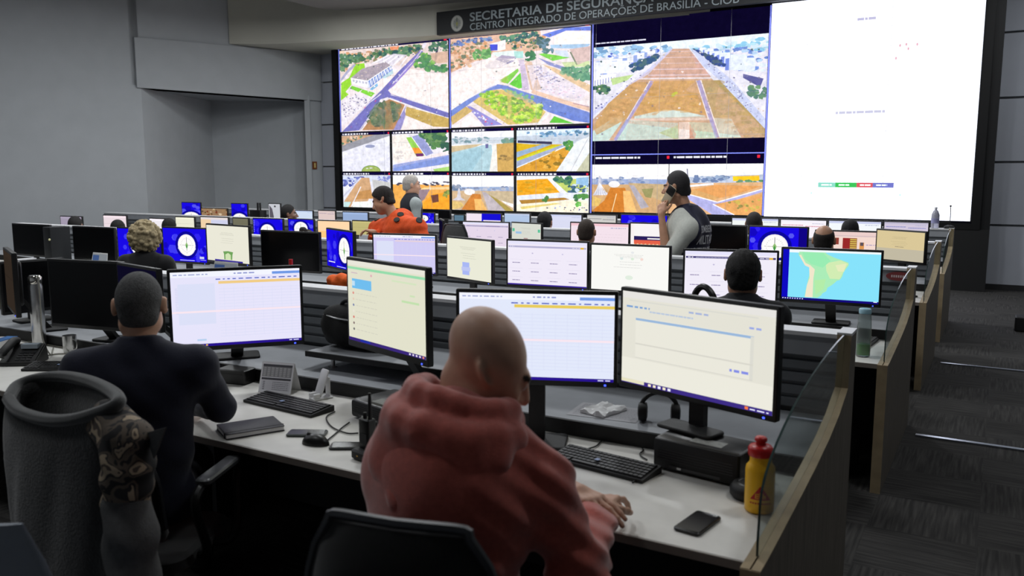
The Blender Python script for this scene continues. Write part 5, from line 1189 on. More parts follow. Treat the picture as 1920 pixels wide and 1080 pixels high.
# walkie-talkie
c = on(690, 858); t = thing('walkie_talkie', 'black walkie-talkie upright in its charging cradle beside the red sleeve', 'radio', (c.x, c.y, .7405), math.radians(-12))
obj('cradle', MB().rbox((-.045, -.05, 0), (.045, .05, .04), .015, 3), M_BLACKM, t)
obj('body', MB().rbox((-.03, -.02, .03), (.03, .02, .155), .008, 3), M_BLACK, t); obj('battery', MB().rbox((-.026, .018, .035), (.026, .032, .14), .006, 3), M_BLACKM, t)
obj('antenna', MB().tube([(.018, 0, .15), (.018, 0, .165), (.018, 0, .255)], [.009, .008, .0055], 10), M_RUBBER, t)
obj('knob', MB().lathe([(.008, .152), (.008, .172), (.006, .175)], (-.012, 0, 0), 12), M_BLACKM, t)
obj('speaker_grille', MB().box((-.02, -.0215, .06), (.02, -.019, .1)), M_DARK, t, smooth=False); obj('charge_light', MB().box((-.004, -.0512, .018), (.004, -.049, .022)), mat('amber_light', (220, 170, 60), .4), t, smooth=False)
# second radio, standing right behind the first
c = on(722, 840); t = thing('walkie_talkie', 'second black radio peeking out between the cradle and the red sleeve', 'radio', (c.x, c.y + .02, .7405), math.radians(-25))
obj('body', MB().rbox((-.028, -.02, 0), (.028, .02, .125), .008, 3), M_BLACK, t); obj('antenna', MB().tube([(.016, 0, .12), (.016, 0, .16)], [.008, .006], 10), M_RUBBER, t); obj('knob', MB().lathe([(.008, .122), (.008, .138)], (-.012, 0, 0), 12), M_BLACKM, t)
# yellow bottle
c = on(1417, 962); BOT = c.copy(); t = thing('squeeze_bottle', 'yellow squeeze bottle with red lid and red triangle mark', 'bottle', (c.x, c.y + .03, .7405), 0); t.scale = (1.2, 1.2, 1)
M_YEL = mat('yellow_plastic', (236, 182, 22), .38, noise=.03, nscale=8)
prof = [(.0, .0), (.030, .0), (.036, .006), (.0365, .03), (.0365, .135), (.035, .148), (.028, .158), (.0265, .165), (.0265, .185), (0, .186)]
sc_ = 1.0
obj('body', MB().lathe([(r_ * sc_, z_) for r_, z_ in prof], n=36), M_YEL, t, angle=60)
M_RED = mat('red_plastic', (186, 24, 26), .32)
obj('lid', MB().lathe([(0, .182), (.030, .182), (.032, .188), (.032, .206), (.028, .214), (.014, .218), (.012, .226), (.016, .230), (.016, .238), (.012, .243), (0, .243)], n=32), M_RED, t, angle=60)
mk = MB()
def wrap(u_, z_, r_=.0369): return (r_ * math.sin(u_ / r_), -r_ * math.cos(u_ / r_), z_)
Mr = Matrix.Rotation(math.radians(18), 4, 'Z')
def wpoly(pts, n=10, r_=.0369):
    # strip mesh of a shape given as rows (z, u_left, u_right)
    v_, f_ = [], []
    for z_, a_, b_ in pts:
        for i in range(n + 1): v_.append(Mr @ Vector(wrap(a_ + (b_ - a_) * i / n, z_, r_)))
    for j in range(len(pts) - 1):
        for i in range(n): f_.append((j * (n + 1) + i, j * (n + 1) + i + 1, (j + 1) * (n + 1) + i + 1, (j + 1) * (n + 1) + i))
    mk.add(v_, f_)
wpoly([(.05 + .045 * k / 6, -.026 * (1 - k / 6), .026 * (1 - k / 6)) for k in range(7)])
obj('triangle_mark', mk, M_RED, t, fix=False)
mk = MB()
for u0, z0, z1, w_ in ((-.012, .054, .070, .0022), (-.009, .054, .057, .006), (-.009, .0605, .0635, .006), (-.009, .067, .070, .006), (-.0015, .054, .074, .0028), (.004, .054, .072, .0025), (.009, .054, .066, .0025), (.004, .062, .065, .006)):
    wpoly([(z0, u0, u0 + w_), (z1, u0, u0 + w_)], 3, .0372)
obj('mark_strokes', mk, M_YEL, t, fix=False)
mk = MB()
for k in range(8): wpoly([(.036, -.026 + k * .0068, -.026 + k * .0068 + .0045), (.041, -.026 + k * .0068, -.026 + k * .0068 + .0045)], 3, .0371)
obj('lettering', mk, M_RED, t, fix=False)
# low rounded black device behind the bottle
c = on(1393, 940); t = thing('desk_speaker', 'low rounded black device behind the yellow bottle', 'device', (c.x + .01, c.y + .055, .7405), 0)
obj('shell', MB().lathe([(0, 0), (.058, 0), (.068, .012), (.068, .03), (.058, .046), (.03, .05), (0, .05)], n=32), M_BLACKM, t, angle=60); obj('top_ring', MB().lathe([(.034, .049), (.04, .0515), (.046, .0485)], n=32), M_BLACK, t)
# riser shelf with the black bag
sh0, sh1 = atZ(586, 664, .93), atZ(842, 706, .93)
yf = 3.15; x0, x1 = atY(572, 664, yf).x, atY(850, 700, yf).x; zsh = atY(600, 664, yf).z
t = thing('riser_shelf', 'grey shelf with black edge raised on a steel leg above the rear ledge', 'shelf', ((x0 + x1) / 2, yf, 0)); hw = (x1 - x0) / 2
obj('shelf_board', MB().box((-hw, .012, zsh - .02), (hw, .42, zsh + .004)), M_LEDGE, t, smooth=False); obj('edge_strip', MB().box((-hw, 0, zsh - .022), (hw, .012, zsh + .006)), M_BLACKM, t, smooth=False)
for lx in (-hw + .1, hw - .1):
    obj('leg', MB().lathe([(.024, .8005), (.024, .806), (.011, .808), (.011, zsh - .02)], (lx, .1, 0), 16), M_STEEL, t)
    obj('leg', MB().lathe([(.024, .8005), (.024, .806), (.011, .808), (.011, zsh - .02)], (lx, .38, 0), 16), M_STEEL, t)
M_BAG = mat('black_nylon', (12, 12, 13), .85, noise=.3, nscale=90, bump=.3, bscale=200)
F_bag = Field().ell((0, 0, .11), (.21, .11, .12), k=.05).cap((-.12, 0, .08), (.13, 0, .07), .085, k=.06).cap((-.15, -.02, .15), (.02, 0, .18), .05, k=.06)
a_ = atY(595, 655, yf + .2); b_ = atY(742, 680, yf + .2)
t = thing('bag', 'black soft bag lying on the riser shelf behind the chat monitor', 'bag', ((a_.x + b_.x) / 2 + .02, yf + .205, zsh + .012))
soft('bag_body', F_bag, M_BAG, t, .014, warp=lambda x, y, z: .006 * np.sin(x * 45 + z * 30) * np.sin(z * 38 + 1) + np.where(z < .006, .02, 0))
obj('zip', MB().tube([(-.17, -.075, .17), (-.05, -.112, .165), (.08, -.114, .16), (.17, -.07, .14)], .004, 6, smooth=4), M_STEEL, t); obj('handle', MB().tube([(-.09, -.03, .21), (-.05, -.04, .245), (.05, -.04, .245), (.09, -.03, .20)], .01, 8, smooth=4), M_BAG, t)
# headphones, papers and cloth on the ledge to the right
c = on(1140, 772, .803); t = thing('paper_sheet', 'printed sheet lying on the ledge under a white napkin', 'paper', (c.x, c.y, .8005), math.radians(6))
s = Scr((168, 168, 172)); 
for k in range(14): s.words(.06, .1 + k * .06, .94, .014, (120, 120, 126), rnd)
s.mesh('sheet', .30, .21, mat('printed_paper', (230, 230, 230), .8, vcol=True), t, (0, 0, .001), dz=6e-5, vaxis=(0, 1, 0), naxis=(0, 0, 1))
c = on(1132, 768, .81); t = thing('napkin', 'crumpled white folded napkin on the printed sheet', 'napkin', (c.x, c.y, .8025), math.radians(-14))
v_, f_ = [], []
rn = random.Random(3); N1 = 12
for j in range(N1):
    for i in range(N1): v_.append((-.06 + .12 * i / (N1 - 1) + rn.uniform(-.003, .003), -.085 + .17 * j / (N1 - 1) + rn.uniform(-.003, .003), .012 + rn.uniform(-.005, .006) + .01 * math.sin(i * .9) * math.cos(j * .7)))
for j in range(N1 - 1):
    for i in range(N1 - 1): f_.append((j * N1 + i, j * N1 + i + 1, (j + 1) * N1 + i + 1, (j + 1) * N1 + i))
mm = MB().add(v_, f_); mm.add([(x_, y_, .001) for x_, y_, z_ in v_], [f[::-1] for f in f_])
for e_ in [[(i, i + 1) for i in range(N1 - 1)], [((N1 - 1) * N1 + i + 1, (N1 - 1) * N1 + i) for i in range(N1 - 1)], [((j + 1) * N1, j * N1) for j in range(N1 - 1)], [(j * N1 + N1 - 1, (j + 1) * N1 + N1 - 1) for j in range(N1 - 1)]]:
    mm.f += [(a, a + N1 * N1, b + N1 * N1, b) for a, b in e_]; mm.m += [0] * len(e_)
obj('folded_cloth', mm, M_PAPER, t, angle=30)
c = on(1232, 792, .805); t = thing('headset', 'black headset lying on the ledge under the largest lit monitor', 'headset', (c.x, c.y + .02, .8005), math.radians(20))
obj('headband', MB().tube([(-.075, 0, .04)] + [(-.078 * math.cos(a), 0, .04 + .085 * math.sin(a)) for a in [math.pi * k / 10 for k in range(1, 10)]] + [(.075, 0, .04)], .009, 8), M_BLACKM, t)
for s_ in (-1, 1): obj('ear_cup', MB().lathe([(.02, -.022), (.038, -.018), (.04, 0), (.036, .014), (.015, .018)], n=20, M=Matrix.Translation((s_ * .068, 0, .042)) @ Matrix.Rotation(s_ * math.pi / 2, 4, 'Y')), M_BLACKM, t)
# far left of the front bench: thermos, cup, phones, cables
c = on(84, 628); yt_ = 2.98
a_ = atY(80, 600, yt_)
t = thing('thermos', 'brushed steel thermos bottle left of the switched-off monitor', 'thermos', (a_.x, yt_ - .03, .7405)); ht = atY(80, 516, yt_).z - .7405
obj('flask', MB().lathe([(0, 0), (.036, 0), (.04, .005), (.04, ht - .07), (.036, ht - .055), (.036, ht - .05)], n=32), M_STEEL, t, angle=50); obj('lid', MB().lathe([(.036, ht - .05), (.039, ht - .045), (.039, ht - .012), (.03, ht), (0, ht)], n=32), mat('polished_steel', (215, 212, 205), .15, 1.0), t, angle=50)
a_ = atY(130, 632, 2.93); t = thing('steel_mug', 'small steel mug under the switched-off monitor', 'mug', (a_.x, 2.93, .7405))
obj('cup', MB().lathe([(0, 0), (.034, 0), (.037, .004), (.04, .105), (.037, .105), (.034, .008), (0, .007)], n=28), M_STEEL, t, angle=50); obj('handle', MB().tube([(.037, 0, .085), (.066, 0, .075), (.066, 0, .035), (.037, 0, .025)], .004, 8, smooth=4), M_STEEL, t)
def desk_phone(label, px, py, yaw, s_=1.0):
    c = on(px, py); t = thing('desk_phone', label, 'telephone', (c.x, c.y, .7405), math.radians(yaw))
    obj('body', MB().loft([[(-.1, -.09, 0), (.1, -.09, 0), (.1, .09, 0), (-.1, .09, 0)], [(-.1, -.09, .02), (.1, -.09, .02), (.09, .085, .10), (-.09, .085, .10)]]), M_BLACK, t, bevel=.006)
    obj('handset', MB().tube([(-.085, -.085, .055), (-.08, -.06, .075), (-.075, .05, .115), (-.07, .085, .11)], [.024, .017, .017, .024], 10, smooth=3), M_BLACKM, t)
    obj('display', MB().box((-.02, .02, .078), (.07, .07, .102), M=Matrix.Rotation(0, 4, 'X')), mat('phone_lcd', (150, 160, 170), .25), t, smooth=False)
    k = MB()
    for i in range(3):
        for j in range(4): k.box((-.015 + i * .03, -.07 + j * .02, .026 + j * .0088), (.007 + i * .03, -.056 + j * .02, .036 + j * .0088))
    obj('keypad', k, M_DARK, t, smooth=False); return t
desk_phone('black desk telephone at the left end of the front workbench', 45, 680, 35)
c = on(352, 700); t = thing('black_box', 'low black box standing right of the grey-haired man', 'box', (c.x, c.y - .06, .7405), math.radians(10))
obj('case', MB().rbox((-.13, -.09, 0), (.13, .09, .1), .01, 3), M_BLACK, t); obj('front_slot', MB().box((-.1, -.0915, .03), (.1, -.0895, .045)), M_DARK, t, smooth=False)
a_ = atY(15, 610, 2.9); t = thing('paper_stack', 'white papers with a blue corner stacked at the left end of the front workbench', 'paper', (a_.x, 2.75, .7405), math.radians(25))
obj('sheets', MB().box((-.15, -.1, 0), (.15, .1, .05)), M_PAPER, t, smooth=False); obj('blue_sheet', MB().box((.08, -.1, .0502), (.15, .1, .054)), mat('blue_paper', (60, 120, 190), .7), t, smooth=False)
def cable(label, pts, r_=.0032, m=None, name='cable'):
    o = obj(name, MB().tube(pts, r_, 6, smooth=6), m or M_RUBBER); return tag(o, label, 'cable')
def q(px, py, z=.7455):
    p = on(px, py, z); return (p.x, min(p.y, ROWS[0] + .76), z)
cable('black cable from the calendar keyboard to the ledge', [q(585, 733), q(578, 722), q(578, 710), q(592, 704), q(612, 702)])
cable('black cable of the mouse in front of the dark phone', [q(613, 826), q(630, 812), q(641, 802), q(655, 792)])
cable('black cable looping beside the walkie-talkie', [q(628, 772), q(612, 782), q(622, 800), q(650, 812), q(672, 812)])
cable('black cable above the keyboard of the bald man', [q(1072, 850), q(1100, 842), q(1118, 836), q(1128, 826), q(1143, 820)])
cable('thin black cable running to the desktop computer under the largest monitor', [q(1186, 905), q(1200, 896), q(1210, 886)])
cable('black cable curling from the ledge to the desktop computer', [q(1213, 862), q(1203, 856), q(1200, 850), q(1206, 845), q(1206, 838)])
M_GCAB = mat('grey_cable', (120, 118, 108), .5)
cable('grey cable looping over the desk at the left end', [q(78, 636), q(95, 642), q(118, 646), q(130, 654), q(128, 662), q(105, 664), q(78, 668)], .004, M_GCAB)
cable('grey cable hanging from the edge-on monitor down to the desk', [(-5.02, 2.9, 1.2), (-4.95, 2.86, 1.0), (-4.85, 2.8, .85), (-4.75, 2.78, .76), q(100, 652)], .004, M_GCAB)
for k, (x_, y_) in enumerate(((395, 692), (408, 700), (420, 696))): cable('tangled black cable behind the lilac spreadsheet monitor, ' + ('nearest the box', 'middle one', 'farthest right')[k], [q(x_ - 18, y_ - 8), q(x_ - 4, y_ + 4), q(x_ + 12, y_ - 3), q(x_ + 6, y_ - 12), q(x_ - 10, y_ - 6)])
c = on(447, 715); t = thing('docking_base', 'black block base in front of the lilac spreadsheet monitor', 'base', (c.x, c.y - .01, .7405), math.radians(12))
obj('block', MB().rbox((-.085, -.05, 0), (.085, .05, .075), .01, 3), M_BLACK, t); obj('ridge', MB().box((-.07, -.0515, .05), (.07, -.0495, .056)), M_DARK, t, smooth=False)
# ------------------------------------------------------------------ things on the rows behind
def at_row(px, py, Y): return atY(px, py, Y)
a_ = at_row(1618, 660, 5.22); t = thing('water_bottle', 'clear bottle of green drink with blue cap on the second workbench', 'bottle', (a_.x, 5.22, .7405)); hb = atY(1618, 578, 5.22).z - .7405
M_CLR = mat('clear_plastic', (225, 232, 230), .08, trans=.9, ior=1.3)
obj('bottle_wall', MB().lathe([(0, .0), (.036, 0), (.04, .01), (.041, hb * .5), (.037, hb * .78), (.033, hb * .9), (.033, hb * .92), (.0315, hb * .92), (.0315, hb * .9), (.035, hb * .77), (.0388, hb * .5), (.0378, .012), (0, .004)], n=28), M_CLR, t, angle=50)
obj('green_drink', MB().lathe([(0, .006), (.036, .012), (.0374, hb * .27), (0, hb * .27)], n=28), mat('green_liquid', (96, 200, 40), .2, trans=.3), t); obj('cap', MB().lathe([(.0345, hb * .9), (.0345, hb * .985), (.03, hb), (0, hb)], n=28), mat('pale_blue_cap', (150, 190, 205), .4), t, angle=50)
a_ = at_row(1752, 430, 11.5); zt_ = 1.1525; t = thing('water_bottle', 'small clear water bottle on the farthest partition near the aisle', 'bottle', (a_.x, 11.53, zt_))
obj('bottle_wall', MB().lathe([(0, 0), (.042, 0), (.046, .02), (.046, .16), (.03, .205), (.014, .225), (.014, .24), (0, .24)], n=24), mat('milky_plastic', (206, 206, 222), .2, trans=.5), t, angle=50); obj('cap', MB().lathe([(.017, .236), (.017, .256), (0, .256)], n=16), M_WHITE, t); obj('paper_label', MB().lathe([(.0465, .06), (.0465, .12)], n=24), mat('bottle_label', (150, 150, 190), .6), t)
a_ = at_row(1781, 432, 11.3); t = thing('desk_microphone', 'thin gooseneck microphone on the farthest partition end', 'microphone', (a_.x - .02, 11.53, zt_ + .002))
obj('base', MB().lathe([(.06, 0), (.055, .025), (.02, .04), (0, .04)], n=20), M_BLACKM, t); obj('gooseneck', MB().tube([(0, 0, .035), (.005, 0, .15), (.0, 0, .26)], .005, 6, smooth=3), M_BLACK, t); obj('microphone_head', MB().ball((0, 0, .27), .012, 6), M_BLACKM, t)
# row 2, aisle end: phone keypad and keyboard
a_ = atZ(1655, 628, .742); t = thing('keyboard', 'black keyboard beside the green drink bottle', 'keyboard', (a_.x - .08, 5.58, .7405), math.radians(86))
obj('tray', MB().rbox((-.2, -.07, 0), (.2, .07, .02), .01, 3), M_BLACKM, t); kk = MB()
for r_ in range(5):
    for q_ in range(17): kk.box((-.19 + q_ * .0225, -.06 + r_ * .024, .019), (-.171 + q_ * .0225, -.04 + r_ * .024, .026))
obj('keys', kk, M_DARK, t, smooth=False)
a_ = atZ(1633, 600, .742); t = thing('paper_sheet', 'pale sheet with a blue strip behind the green drink bottle', 'paper', (a_.x, a_.y + .02, .7405)); obj('sheet', MB().box((-.09, -.11, 0), (.09, .11, .002)), M_PAPER, t, smooth=False); obj('blue_strip', MB().box((-.09, .07, .0021), (.09, .1, .003)), mat('violet_paper', (110, 110, 190), .7), t, smooth=False)
# badge on the second partition
a_ = atY(1686, 512, ROWS[1] + 1.372)
t = tag(obj('badge', MB().lathe([(0, 0), (.98, 0), (1, .006), (.98, .012), (0, .012)], n=32, M=Matrix.Translation((a_.x, ROWS[1] + 1.3795, 1.0925)) @ Matrix.Rotation(math.pi / 2, 4, 'X') @ Matrix.Diagonal((.085, .032, .9, 1))), mat('dark_red_badge', (128, 54, 56), .5)), 'dark red oval badge fixed on the second partition near the aisle', 'badge')
b2 = MB()
for k in range(7): b2.box((a_.x - .05 + k * .0145, ROWS[1] + 1.3675, 1.084), (a_.x - .041 + k * .0145, ROWS[1] + 1.369, 1.101))
bl = obj('lettering', b2, mat('badge_lettering', (206, 190, 190), .5), t, smooth=False)
# tent cards on the second row
def tent(label, px, py, Y, z=None, w_=.26, h_=.12, blue=True, yaw=0):
    a_ = atY(px, py, Y); z0 = .8005 if Y > 5.85 else .7405
    z0 = z or z0
    t = thing('tent_card', label, 'card', (a_.x, Y, z0), math.radians(yaw))
    hh = max(.08, a_.z - z0)
    obj('card', MB().loft([[(-w_ / 2, -.05, 0), (w_ / 2, -.05, 0), (w_ / 2 - .03, 0, hh), (-w_ / 2 + .03, 0, hh)], [(-w_ / 2, -.047, 0), (w_ / 2, -.047, 0), (w_ / 2 - .03, .002, hh), (-w_ / 2 + .03, .002, hh)]]).box((-w_ / 2, -.05, 0), (w_ / 2, .05, .002)), M_PAPER, t, smooth=False)
    s = Scr((190, 196, 204)); s.rect(0, .1, .45, .95, (86, 122, 190)) if blue else s.rect(.1, .3, .9, .6, (130, 134, 140)); L_ = math.hypot(hh, .05)
    s.mesh('printed_face', (w_ - .06) * .96, L_ * .9, mat('printed_paper', (230, 230, 230), .8, vcol=True), t, (0, -.0258, hh / 2), dz=1e-4, vaxis=(0, .05 / L_, hh / L_), naxis=(0, -hh / L_, .05 / L_)); return t
tent('white and blue tent card in front of the left switched-off monitors', 188, 474, 5.28, w_=.30)
tent('white and blue tent card under the cream crest document', 424, 491, 5.15, w_=.36)
tent('grey tent card left of the black monitor with the red-capped bottle', 472, 442, 7.92, w_=.22, blue=False)
tent('grey tent card between the blue clock desktop and the man in orange', 686, 440, 7.92, w_=.26, blue=False)
a_ = atY(545, 486, 5.15); t = thing('drink_bottle', 'small bottle with red cap in front of a black monitor', 'bottle', (a_.x, 5.15, .7405)); hb = max(.15, a_.z - .7405)
obj('bottle_wall', MB().lathe([(0, 0), (.034, 0), (.036, .01), (.036, hb * .6), (.014, hb * .86), (.014, hb * .9), (0, hb * .9)], n=20), M_CLR, t, angle=50); obj('cap', MB().lathe([(.017, hb * .87), (.017, hb), (0, hb)], n=16), M_RED, t)
M_ORG = mat('orange_cloth', (236, 100, 30), .85, noise=.1, nscale=30, bump=.3, bscale=60)
a_ = atY(640, 530, 4.60)
F_j = Field().ell((0, 0, 0), (.11, .05, .05), k=.05).cap((-.08, 0, .01), (.07, .01, .02), .04, k=.05).cap((.03, 0, -.02), (.09, -.02, -.08), .035, k=.04)
ORG_CHAIR = office_chair('dark office chair with an orange cloth over its back, behind the front partition', a_.x + .1, 4.95, 0)
t = thing('cloth', 'crumpled orange cloth draped over a chair back behind the front partition', 'cloth', (a_.x, 4.60, a_.z - .0)); soft('cloth_fold', F_j, M_ORG, t, .012, warp=lambda x, y, z: .008 * np.sin(x * 60 + z * 25) * np.cos(z * 50 - x * 20))
a_ = atY(590, 520, 4.6); office_chair('dark office chair left of the orange cloth', a_.x - .50, 4.88, 14)
# row 2 tablet stands etc.
a_ = atY(839, 423, 7.05); office_chair('grey mesh chair with rounded back in front of a dark angled monitor', a_.x + .06, 7.34, 0, M_FABG, bw=.36, bh=a_.z - .55, bz=.55, lean=.02)
# router box at the far left of the last row
a_ = atY(489, 394, 10.6); t = thing('router_box', 'black box with two upright antennas at the far left of the farthest row', 'router', (a_.x - .05, 10.58, .7405)); hb = a_.z - .7405
obj('case', MB().rbox((-.13, -.08, 0), (.13, .08, hb), .01, 3), M_BLACK, t)
for x_ in (0.0, .06): obj('antenna', MB().tube([(x_, 0, hb - .01), (x_, 0, hb + .13)], .017, 8), M_BLACKM, t)
# computer tower between two black monitors of the second row
a_ = atY(118, 424, 5.72); t = thing('computer_tower', 'slim dark tower with a small light between two black monitors of the second row', 'computer', (a_.x, 5.62, .7405)); hb = a_.z - .7405
obj('case', MB().rbox((-.07, -.1, 0), (.07, .14, hb), .01, 3), mat('dark_tower', (26, 28, 31), .5), t); obj('status_light', MB().ball((.055, -.1, hb - .14), .014, 6), mat('pale_light', (225, 222, 170), .3), t)
# fire call point on the pillar
a_ = lw(590); zz = zat(590, 310, a_); t = thing('wall_plate', 'small orange-brown framed plate on the grey pillar', 'wall plate', (a_.x + nL.x * .0, a_.y + nL.y * .0, zz), math.atan2(dirL.y, dirL.x))
obj('frame', MB().box((-.06, -.022, -.09), (.06, -.0005, .09)), mat('rust_frame', (120, 66, 30), .5), t, smooth=False); obj('insert', MB().box((-.022, -.026, -.055), (.022, -.021, .055)), mat('cream_insert', (206, 186, 120), .5), t, smooth=False)
# backpack under the second workbench
a_ = atZ(1610, 905, 0); F_b = Field().ell((0, 0, .2), (.16, .12, .22), k=.05).ell((0, -.1, .14), (.12, .06, .12), k=.04).cap((-.08, .02, .05), (.08, .02, .05), .07, k=.05)
t = thing('backpack', 'black backpack standing on the floor under the second workbench', 'bag', (-.80, 5.25, .0)); soft('bag_body', F_b, M_BAG, t, .015, warp=lambda x, y, z: np.where(z < .004, .05, 0) + 0 * x)
for s_ in (-1, 1): obj('strap', MB().tube([(s_ * .07, .1, .38), (s_ * .09, .16, .28), (s_ * .1, .14, .12), (s_ * .09, .1, .05)], .014, 6, smooth=4), M_BAG, t)
# dark case at the right edge of the aisle
a_ = atZ(1911, 622, 0); t = thing('floor_case', 'black case on the aisle floor at the right border of the photo', 'case', (a_.x + .12, a_.y + .1, 0)); obj('case_body', MB().rbox((-.17, -.1, 0), (.2, .14, .17), .02, 3), M_BLACKM, t); obj('handle', MB().tube([(-.05, 0, .165), (-.05, 0, .2), (.05, 0, .2), (.05, 0, .165)], .01, 6), M_BLACK, t)
# ------------------------------------------------------------------ people
V3 = lambda *a: np.array(a, float)
def nrm(v): return v / max(np.linalg.norm(v), 1e-9)
def rotz(a): c, s_ = math.cos(a), math.sin(a); return np.array([[c, -s_, 0], [s_, c, 0], [0, 0, 1]])
def rotx(a): c, s_ = math.cos(a), math.sin(a); return np.array([[1, 0, 0], [0, c, -s_], [0, s_, c]])
def roty(a): c, s_ = math.cos(a), math.sin(a); return np.array([[c, 0, s_], [0, 1, 0], [-s_, 0, c]])
def head_R(yaw, pitch=0, roll=0): return rotz(math.radians(yaw)) @ rotx(math.radians(pitch)) @ roty(math.radians(roll))   # columns: right, forward, up
def head_field(F, c, Rm, s_=1.0, ears=True, fat=1.0):
    P = lambda x, y, z: c + Rm @ (V3(x, y, z) * s_)
    I = Rm.T
    F.ell(P(0, -.014, .03), V3(.077, .098, .098) * s_, I, k=.02 * s_)
    F.ell(P(0, .022, -.035), V3(.066 * fat, .074, .088) * s_, I, k=.03 * s_)
    F.ell(P(0, .060, -.088), V3(.036, .032, .028) * s_, I, k=.03 * s_)
    for sx in (-1, 1):
        F.ell(P(sx * .046, -.0, -.066), V3(.024 * fat, .05, .03) * s_, I, k=.03 * s_)
        F.ell(P(sx * .045, .062, -.022), V3(.022, .022, .02) * s_, I, k=.02 * s_)
    F.cap(P(-.035, .082, .022), P(.035, .082, .022), .011 * s_, k=.016 * s_)
    for sx in (-1, 1): F.ell(P(sx * .032, .1, .002), V3(.017, .014, .011) * s_, I, k=.012 * s_, sub=True)
    for sx in (-1, 1): F.ell(P(sx * .032, .082, .002), V3(.0125, .0125, .0105) * s_, I, k=.004 * s_)
    F.cap(P(0, .092, .008), P(0, .112, -.03), .0085 * s_, .0135 * s_, k=.012 * s_)
    for sx in (-1, 1): F.ell(P(sx * .012, .099, -.034), V3(.009, .011, .008) * s_, I, k=.008 * s_)
    F.cap(P(-.019, .087, -.061), P(.019, .087, -.061), .0075 * s_, k=.008 * s_); F.cap(P(-.016, .086, -.073), P(.016, .086, -.073), .008 * s_, k=.008 * s_)
    F.cap(P(-.018, .099, -.067), P(.018, .099, -.067), .0028 * s_, k=.004 * s_, sub=True)
    if ears:
        for sx in (-1, 1):
            F.ell(P(sx * .086, -.014, .002), V3(.012, .021, .034) * s_, I @ rotz(-sx * .35), k=.008 * s_)
            F.ell(P(sx * .098, -.006, .004), V3(.006, .010, .018) * s_, I @ rotz(-sx * .35), k=.006 * s_, sub=True)
def hand_field(F, w, d, pn, thumb=1, curl=.5, spread=.12, s_=1.0, thumb_in=.4):
    d, pn = nrm(d), nrm(pn - nrm(d) * (pn @ nrm(d))); sd = np.cross(d, pn) * thumb      # towards the thumb side
    F.cap(w, w + d * .03 * s_, .024 * s_, .026 * s_, k=.015)
    kn = []
    for i in range(4):
        o = (1.5 - i) * .0205 * s_
        K = w + d * (.086 - .004 * abs(i - 1)) * s_ + sd * o; kn.append(K)
        F.cap(w + d * .02 * s_ + sd * o * .7, K, .0145 * s_, .0125 * s_, k=.012)
    Ls = [.040, .045, .042, .033]; rad = [.0092, .0095, .0092, .008]
    for i in range(4):
        p = kn[i]; ang = 0; dirv = nrm(d + sd * (1.5 - i) * spread)
        for j, fr in enumerate((1.0, .68, .52)):
            ang += curl * (.9, 1.0, .7)[j] * (1 + .12 * (i - 1.5))
            v = dirv * math.cos(ang) + pn * math.sin(ang); q = p + v * Ls[i] * fr * s_
            F.cap(p, q, rad[i] * (1 - .08 * j) * s_, rad[i] * (.94 - .1 * j) * s_, k=.004); p = q
    t0 = w + d * .022 * s_ + sd * .022 * s_; v = nrm(d * .75 + sd * .75 + pn * thumb_in)
    t1 = t0 + v * .042 * s_; F.cap(t0, t1, .0145 * s_, .0115 * s_, k=.01); v = nrm(d * .95 + sd * .25 + pn * (thumb_in + .1)); t2 = t1 + v * .032 * s_; F.cap(t1, t2, .0112 * s_, .0100 * s_, k=.005); v = nrm(d * 1 + sd * .05 + pn * (thumb_in + .2)); F.cap(t2, t2 + v * .024 * s_, .0100 * s_, .0085 * s_, k=.004)
def torso_axes(J):
    up = nrm(J['neck'] - J['pel']); r = J['shR'] - J['shL']; r = nrm(r - up * (r @ up)); return np.array([r, np.cross(up, r), up])
def torso_field(F, J, g=0, s_=1.0, belly=1.0, k=.05, cut=()):
    A = torso_axes(J); pel, nk = J['pel'], J['neck']; L = nk - pel; f = A[1]
    F.ell(pel, V3(.165, .125, .13) * s_ + g, A, k=k, cut=cut); F.ell(pel + L * .33 + f * .015, V3(.152 * belly, .125 * belly, .17) * s_ + g, A, k=k, cut=cut); F.ell(pel + L * .66 + f * .005, V3(.172, .122, .2) * s_ + g, A, k=k, cut=cut)
    for a in ('shL', 'shR'):
        F.cap(nk - A[2] * .02, J[a], .05 * s_ + g, .058 * s_ + g, k=k, cut=cut)
        F.cap(pel + L * .72, J[a] - A[2] * .03, .09 * s_ + g, .06 * s_ + g, k=k, cut=cut)
def arm_field(F, J, side, g=0, s_=1.0, f=1.0, k=.025, loose=0.0):
    sh, el, wr = J['sh' + side], J['el' + side], J['wr' + side]
    if f <= .5:
        e = sh + (el - sh) * f * 2; d = nrm(el - sh); F.cap(sh, e, .058 * s_ + g, .05 * s_ + g + loose, k=k, cut=[(e, d)]); return
    F.cap(sh, el, .057 * s_ + g, .045 * s_ + g, k=k)
    e = el + (wr - el) * min(1, (f - .5) * 2); d = nrm(wr - el); F.cap(el, e, .045 * s_ + g, (.034 if f < 1.2 else .029) * s_ + g + loose, k=k, cut=[(e, d)] if f < 1.2 else ())
def leg_field(F, J, g=0, s_=1.0, k=.04, foot=True, shoe=0.0):
    for a in 'LR':
        F.cap(J['hip' + a], J['kn' + a], .088 * s_ + g, .06 * s_ + g, k=k); F.cap(J['kn' + a], J['an' + a], .058 * s_ + g, .042 * s_ + g, k=.03)
        if foot: F.cap(J['an' + a] - V3(0, 0, .03), J['an' + a] + J.get('foot', V3(0, .15, -.045)), .042 * s_ + shoe, .034 * s_ + shoe, k=.03)
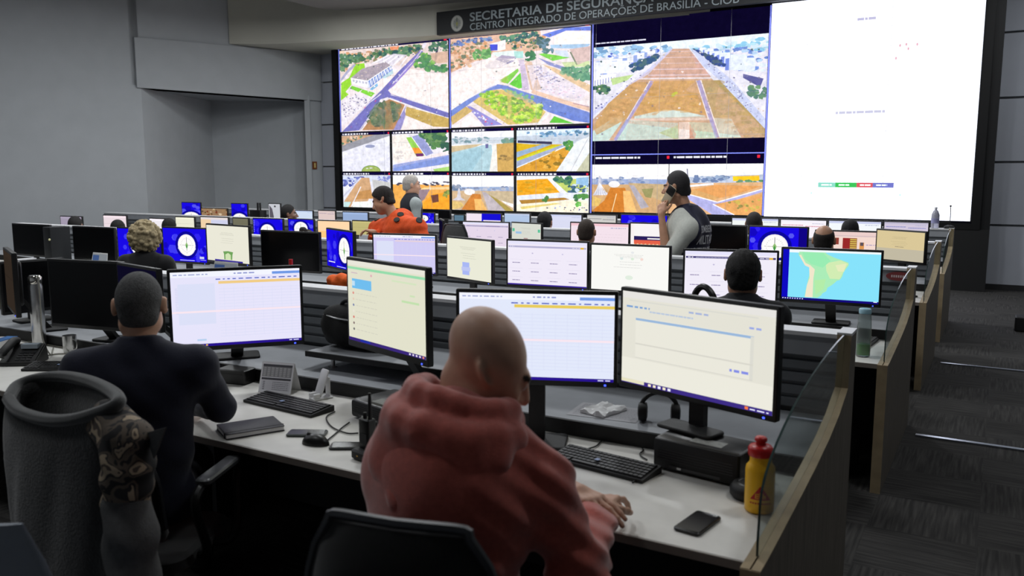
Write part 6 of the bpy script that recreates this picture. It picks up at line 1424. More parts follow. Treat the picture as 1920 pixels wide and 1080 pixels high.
def sit(top=1.40, lean=.06, turn=0, reach=.42, elbow=.20):
    h = top - .118
    J = dict(pel=V3(0, 0, .56), neck=V3(0, lean, h - .16), head=V3(0, lean + .035, h - .01))
    for a, sx in (('L', -1), ('R', 1)):
        J['sh' + a] = V3(sx * .185, lean - .01, h - .225); J['el' + a] = V3(sx * .235, lean + .10, h - .47); J['wr' + a] = V3(sx * .13, reach, .805)
        J['hip' + a] = V3(sx * .09, .04, .54); J['kn' + a] = V3(sx * .11, .44, .54); J['an' + a] = V3(sx * .11, .44, .10)
    return J
def skin_colors(skin, c, Rm, s_, lips=None, brow=(40, 30, 26)):
    sk = np.array(lin(skin)[:3]); lp = np.array(lin(lips or tuple(int(v * .8) for v in skin))[:3]); br = np.array(lin(brow)[:3])
    def f(V):
        out = np.tile(sk, (len(V), 1)); H = (V - c) @ Rm / s_
        x, y, z = np.abs(H[:, 0]), H[:, 1], H[:, 2]
        out[(y > .075) & (x < .024) & (z > -.082) & (z < -.055)] = lp
        out[(y > .06) & (x > .014) & (x < .052) & (np.abs(z - .026 + .1 * (x - .03)) < .006)] = br
        e = (y > .075) & ((x - .032) ** 2 / .013 ** 2 + (z - .002) ** 2 / .0075 ** 2 < 1); out[e] = np.array(lin((200, 195, 190))[:3])
        out[(y > .075) & ((x - .032) ** 2 + (z - .002) ** 2 < .0055 ** 2)] = np.array(lin((30, 22, 18))[:3])
        return out
    return f
M_SKIN = mat('skin', (170, 120, 95), .5, vcol=True, noise=.07, nscale=25, bump=.06, bscale=200)
def person(label, x, y, yaw, J, skin, top, pants=(28, 28, 34), hR=(0, 0, 0), hs=1.0, hair=None, hairstyle='short', step=.012, fineb=((), (), ()), sleeve=1.0, topwarp=None, hands=None, body_extra=None, top_extra=None, grow=.016, belly=1.0, shoe=(24, 22, 22), z=0.0, hair_kw={}, name='person', collar=True, bs=1.0, fat=1.0, tm=None, relax=1, hf=None, legs=True):
    t = thing(name, label, 'person', (x, y, z), math.radians(yaw))
    c = J['head']; Rm = head_R(*hR)
    B = Field()
    torso_field(B, J, -.004, bs, belly)
    for a in 'LR': arm_field(B, J, a, -.004, bs, 1.3)
    if legs: leg_field(B, J, -.004, bs)
    B.cap(J['neck'] - V3(0, 0, .05), c + Rm @ V3(0, -.025, -.05) * hs, .059 * hs, .051 * hs, k=.03)
    head_field(B, c, Rm, hs, fat=fat)
    for a, sx in (('L', -1), ('R', 1)):
        spec = (hands or {}).get(a)
        d = nrm(J['wr' + a] - J['el' + a])
        if spec is None: hand_field(B, J['wr' + a], nrm((d + V3(0, .3, 0)) * V3(1, 1, 0)), V3(0, 0, -1), -1 if a == 'R' else 1, .22)
        else: hand_field(B, J['wr' + a], *spec)
    if body_extra: body_extra(B)
    soft('body', B, M_SKIN, t, step, fineb, color=skin_colors(skin, c, Rm, hs), relax=relax)
    T = Field()
    A = torso_axes(J); hem = (J['pel'] - A[2] * .09, -A[2])
    torso_field(T, J, grow, bs, belly, cut=[hem])
    for a in 'LR': arm_field(T, J, a, grow * .8, bs, sleeve, loose=.006 if sleeve < 1 else 0)
    if collar: T.cap(J['neck'] - V3(0, 0, .03), J['neck'] + nrm(c - J['neck']) * .035, .074 * hs, .068 * hs, k=.03, cut=[(J['neck'] + nrm(c - J['neck']) * .04, nrm(c - J['neck']))])
    if top_extra: top_extra(T)
    tmat = tm or mat('cloth_%d_%d_%d' % top, top, .9, noise=.06, nscale=60, bump=.15, bscale=250, sheen=.1)
    topo = soft('shirt', T, tmat, t, step, fineb, warp=topwarp, relax=relax)
    if legs:
        Pn = Field(); Pn.ell(J['pel'], V3(.172, .132, .12) * bs, A, k=.04)
        leg_field(Pn, J, .012, bs, foot=False); soft('trousers', Pn, mat('trousers_%d_%d_%d' % pants, pants, .9, noise=.1, nscale=50), t, max(step, .014))
        Sh = Field()
        for a in 'LR': Sh.cap(J['an' + a] - V3(0, 0, .035), J['an' + a] + J.get('foot', V3(0, .15, -.045)), .05, .042, k=.03)
        soft('shoes', Sh, mat('black_shoe', shoe, .5), t, .014)
    if hair:
        hm = mat('hair_%d_%d_%d' % hair, hair, .8, noise=.3, nscale=90, bump=.5, bscale=220)
        make_hair(t, c, Rm, hs, hm, hairstyle, hf or max(.006, step * .6), **hair_kw)
    return t
def make_hair(t, c, Rm, hs, hm, style, step, thick=.008, name='hair'):
    P = lambda x, y, z: c + Rm @ (V3(x, y, z) * hs); I = Rm.T; H = Field()
    D = lambda x, y, z: Rm @ nrm(V3(x, y, z))
    if style in ('short', 'buzz', 'crop', 'side'):
        th = {'buzz': .0035, 'short': .012, 'crop': .008, 'side': .011}[style]
        cuts = [(P(0, .052, .055), D(0, .8, -.6)), (P(0, -.03, -.055), D(0, .10, -1))]
        H.ell(P(0, -.014, .03), V3(.077 + th, .098 + th, .098 + th) * hs, I, k=.01, cut=cuts)
        H.ell(P(0, -.05, -.03), V3(.066 + th * .6, .055 + th * .6, .055) * hs, I, k=.02, cut=[(P(0, -.03, -.062), D(0, .1, -1)), (P(0, -.012, 0), D(0, 1, 0))])
        wa = (lambda x, y, z: .0035 * np.sin(x * 210 + z * 90) * np.sin(y * 190 - z * 120)) if style in ('short', 'side') else None
        soft(name, H, hm, t, step, warp=wa)
    elif style == 'ring':          # bald on top, hair round the sides and back
        cuts = [(P(0, .03, 0), D(0, 1, 0)), (P(0, -.03, -.055), D(0, .10, -1)), (P(0, 0, .085), D(0, -.25, 1))]
        H.ell(P(0, -.014, .03), V3(.077 + .006, .098 + .006, .098 + .006) * hs, I, k=.01, cut=cuts)
        H.ell(P(0, -.05, -.03), V3(.07, .058, .055) * hs, I, k=.02, cut=[(P(0, -.03, -.062), D(0, .1, -1)), (P(0, -.012, 0), D(0, 1, 0))])
        soft(name, H, hm, t, step)
    elif style == 'curly':
        r = random.Random(5)
        H.ell(P(0, -.035, .01), V3(.125, .12, .135) * hs, I, k=.03, cut=[(P(0, .06, .0), D(0, 1, 0))])
        for k in range(260):
            a, b = r.uniform(0, 2 * math.pi), math.asin(r.uniform(-.85, 1)); q = P(.128 * math.cos(b) * math.cos(a), -.035 + .122 * math.cos(b) * math.sin(a), .01 + .14 * math.sin(b))
            if ((q - c) @ Rm)[1] > .065 * hs: continue
            H.ell(q, r.uniform(.010, .021), k=.006)
        soft(name, H, hm, t, .006, relax=0)
    elif style == 'bun':
        H.ell(P(0, -.014, .03), V3(.09, .108, .108) * hs, I, k=.01, cut=[(P(0, .055, .055), D(0, .8, -.6))]); H.ell(P(0, -.06, -.06), V3(.08, .06, .09) * hs, I, k=.02); H.ell(P(0, -.09, .13), V3(.045, .045, .04) * hs, I, k=.015)
        soft(name, H, hm, t, step, warp=lambda x, y, z: .003 * np.sin(x * 160) * np.sin(z * 140))

# --- bald man in the red hoodie
hx = atY(912, 684, 1.78)
HOODX, HOODY = hx.x, hx.y
def L_(px, py, Y=None, Z=None):
    p = atY(px, py, Y) if Y else atZ(px, py, Z); return V3(p.x - HOODX, p.y - HOODY, p.z)
J = dict(pel=V3(.02, -.30, .58), neck=V3(-.02, -.085, hx.z - .115), head=V3(0, 0, hx.z))
J['shL'] = V3(-.165, -.13, 1.075); J['shR'] = V3(.175, -.055, 1.055)
J['elL'] = V3(-.20, .12, .86); J['wrL'] = L_(1070, 918, Z=.88); J['elR'] = L_(1088, 1075, Z=.835); J['wrR'] = L_(1118, 958, Z=.828)
for a, sx in (('L', -1), ('R', 1)): J['hip' + a] = V3(.02 + sx * .1, -.26, .55); J['kn' + a] = V3(.02 + sx * .13, .16, .56); J['an' + a] = V3(.02 + sx * .13, .14, .10)
nk = J['neck']
def back_fill(T):
    T.ell(nk + V3(.0, -.075, -.20), V3(.205, .115, .22), k=.08)
    T.ell(nk + V3(.0, -.02, -.06), V3(.17, .11, .09), k=.08)
def hood_mesh(parent):
    """soft hood: thick rolled collar round the neck and the bag lying on the upper back"""
    T = Field(); n = 15; ring = []
    for i in range(n):
        a = math.radians(-165 + 330 * i / (n - 1)) - math.pi / 2
        ring.append(nk + V3(.005 + .122 * math.cos(a), 0 + .112 * math.sin(a), .068 - .10 * max(0, math.sin(a)) - .035 * max(0, math.cos(a))))
    for p, q in zip(ring, ring[1:]): T.cap(p, q, .031, k=.02)
    low = [p + V3(.25 * (p[0] - nk[0]), -.035 + .2 * (p[1] - nk[1]), -.055) for p in ring]
    for p, q in zip(low[2:-2], low[3:-2]): T.cap(p, q, .036, k=.03)
    T.ell(nk + V3(.0, -.155, -.085), V3(.165, .050, .095), head_R(0, 22).T, k=.05)
    T.cap(nk + V3(-.155, -.115, -.055), nk + V3(-.03, -.20, -.165), .030, .026, k=.04); T.cap(nk + V3(-.03, -.20, -.165), nk + V3(.165, -.105, -.06), .026, .030, k=.04)
    return soft('hood', T, mat('brick_red_fleece', (176, 84, 72), .95), parent, .0085, relax=2, warp=lambda x, y, z: .0025 * np.sin(x * 40 + z * 25) * np.sin(z * 48 - x * 12))
def hood_folds(x, y, z):
    w = .0065 * np.sin((z - .35 * x) * 62 + 2 * np.sin(x * 9)) * np.clip((1.02 - z) * 6, 0, 1)
    s2 = .005 * np.sin((z + .9 * y) * 75 + x * 20) * np.clip((x - .10) * 8, 0, 1)
    return w + s2 + .0025 * np.sin(x * 38 + y * 31) * np.sin(z * 29)
def cuffs(T):
    for a in 'LR':
        d = nrm(J['wr' + a] - J['el' + a]); T.cap(J['wr' + a] - d * .075, J['wr' + a] - d * .03, .042, k=.012, cut=[(J['wr' + a] - d * .028, d)])
hands = {'R': (L_(1172, 890, Z=.838) - J['wrR'], V3(.1, .1, -1), -1, .52, .10, 1.14), 'L': (L_(1150, 956, Z=.868) - J['wrL'], V3(.1, -.1, -1), 1, .26, .06, 1.1)}
wr = J['wrR']; fx = (wr[0] - .16, wr[0] + .22, .0045); fy = (min(J['wrL'][1], wr[1]) - .08, wr[1] + .24, .0045); fz = (.73, .92, .0045)
BALD = person('bald man from behind in a brick-red hoodie, hands on the front workbench', HOODX, HOODY, 0, J, (196, 152, 128), (150, 62, 54), hR=(-50, -30, 6), hs=1.20, step=.0085, fineb=([fx, (-.12, .12, .006)], [fy, (-.14, .16, .006)], [fz, (hx.z - .17, hx.z + .16, .006)]), hands=hands, sleeve=.90, top_extra=lambda T: (back_fill(T), cuffs(T)), topwarp=hood_folds, grow=.03, belly=1.12, fat=1.08, bs=1.02, collar=False, tm=mat('brick_red_fleece', (176, 84, 72), .95, noise=.12, nscale=70, bump=.2, bscale=300, sheen=.5), relax=2)
hood_mesh(BALD)
office_chair('black office chair with a grey rim, nearest the camera, behind the red hoodie', HOODX + .07, HOODY - .26, 13, bw=.46, bh=.60, bz=.52, lean=.06)

# --- grey-haired man in navy
hx = atY(262, 574, 2.02)
J = sit(1.44, .04, reach=.40); J['head'] = V3(0, .05, hx.z); J['neck'] = V3(0, .0, hx.z - .16)
for a, sx in (('L', -1), ('R', 1)): J['sh' + a] = V3(sx * .20, -.01, hx.z - .225); J['el' + a] = V3(sx * .27, .10, .87)
navy_x, navy_y, navy_yaw = hx.x, hx.y, 43
yr = math.radians(navy_yaw)
person('grey-haired man from behind in a navy sweater, facing the switched-off monitor', hx.x + math.sin(yr) * .05, hx.y - math.cos(yr) * .05, navy_yaw, J, (204, 156, 128), (22, 25, 44), hR=(6, 0, 0), hs=1.03, hair=(76, 76, 76), hairstyle='buzz', step=.01, fineb=([(-.1, .1, .006)], [(-.06, .16, .006)], [(hx.z - .14, hx.z + .14, .006)]), bs=1.03, belly=1.04, topwarp=lambda x, y, z: .003 * np.sin(z * 50 + x * 22) * np.sin(x * 30), grow=.014)
NAVY_CHAIR = office_chair('black office chair under the navy sweater, with the camouflage jacket on its back', hx.x + math.sin(yr) * .10, hx.y - math.cos(yr) * .10, 24, bw=.46, bh=.42, bz=.50, lean=.10)
# jacket draped over that chair back
jk = atY(150, 800, 1.55)
t = thing('jacket', 'dark jacket with a camouflage sleeve hung over the chair back of the man in navy', 'jacket', (0, 0, 0))
def camo():
    m = mat('camouflage_cloth', (60, 56, 52), .9)
    nt = m.node_tree; b = nt.nodes['Principled BSDF']; tc = nt.nodes.new('ShaderNodeTexCoord'); n = nt.nodes.new('ShaderNodeTexNoise'); n.inputs['Scale'].default_value = 13; n.inputs['Detail'].default_value = 2.5; n.inputs['Distortion'].default_value = .6
    r = nt.nodes.new('ShaderNodeValToRGB'); r.color_ramp.interpolation = 'CONSTANT'
    e = r.color_ramp.elements; e[0].position = 0; e[0].color = lin((26, 25, 26)); e[1].position = .46; e[1].color = lin((84, 74, 64))
    for p_, c_ in ((.53, (40, 38, 38)), (.57, (150, 134, 112)), (.63, (70, 60, 54))): q_ = e.new(p_); q_.color = lin(c_)
    nt.links.new(tc.outputs['Object'], n.inputs['Vector']); nt.links.new(n.outputs['Fac'], r.inputs[0]); nt.links.new(r.outputs[0], b.inputs['Base Color']); return m
W = lambda px, py, Y: np.array(atY(px, py, Y))
def drape(F, pts, r0, r1, k=.03):
    for (a, ra), (b, rb) in zip(zip(pts, np.linspace(r0, r1, len(pts))), zip(pts[1:], np.linspace(r0, r1, len(pts))[1:])): F.cap(a, b, ra, rb, k=k)
rimp = [(16, 748, 1.50), (34, 770, 1.46), (80, 786, 1.43), (130, 788, 1.42), (185, 774, 1.43), (222, 756, 1.46), (212, 736, 1.54), (172, 716, 1.62), (120, 706, 1.66), (70, 710, 1.64), (32, 724, 1.58)]
rim = spline([Vector(W(*p)) for p in rimp] + [Vector(W(*rimp[0]))], 5)[:-1]
NR = len(rim); cen = sum(rim, Vector()) / NR
def fold(i, k): return 1 + .035 * math.sin(i / NR * 2 * math.pi * 7 + .5 * k) * min(1, k / 4) + .02 * math.sin(i / NR * 2 * math.pi * 15 + k) * min(1, k / 4)
rings = []
for k in range(15):
    f = k / 14; dz = -.75 * f; sx = 1.0 + .16 * math.sin(min(1, f * 1.6) * 1.5); q_ = []
    for i, p in enumerate(rim):
        d = p - cen; zz = cen.z + d.z * (1 - min(1, f * 3)) + dz
        if k: zz -= .03
        s_ = sx * fold(i, k) * (1.06 if k else 1); q_.append((cen.x + d.x * s_ + .05 * f, cen.y + d.y * s_ * (1 - .2 * f) - .01, zz))
    rings.append(q_)
inner = []
for k in range(6):
    f = k / 5; inner.append([(cen.x + (p.x - cen.x) * (.93 - .25 * f * f), cen.y + (p.y - cen.y) * (.93 - .3 * f * f), p.z - .004 - .20 * f) for p in rim])
obj('jacket_body', MB().loft(list(reversed(inner)) + rings, caps=False).add(inner[-1], [tuple(range(NR))]), mat('charcoal_jacket', (13, 14, 15), .92, noise=.15, nscale=60, bump=.3, bscale=120, sheen=.3), t, angle=180)
hem_ = [Vector(r) for r in rim] + [Vector(rim[0])]
obj('hood_rim', MB().tube(hem_, .020, 10, caps=False), mat('charcoal_fleece', (34, 36, 36), .95, noise=.15, nscale=90, bump=.2, bscale=300, sheen=.4), t, angle=180)
F_s = Field(); drape(F_s, [W(205, 790, 1.47), W(240, 830, 1.44), W(240, 880, 1.43), W(238, 935, 1.43)], .062, .068)
soft('camouflage_sleeve', F_s, camo(), t, .010, warp=lambda x, y, z: .005 * np.sin(z * 80 + x * 30))
F_s = Field(); drape(F_s, [W(238, 950, 1.42), W(245, 1010, 1.40), W(252, 1090, 1.38)], .066, .07)
soft('grey_cuff_sleeve', F_s, mat('grey_sleeve', (66, 66, 66), .9, noise=.12, nscale=60, bump=.2, bscale=200), t, .011, warp=lambda x, y, z: .005 * np.sin(z * 60 + x * 40))
p = W(272, 812, 1.46); obj('collar_tip', MB().prism([(0, 0), (.09, .03), (.03, -.07)], 0, .006, 'y'), mat('grey_sleeve', (66, 66, 66)), t).location = p
# pale chair back corner at the lower left
a_ = atY(40, 1060, .86); t = thing('chair_back', 'pale grey rounded chair back at the lower left corner', 'chair', (a_.x - .16, a_.y, 0), math.radians(38))
tz = atY(5, 985, .84).z
M_PG = mat('pale_grey_plastic', (138, 146, 158), .5, noise=.05)
rings = []
for k in range(9):
    f = k / 8; z_ = .45 + (tz - .45) * f; hwid = .21 * (1 - .35 * f ** 4); th = .014 if k < 8 else .005
    rings.append([(math.copysign(abs(math.cos(b)) ** .5, math.cos(b)) * hwid, math.copysign(abs(math.sin(b)) ** .8, math.sin(b)) * th - .1 * f, z_) for b in [2 * math.pi * i / 24 for i in range(24)]])
obj('shell', MB().loft(rings), M_PG, t); obj('seat', MB().rbox((-.22, -.02, .42), (.22, .4, .46), .08, 5), M_PG, t)
for sx in (-1, 1):
    for y_ in (.0, .36): obj('leg', MB().tube([(sx * .18, y_, .425), (sx * .22, y_ + (.04 if y_ else -.04), .0)], .012, 8), M_STEEL, t)

# --- seated people further back; (label, px, py of head centre, Y, yaw, skin, shirt, hair, style, scale)
def seated(label, px, py, Y, yaw, skin, shirt, hair, style, hs=1.05, step=.014, chair=None, hRy=0, pitch=0, kw={}, **k):
    h = atY(px, py, Y); top = h.z + .118 * hs
    J = sit(top, .05); J['head'] = V3(0, .085, h.z)
    yr = math.radians(yaw); x, y = h.x + math.sin(yr) * .085, h.y - math.cos(yr) * .085
    person(label, x, y, yaw, J, skin, shirt, hR=(hRy, pitch, 0), hs=hs, hair=hair, hairstyle=style, step=step, fineb=([(-.1, .1, step * .6)], [(-.03, .2, step * .6)], [(h.z - .13, h.z + .13, step * .6)]), hair_kw=kw, **k)
    if chair: office_chair(chair, x, y + .03, yaw, arms=False, bw=.42, bh=.42, bz=.5, lean=.12)
seated('person with big curly blond hair seen from behind in a black top', 276, 446, 4.78, 22, (196, 150, 122), (20, 20, 22), (168, 152, 118), 'curly', 1.02, .012, 'dark office chair of the curly blond person')
seated('dark-haired man from behind in front of the white web page monitor in the second row', 1393, 516, 4.72, 14, (176, 130, 104), (26, 27, 32), (22, 20, 20), 'side', 1.10, .010)
h_ = atY(1333, 545, 4.60)
t = office_chair('black office chair with a looped back, left of the dark-haired second-row man', h_.x + .17, 4.70, -28, arms=False, bw=.30, bh=.30, bz=.56)
lp = [(-.09, -.30, .84), (-.085, -.32, h_.z - .06), (-.03, -.33, h_.z + .035), (.04, -.33, h_.z + .035), (.09, -.32, h_.z - .06), (.095, -.30, .84)]
obj('head_loop', MB().tube(lp, .018, 8, smooth=4), M_BLACK, t)
seated('balding man from behind in front of the pinkish news page', 1545, 452, 7.2, 2, (190, 142, 114), (24, 24, 28), (34, 28, 26), 'ring', 1.0, .015, 'dark office chair of the balding man in the third row')
seated('close-cropped man from behind in front of the pinkish red-banded monitor', 1100, 436, 7.2, 10, (190, 142, 114), (40, 40, 46), (58, 48, 42), 'buzz', 1.0, .015, 'dark office chair of the close-cropped man in the third row')
seated('person with a dark hair bun, only the hair top showing above a black monitor', 577, 452, 7.15, 12, (176, 128, 104), (26, 24, 26), (32, 24, 22), 'bun', 1.0, .015, 'dark office chair of the person with the hair bun')
seated('dark-haired person in front of the bluish white screen, farthest row', 1022, 418, 9.67, 6, (164, 120, 98), (22, 22, 28), (18, 17, 20), 'short', 1.10, .016, 'dark office chair in front of the bluish white screen')
seated('person with dark round head in front of the white framed screen, farthest row', 1414, 420, 9.67, 4, (140, 104, 86), (30, 30, 34), (38, 34, 34), 'crop', 1.05, .016, 'dark office chair in front of the white framed screen')
seated('person of whom only a dark tuft shows, before the aisle-side white screen, farthest row', 1594, 434, 9.67, 0, (140, 104, 86), (30, 30, 34), (20, 18, 22), 'short', 1.0, .016, 'dark office chair in front of the aisle-side white screen')
seated('dark-haired man in profile facing right, beside the light blue list screen', 542, 402, 9.70, -22, (124, 90, 74), (24, 24, 30), (20, 18, 18), 'crop', 1.20, .015, 'dark office chair of the man in profile in the farthest row', hRy=-22)
seated('dark-haired head right of the curly blond hair, third row', 318, 428, 7.3, 30, (126, 94, 80), (24, 24, 28), (16, 15, 16), 'short', 1.0, .016, 'dark office chair right of the curly blond hair in the third row')
seated('dark-haired head before the pale pink screen, third row', 222, 431, 7.3, 30, (126, 94, 80), (26, 24, 26), (18, 17, 18), 'short', 1.05, .016, 'dark office chair before the pale pink screen')
seated('dark head farthest left, before the greyish lilac screen', 142, 424, 7.3, 34, (126, 94, 80), (28, 26, 28), (30, 28, 28), 'crop', 1.1, .016, 'dark office chair farthest left in the third row')

# --- standing man with the phone: faces left, left arm up
h = atY(1268, 352, 7.12)
def stand(top, lean=0.0):
    hz = top - .125
    J = dict(pel=V3(0, 0, .98), neck=V3(0, lean * .8, hz - .175), head=V3(0, lean, hz), foot=V3(0, .16, -.05))
    for a, sx in (('L', -1), ('R', 1)):
        J['sh' + a] = V3(sx * .205, lean * .7 - .01, hz - .25); J['el' + a] = V3(sx * .25, lean * .5, hz - .55); J['wr' + a] = V3(sx * .24, lean + .1, hz - .80)
        J['hip' + a] = V3(sx * .095, 0, .93); J['kn' + a] = V3(sx * .11, .02, .50); J['an' + a] = V3(sx * .12, -.02, .09)
    return J
top = atY(1268, 319, 7.12).z
PH_YAW = 74
yr = math.radians(PH_YAW); fw = V3(-math.sin(yr), math.cos(yr), 0); rt = V3(math.cos(yr), math.sin(yr), 0)
px0, py0 = h.x - fw[0] * .06, h.y - fw[1] * .06
def loc(px, py, Y):
    p = np.array(atY(px, py, Y)) - V3(px0, py0, 0); return V3(p @ rt, p @ fw, p[2])
J = stand(top, .06); J['head'] = loc(1268, 352, 7.12); J['neck'] = loc(1292, 395, 7.12) + V3(0, 0, -.03)
J['shL'] = loc(1292, 428, 6.95); J['elL'] = loc(1250, 486, 6.86); J['wrL'] = loc(1240, 402, 6.93)
J['shR'] = J['neck'] + V3(.19, .02, -.09); J['elR'] = J['shR'] + V3(.06, .05, -.29); J['wrR'] = J['elR'] + V3(-.05, .22, -.08)
J['pel'] = V3(0, -.06, .98)
PH = thing('mobile_phone', 'phone in a pale case held to the ear of the man in the navy vest', 'phone', (0, 0, 0))
vest_t = (34, 36, 58)
def ear_pt(J, Rm, hs): return J['head'] + Rm @ (V3(-.108, .025, -.058) * hs)
Rm = head_R(16, -4, 0); hs = 1.12
e_ = ear_pt(J, Rm, hs)
hd = nrm(e_ - J['wrL'] + V3(0, .06, .0))
ptop = lambda T: None
PM = person('standing man on the phone in a navy vest with white lettering over a white t-shirt', px0, py0, PH_YAW, J, (190, 142, 114), (206, 208, 200), (28, 30, 42), hR=(16, -4, 0), hs=hs, hair=(44, 42, 44), hairstyle='crop', step=.011, sleeve=.42, hands={'L': (hd, V3(.9, .1, .1), -1, .55, .08, 1.1), 'R': (V3(0, 1, .1), V3(-1, 0, 0), -1, .5, .1, 1.0)}, fineb=([(J['wrL'][0] - .05, J['wrL'][0] + .12, .007)], [(-.05, .2, .007)], [(h.z - .22, h.z + .15, .007)]), grow=.02, bs=1.10)
VF = Field(); A = torso_axes(J); torso_field(VF, J, .034, 1.10, 1.0, cut=[(J['pel'] - A[2] * .12, -A[2]), (J['shL'] + V3(.015, 0, 0), V3(-1, 0, .25)), (J['shR'] - V3(.015, 0, 0), V3(1, 0, .25))])
VF.cap(J['neck'] - V3(0, 0, .02), J['neck'] + V3(0, .01, .055), .082, .08, k=.02, cut=[(J['neck'] + V3(0, .01, .055), V3(0, .3, 1))])
vest = soft('vest', VF, mat('navy_vest', (32, 34, 56), .75, noise=.1, nscale=40, bump=.1, bscale=200), PM, .011)
# lettering wrapped on the back of the vest
from mathutils.bvhtree import BVHTree
def wrap_text(txt, w_, h_, cx, z_, mesh_o, parent, mm, out=V3(0, -1, 0), name='lettering', curve=None, side=V3(1, 0, 0), origin=V3(0, 0, 0), bold=.02):
    me = text_mesh(txt, 1.0, 0, 'CENTER', bold)
    bm = bmesh.new(); bm.from_mesh(me); bmesh.ops.triangulate(bm, faces=bm.faces)
    bmesh.ops.subdivide_edges(bm, edges=[e for e in bm.edges if e.calc_length() > .12], cuts=2); bm.to_mesh(me); bm.free()
    xs = [v.co.x for v in me.vertices]; sx = w_ / (max(xs) - min(xs)); xm = (max(xs) + min(xs)) / 2
    bv = BVHTree.FromPolygons([v.co for v in mesh_o.data.vertices], [p.vertices for p in mesh_o.data.polygons])
    for v in me.vertices:
        a = v.co.x - xm
        s0 = Vector(origin + side * (cx + a * sx)) + Vector((0, 0, z_ + v.co.y * h_ / .7)) + Vector(out) * .6
        hit = bv.ray_cast(s0, -Vector(out))[0]
        v.co = (hit + Vector(out) * .004) if hit else s0 - Vector(out) * .45
    me.materials.append(mm); o = bpy.data.objects.new(name, me); COL.objects.link(o); o.parent = parent; return o
M_WT = mat('white_print', (205, 208, 214), .7)
zb_ = J['neck'][2]
tor = J['neck'] + (J['pel'] - J['neck']) * .3
so = V3(tor[0], 0, 0)
wrap_text('BOMBEIRO', .28, .06, .03, zb_ - .15, vest, PM, M_WT, origin=so); wrap_text('MILITAR', .25, .075, .03, zb_ - .25, vest, PM, M_WT, origin=so); wrap_text('DISTRITO FEDERAL', .28, .045, .03, zb_ - .325, vest, PM, M_WT, origin=so)
wp = e_; up_ = nrm(hd * .2 + V3(0, -.75, .9)); fw2 = nrm(np.cross(up_, V3(-1, 0, 0))); sd2 = np.cross(fw2, up_)
Mx = Matrix(((fw2[0], sd2[0], up_[0], 0), (fw2[1], sd2[1], up_[1], 0), (fw2[2], sd2[2], up_[2], 0), (0, 0, 0, 1)))
PH.location = Vector((px0, py0, 0)) + Matrix.Rotation(yr, 3, 'Z') @ Vector(wp); PH.rotation_euler = (Matrix.Rotation(yr, 4, 'Z') @ Mx).to_euler()
obj('case', MB().rbox((-.042, -.006, -.09), (.042, .006, .09), .01, 4, axis='y'), mat('pale_phone_case', (190, 176, 150), .5), PH); obj('glass_screen', MB().rbox((-.039, .0055, -.086), (.039, .0075, .086), .008, 3, axis='y'), M_OFF, PH); obj('dark_top', MB().rbox((-.0415, -.0078, .01), (.0415, -.0055, .0895), .01, 3, axis='y'), M_BLACK, PH)

# --- standing man in orange, leaning and looking down to the left
h = atY(718, 374, 7.1); OR_YAW = 136
yr = math.radians(OR_YAW); fw = V3(-math.sin(yr), math.cos(yr), 0); rt = V3(math.cos(yr), math.sin(yr), 0)
px0, py0 = h.x - fw[0] * .14, h.y - fw[1] * .14
J = stand(1.73, .14); J['head'] = loc(718, 376, 7.1); J['neck'] = loc(745, 408, 7.14) + V3(0, 0, -.02)
J['shR'] = loc(707, 428, 7.22) ; J['shL'] = loc(783, 425, 7.02); J['elL'] = loc(806, 482, 6.98); J['wrL'] = loc(790, 520, 6.88)
J['elR'] = loc(700, 470, 7.16); J['wrR'] = loc(702, 436, 7.02); J['pel'] = V3(0, -.08, .97)
OM = person('standing man in an orange uniform with round patches, looking down to the left', px0, py0, OR_YAW, J, (190, 140, 112), (226, 82, 30), (226, 82, 30), hR=(-18, -24, 4), hs=1.12, hair=(34, 28, 26), hairstyle='short', step=.011, hands={'R': (loc(676, 428, 6.98) - J['wrR'], V3(0, .1, -1), -1, .6, .1, 1.1), 'L': (V3(0, .3, -1), V3(1, 0, 0), 1, .4, .1, 1.0)}, fineb=([(J['wrR'][0] - .1, J['wrR'][0] + .1, .007)], [(J['wrR'][1] - .06, J['wrR'][1] + .16, .007)], [(J['wrR'][2] - .06, h.z + .15, .007)]), grow=.022, bs=1.14, sleeve=.97, tm=mat('orange_uniform', (226, 84, 32), .85, noise=.1, nscale=50, bump=.15, bscale=200), topwarp=lambda x, y, z: .004 * np.sin(z * 55 + x * 35) * np.sin(x * 26 - z * 20),
            top_extra=lambda T: [T.cap(J['neck'] + V3(sx * .07, -.05, .035), J['neck'] + V3(sx * .05, .085, -.045), .026, .014, k=.012) for sx in (-1, 1)] + [T.cap(J['neck'] + V3(-.07, -.06, .035), J['neck'] + V3(.07, -.06, .035), .026, k=.012)])
shirt = [c_ for c_ in OM.children if c_.name.startswith('shirt')][0]
bv = BVHTree.FromPolygons([v.co for v in shirt.data.vertices], [p.vertices for p in shirt.data.polygons])
iR = Matrix.Rotation(-yr, 3, 'Z')
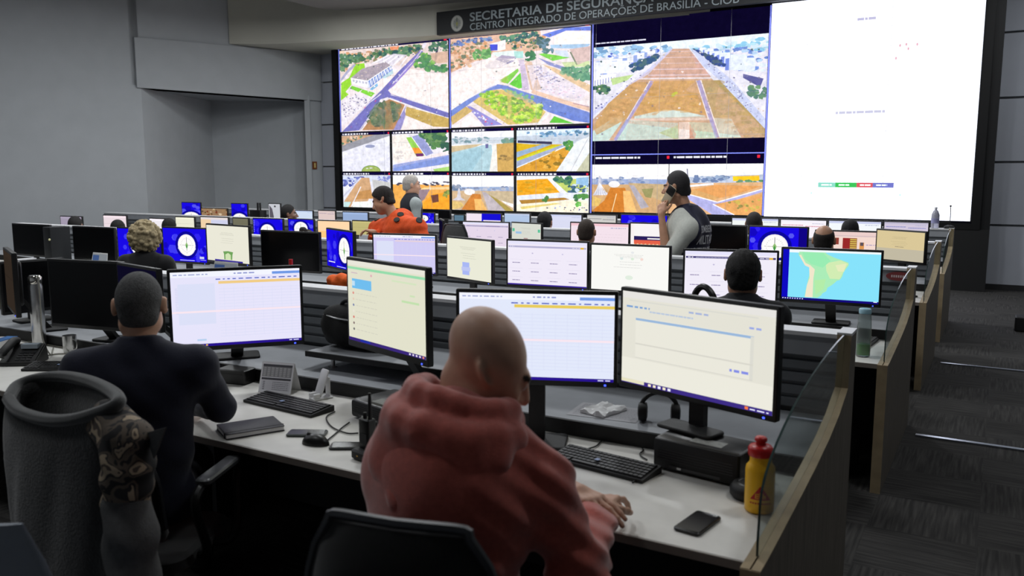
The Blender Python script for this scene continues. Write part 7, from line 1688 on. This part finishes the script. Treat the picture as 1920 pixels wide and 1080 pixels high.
def patch(px, py, r_, col, asp=1.0, name='badge'):
    o = Vector((0, 0, EYE)); d = Vector(ray(px, py)); ol = iR @ (o - Vector((px0, py0, 0))); dl = (iR @ d).normalized()
    hit, nn, _, _ = bv.ray_cast(ol, dl)
    if hit is None: return
    if nn.dot(dl) > 0: nn = -nn
    q = nn.to_track_quat('Z', 'Y').to_matrix().to_4x4(); q.translation = hit
    p_ = obj(name, MB().lathe([(0, -.004), (r_, -.004), (r_, .006), (r_ * .9, .009), (0, .009)], n=20, M=q @ Matrix.Diagonal((1, asp, 1, 1))), mat('patch_%d' % col[0], col, .8, noise=.25, nscale=60), OM)
    return p_
for a in ((751, 402, .036, (62, 58, 54), .8), (744, 412, .036, (60, 58, 56), .8), (707, 412, .032, (66, 60, 52), 1), (786, 413, .034, (58, 60, 66), 1)): patch(*a)
patch(763, 391, .05, (214, 130, 50), .45, 'shoulder_strap')
# --- older white-haired man in a dark vest, facing right
h = atY(773, 348, 9.55); OL_YAW = -36
yr = math.radians(OL_YAW); fw = V3(-math.sin(yr), math.cos(yr), 0); rt = V3(math.cos(yr), math.sin(yr), 0)
px0, py0 = h.x - fw[0] * .05, h.y - fw[1] * .05
J = stand(1.79, .05); J['head'] = loc(772, 348, 9.55); J['shR'] = J['neck'] + V3(.2, 0, -.08)
OLD = person('older white-haired man in a dark vest standing before the orange earth feed, facing right', px0, py0, OL_YAW, J, (208, 160, 134), (150, 158, 158), (30, 32, 40), hR=(-6, -4, 0), hs=1.15, hair=(170, 164, 158), hairstyle='crop', step=.013, sleeve=.6, grow=.016, bs=1.0)
VF = Field(); A = torso_axes(J); torso_field(VF, J, .032, 1.0, 1.0, cut=[(J['pel'] - A[2] * .1, -A[2]), (J['shL'] + V3(.03, 0, 0), V3(-1, 0, .25)), (J['shR'] - V3(.03, 0, 0), V3(1, 0, .25))]); VF.cap(J['neck'] - V3(0, 0, .02), J['neck'] + V3(0, .01, .05), .085, .08, k=.02, cut=[(J['neck'] + V3(0, .01, .05), V3(0, 0, 1))])
soft('vest', VF, mat('dark_vest', (24, 26, 36), .8, noise=.1), OLD, .013)
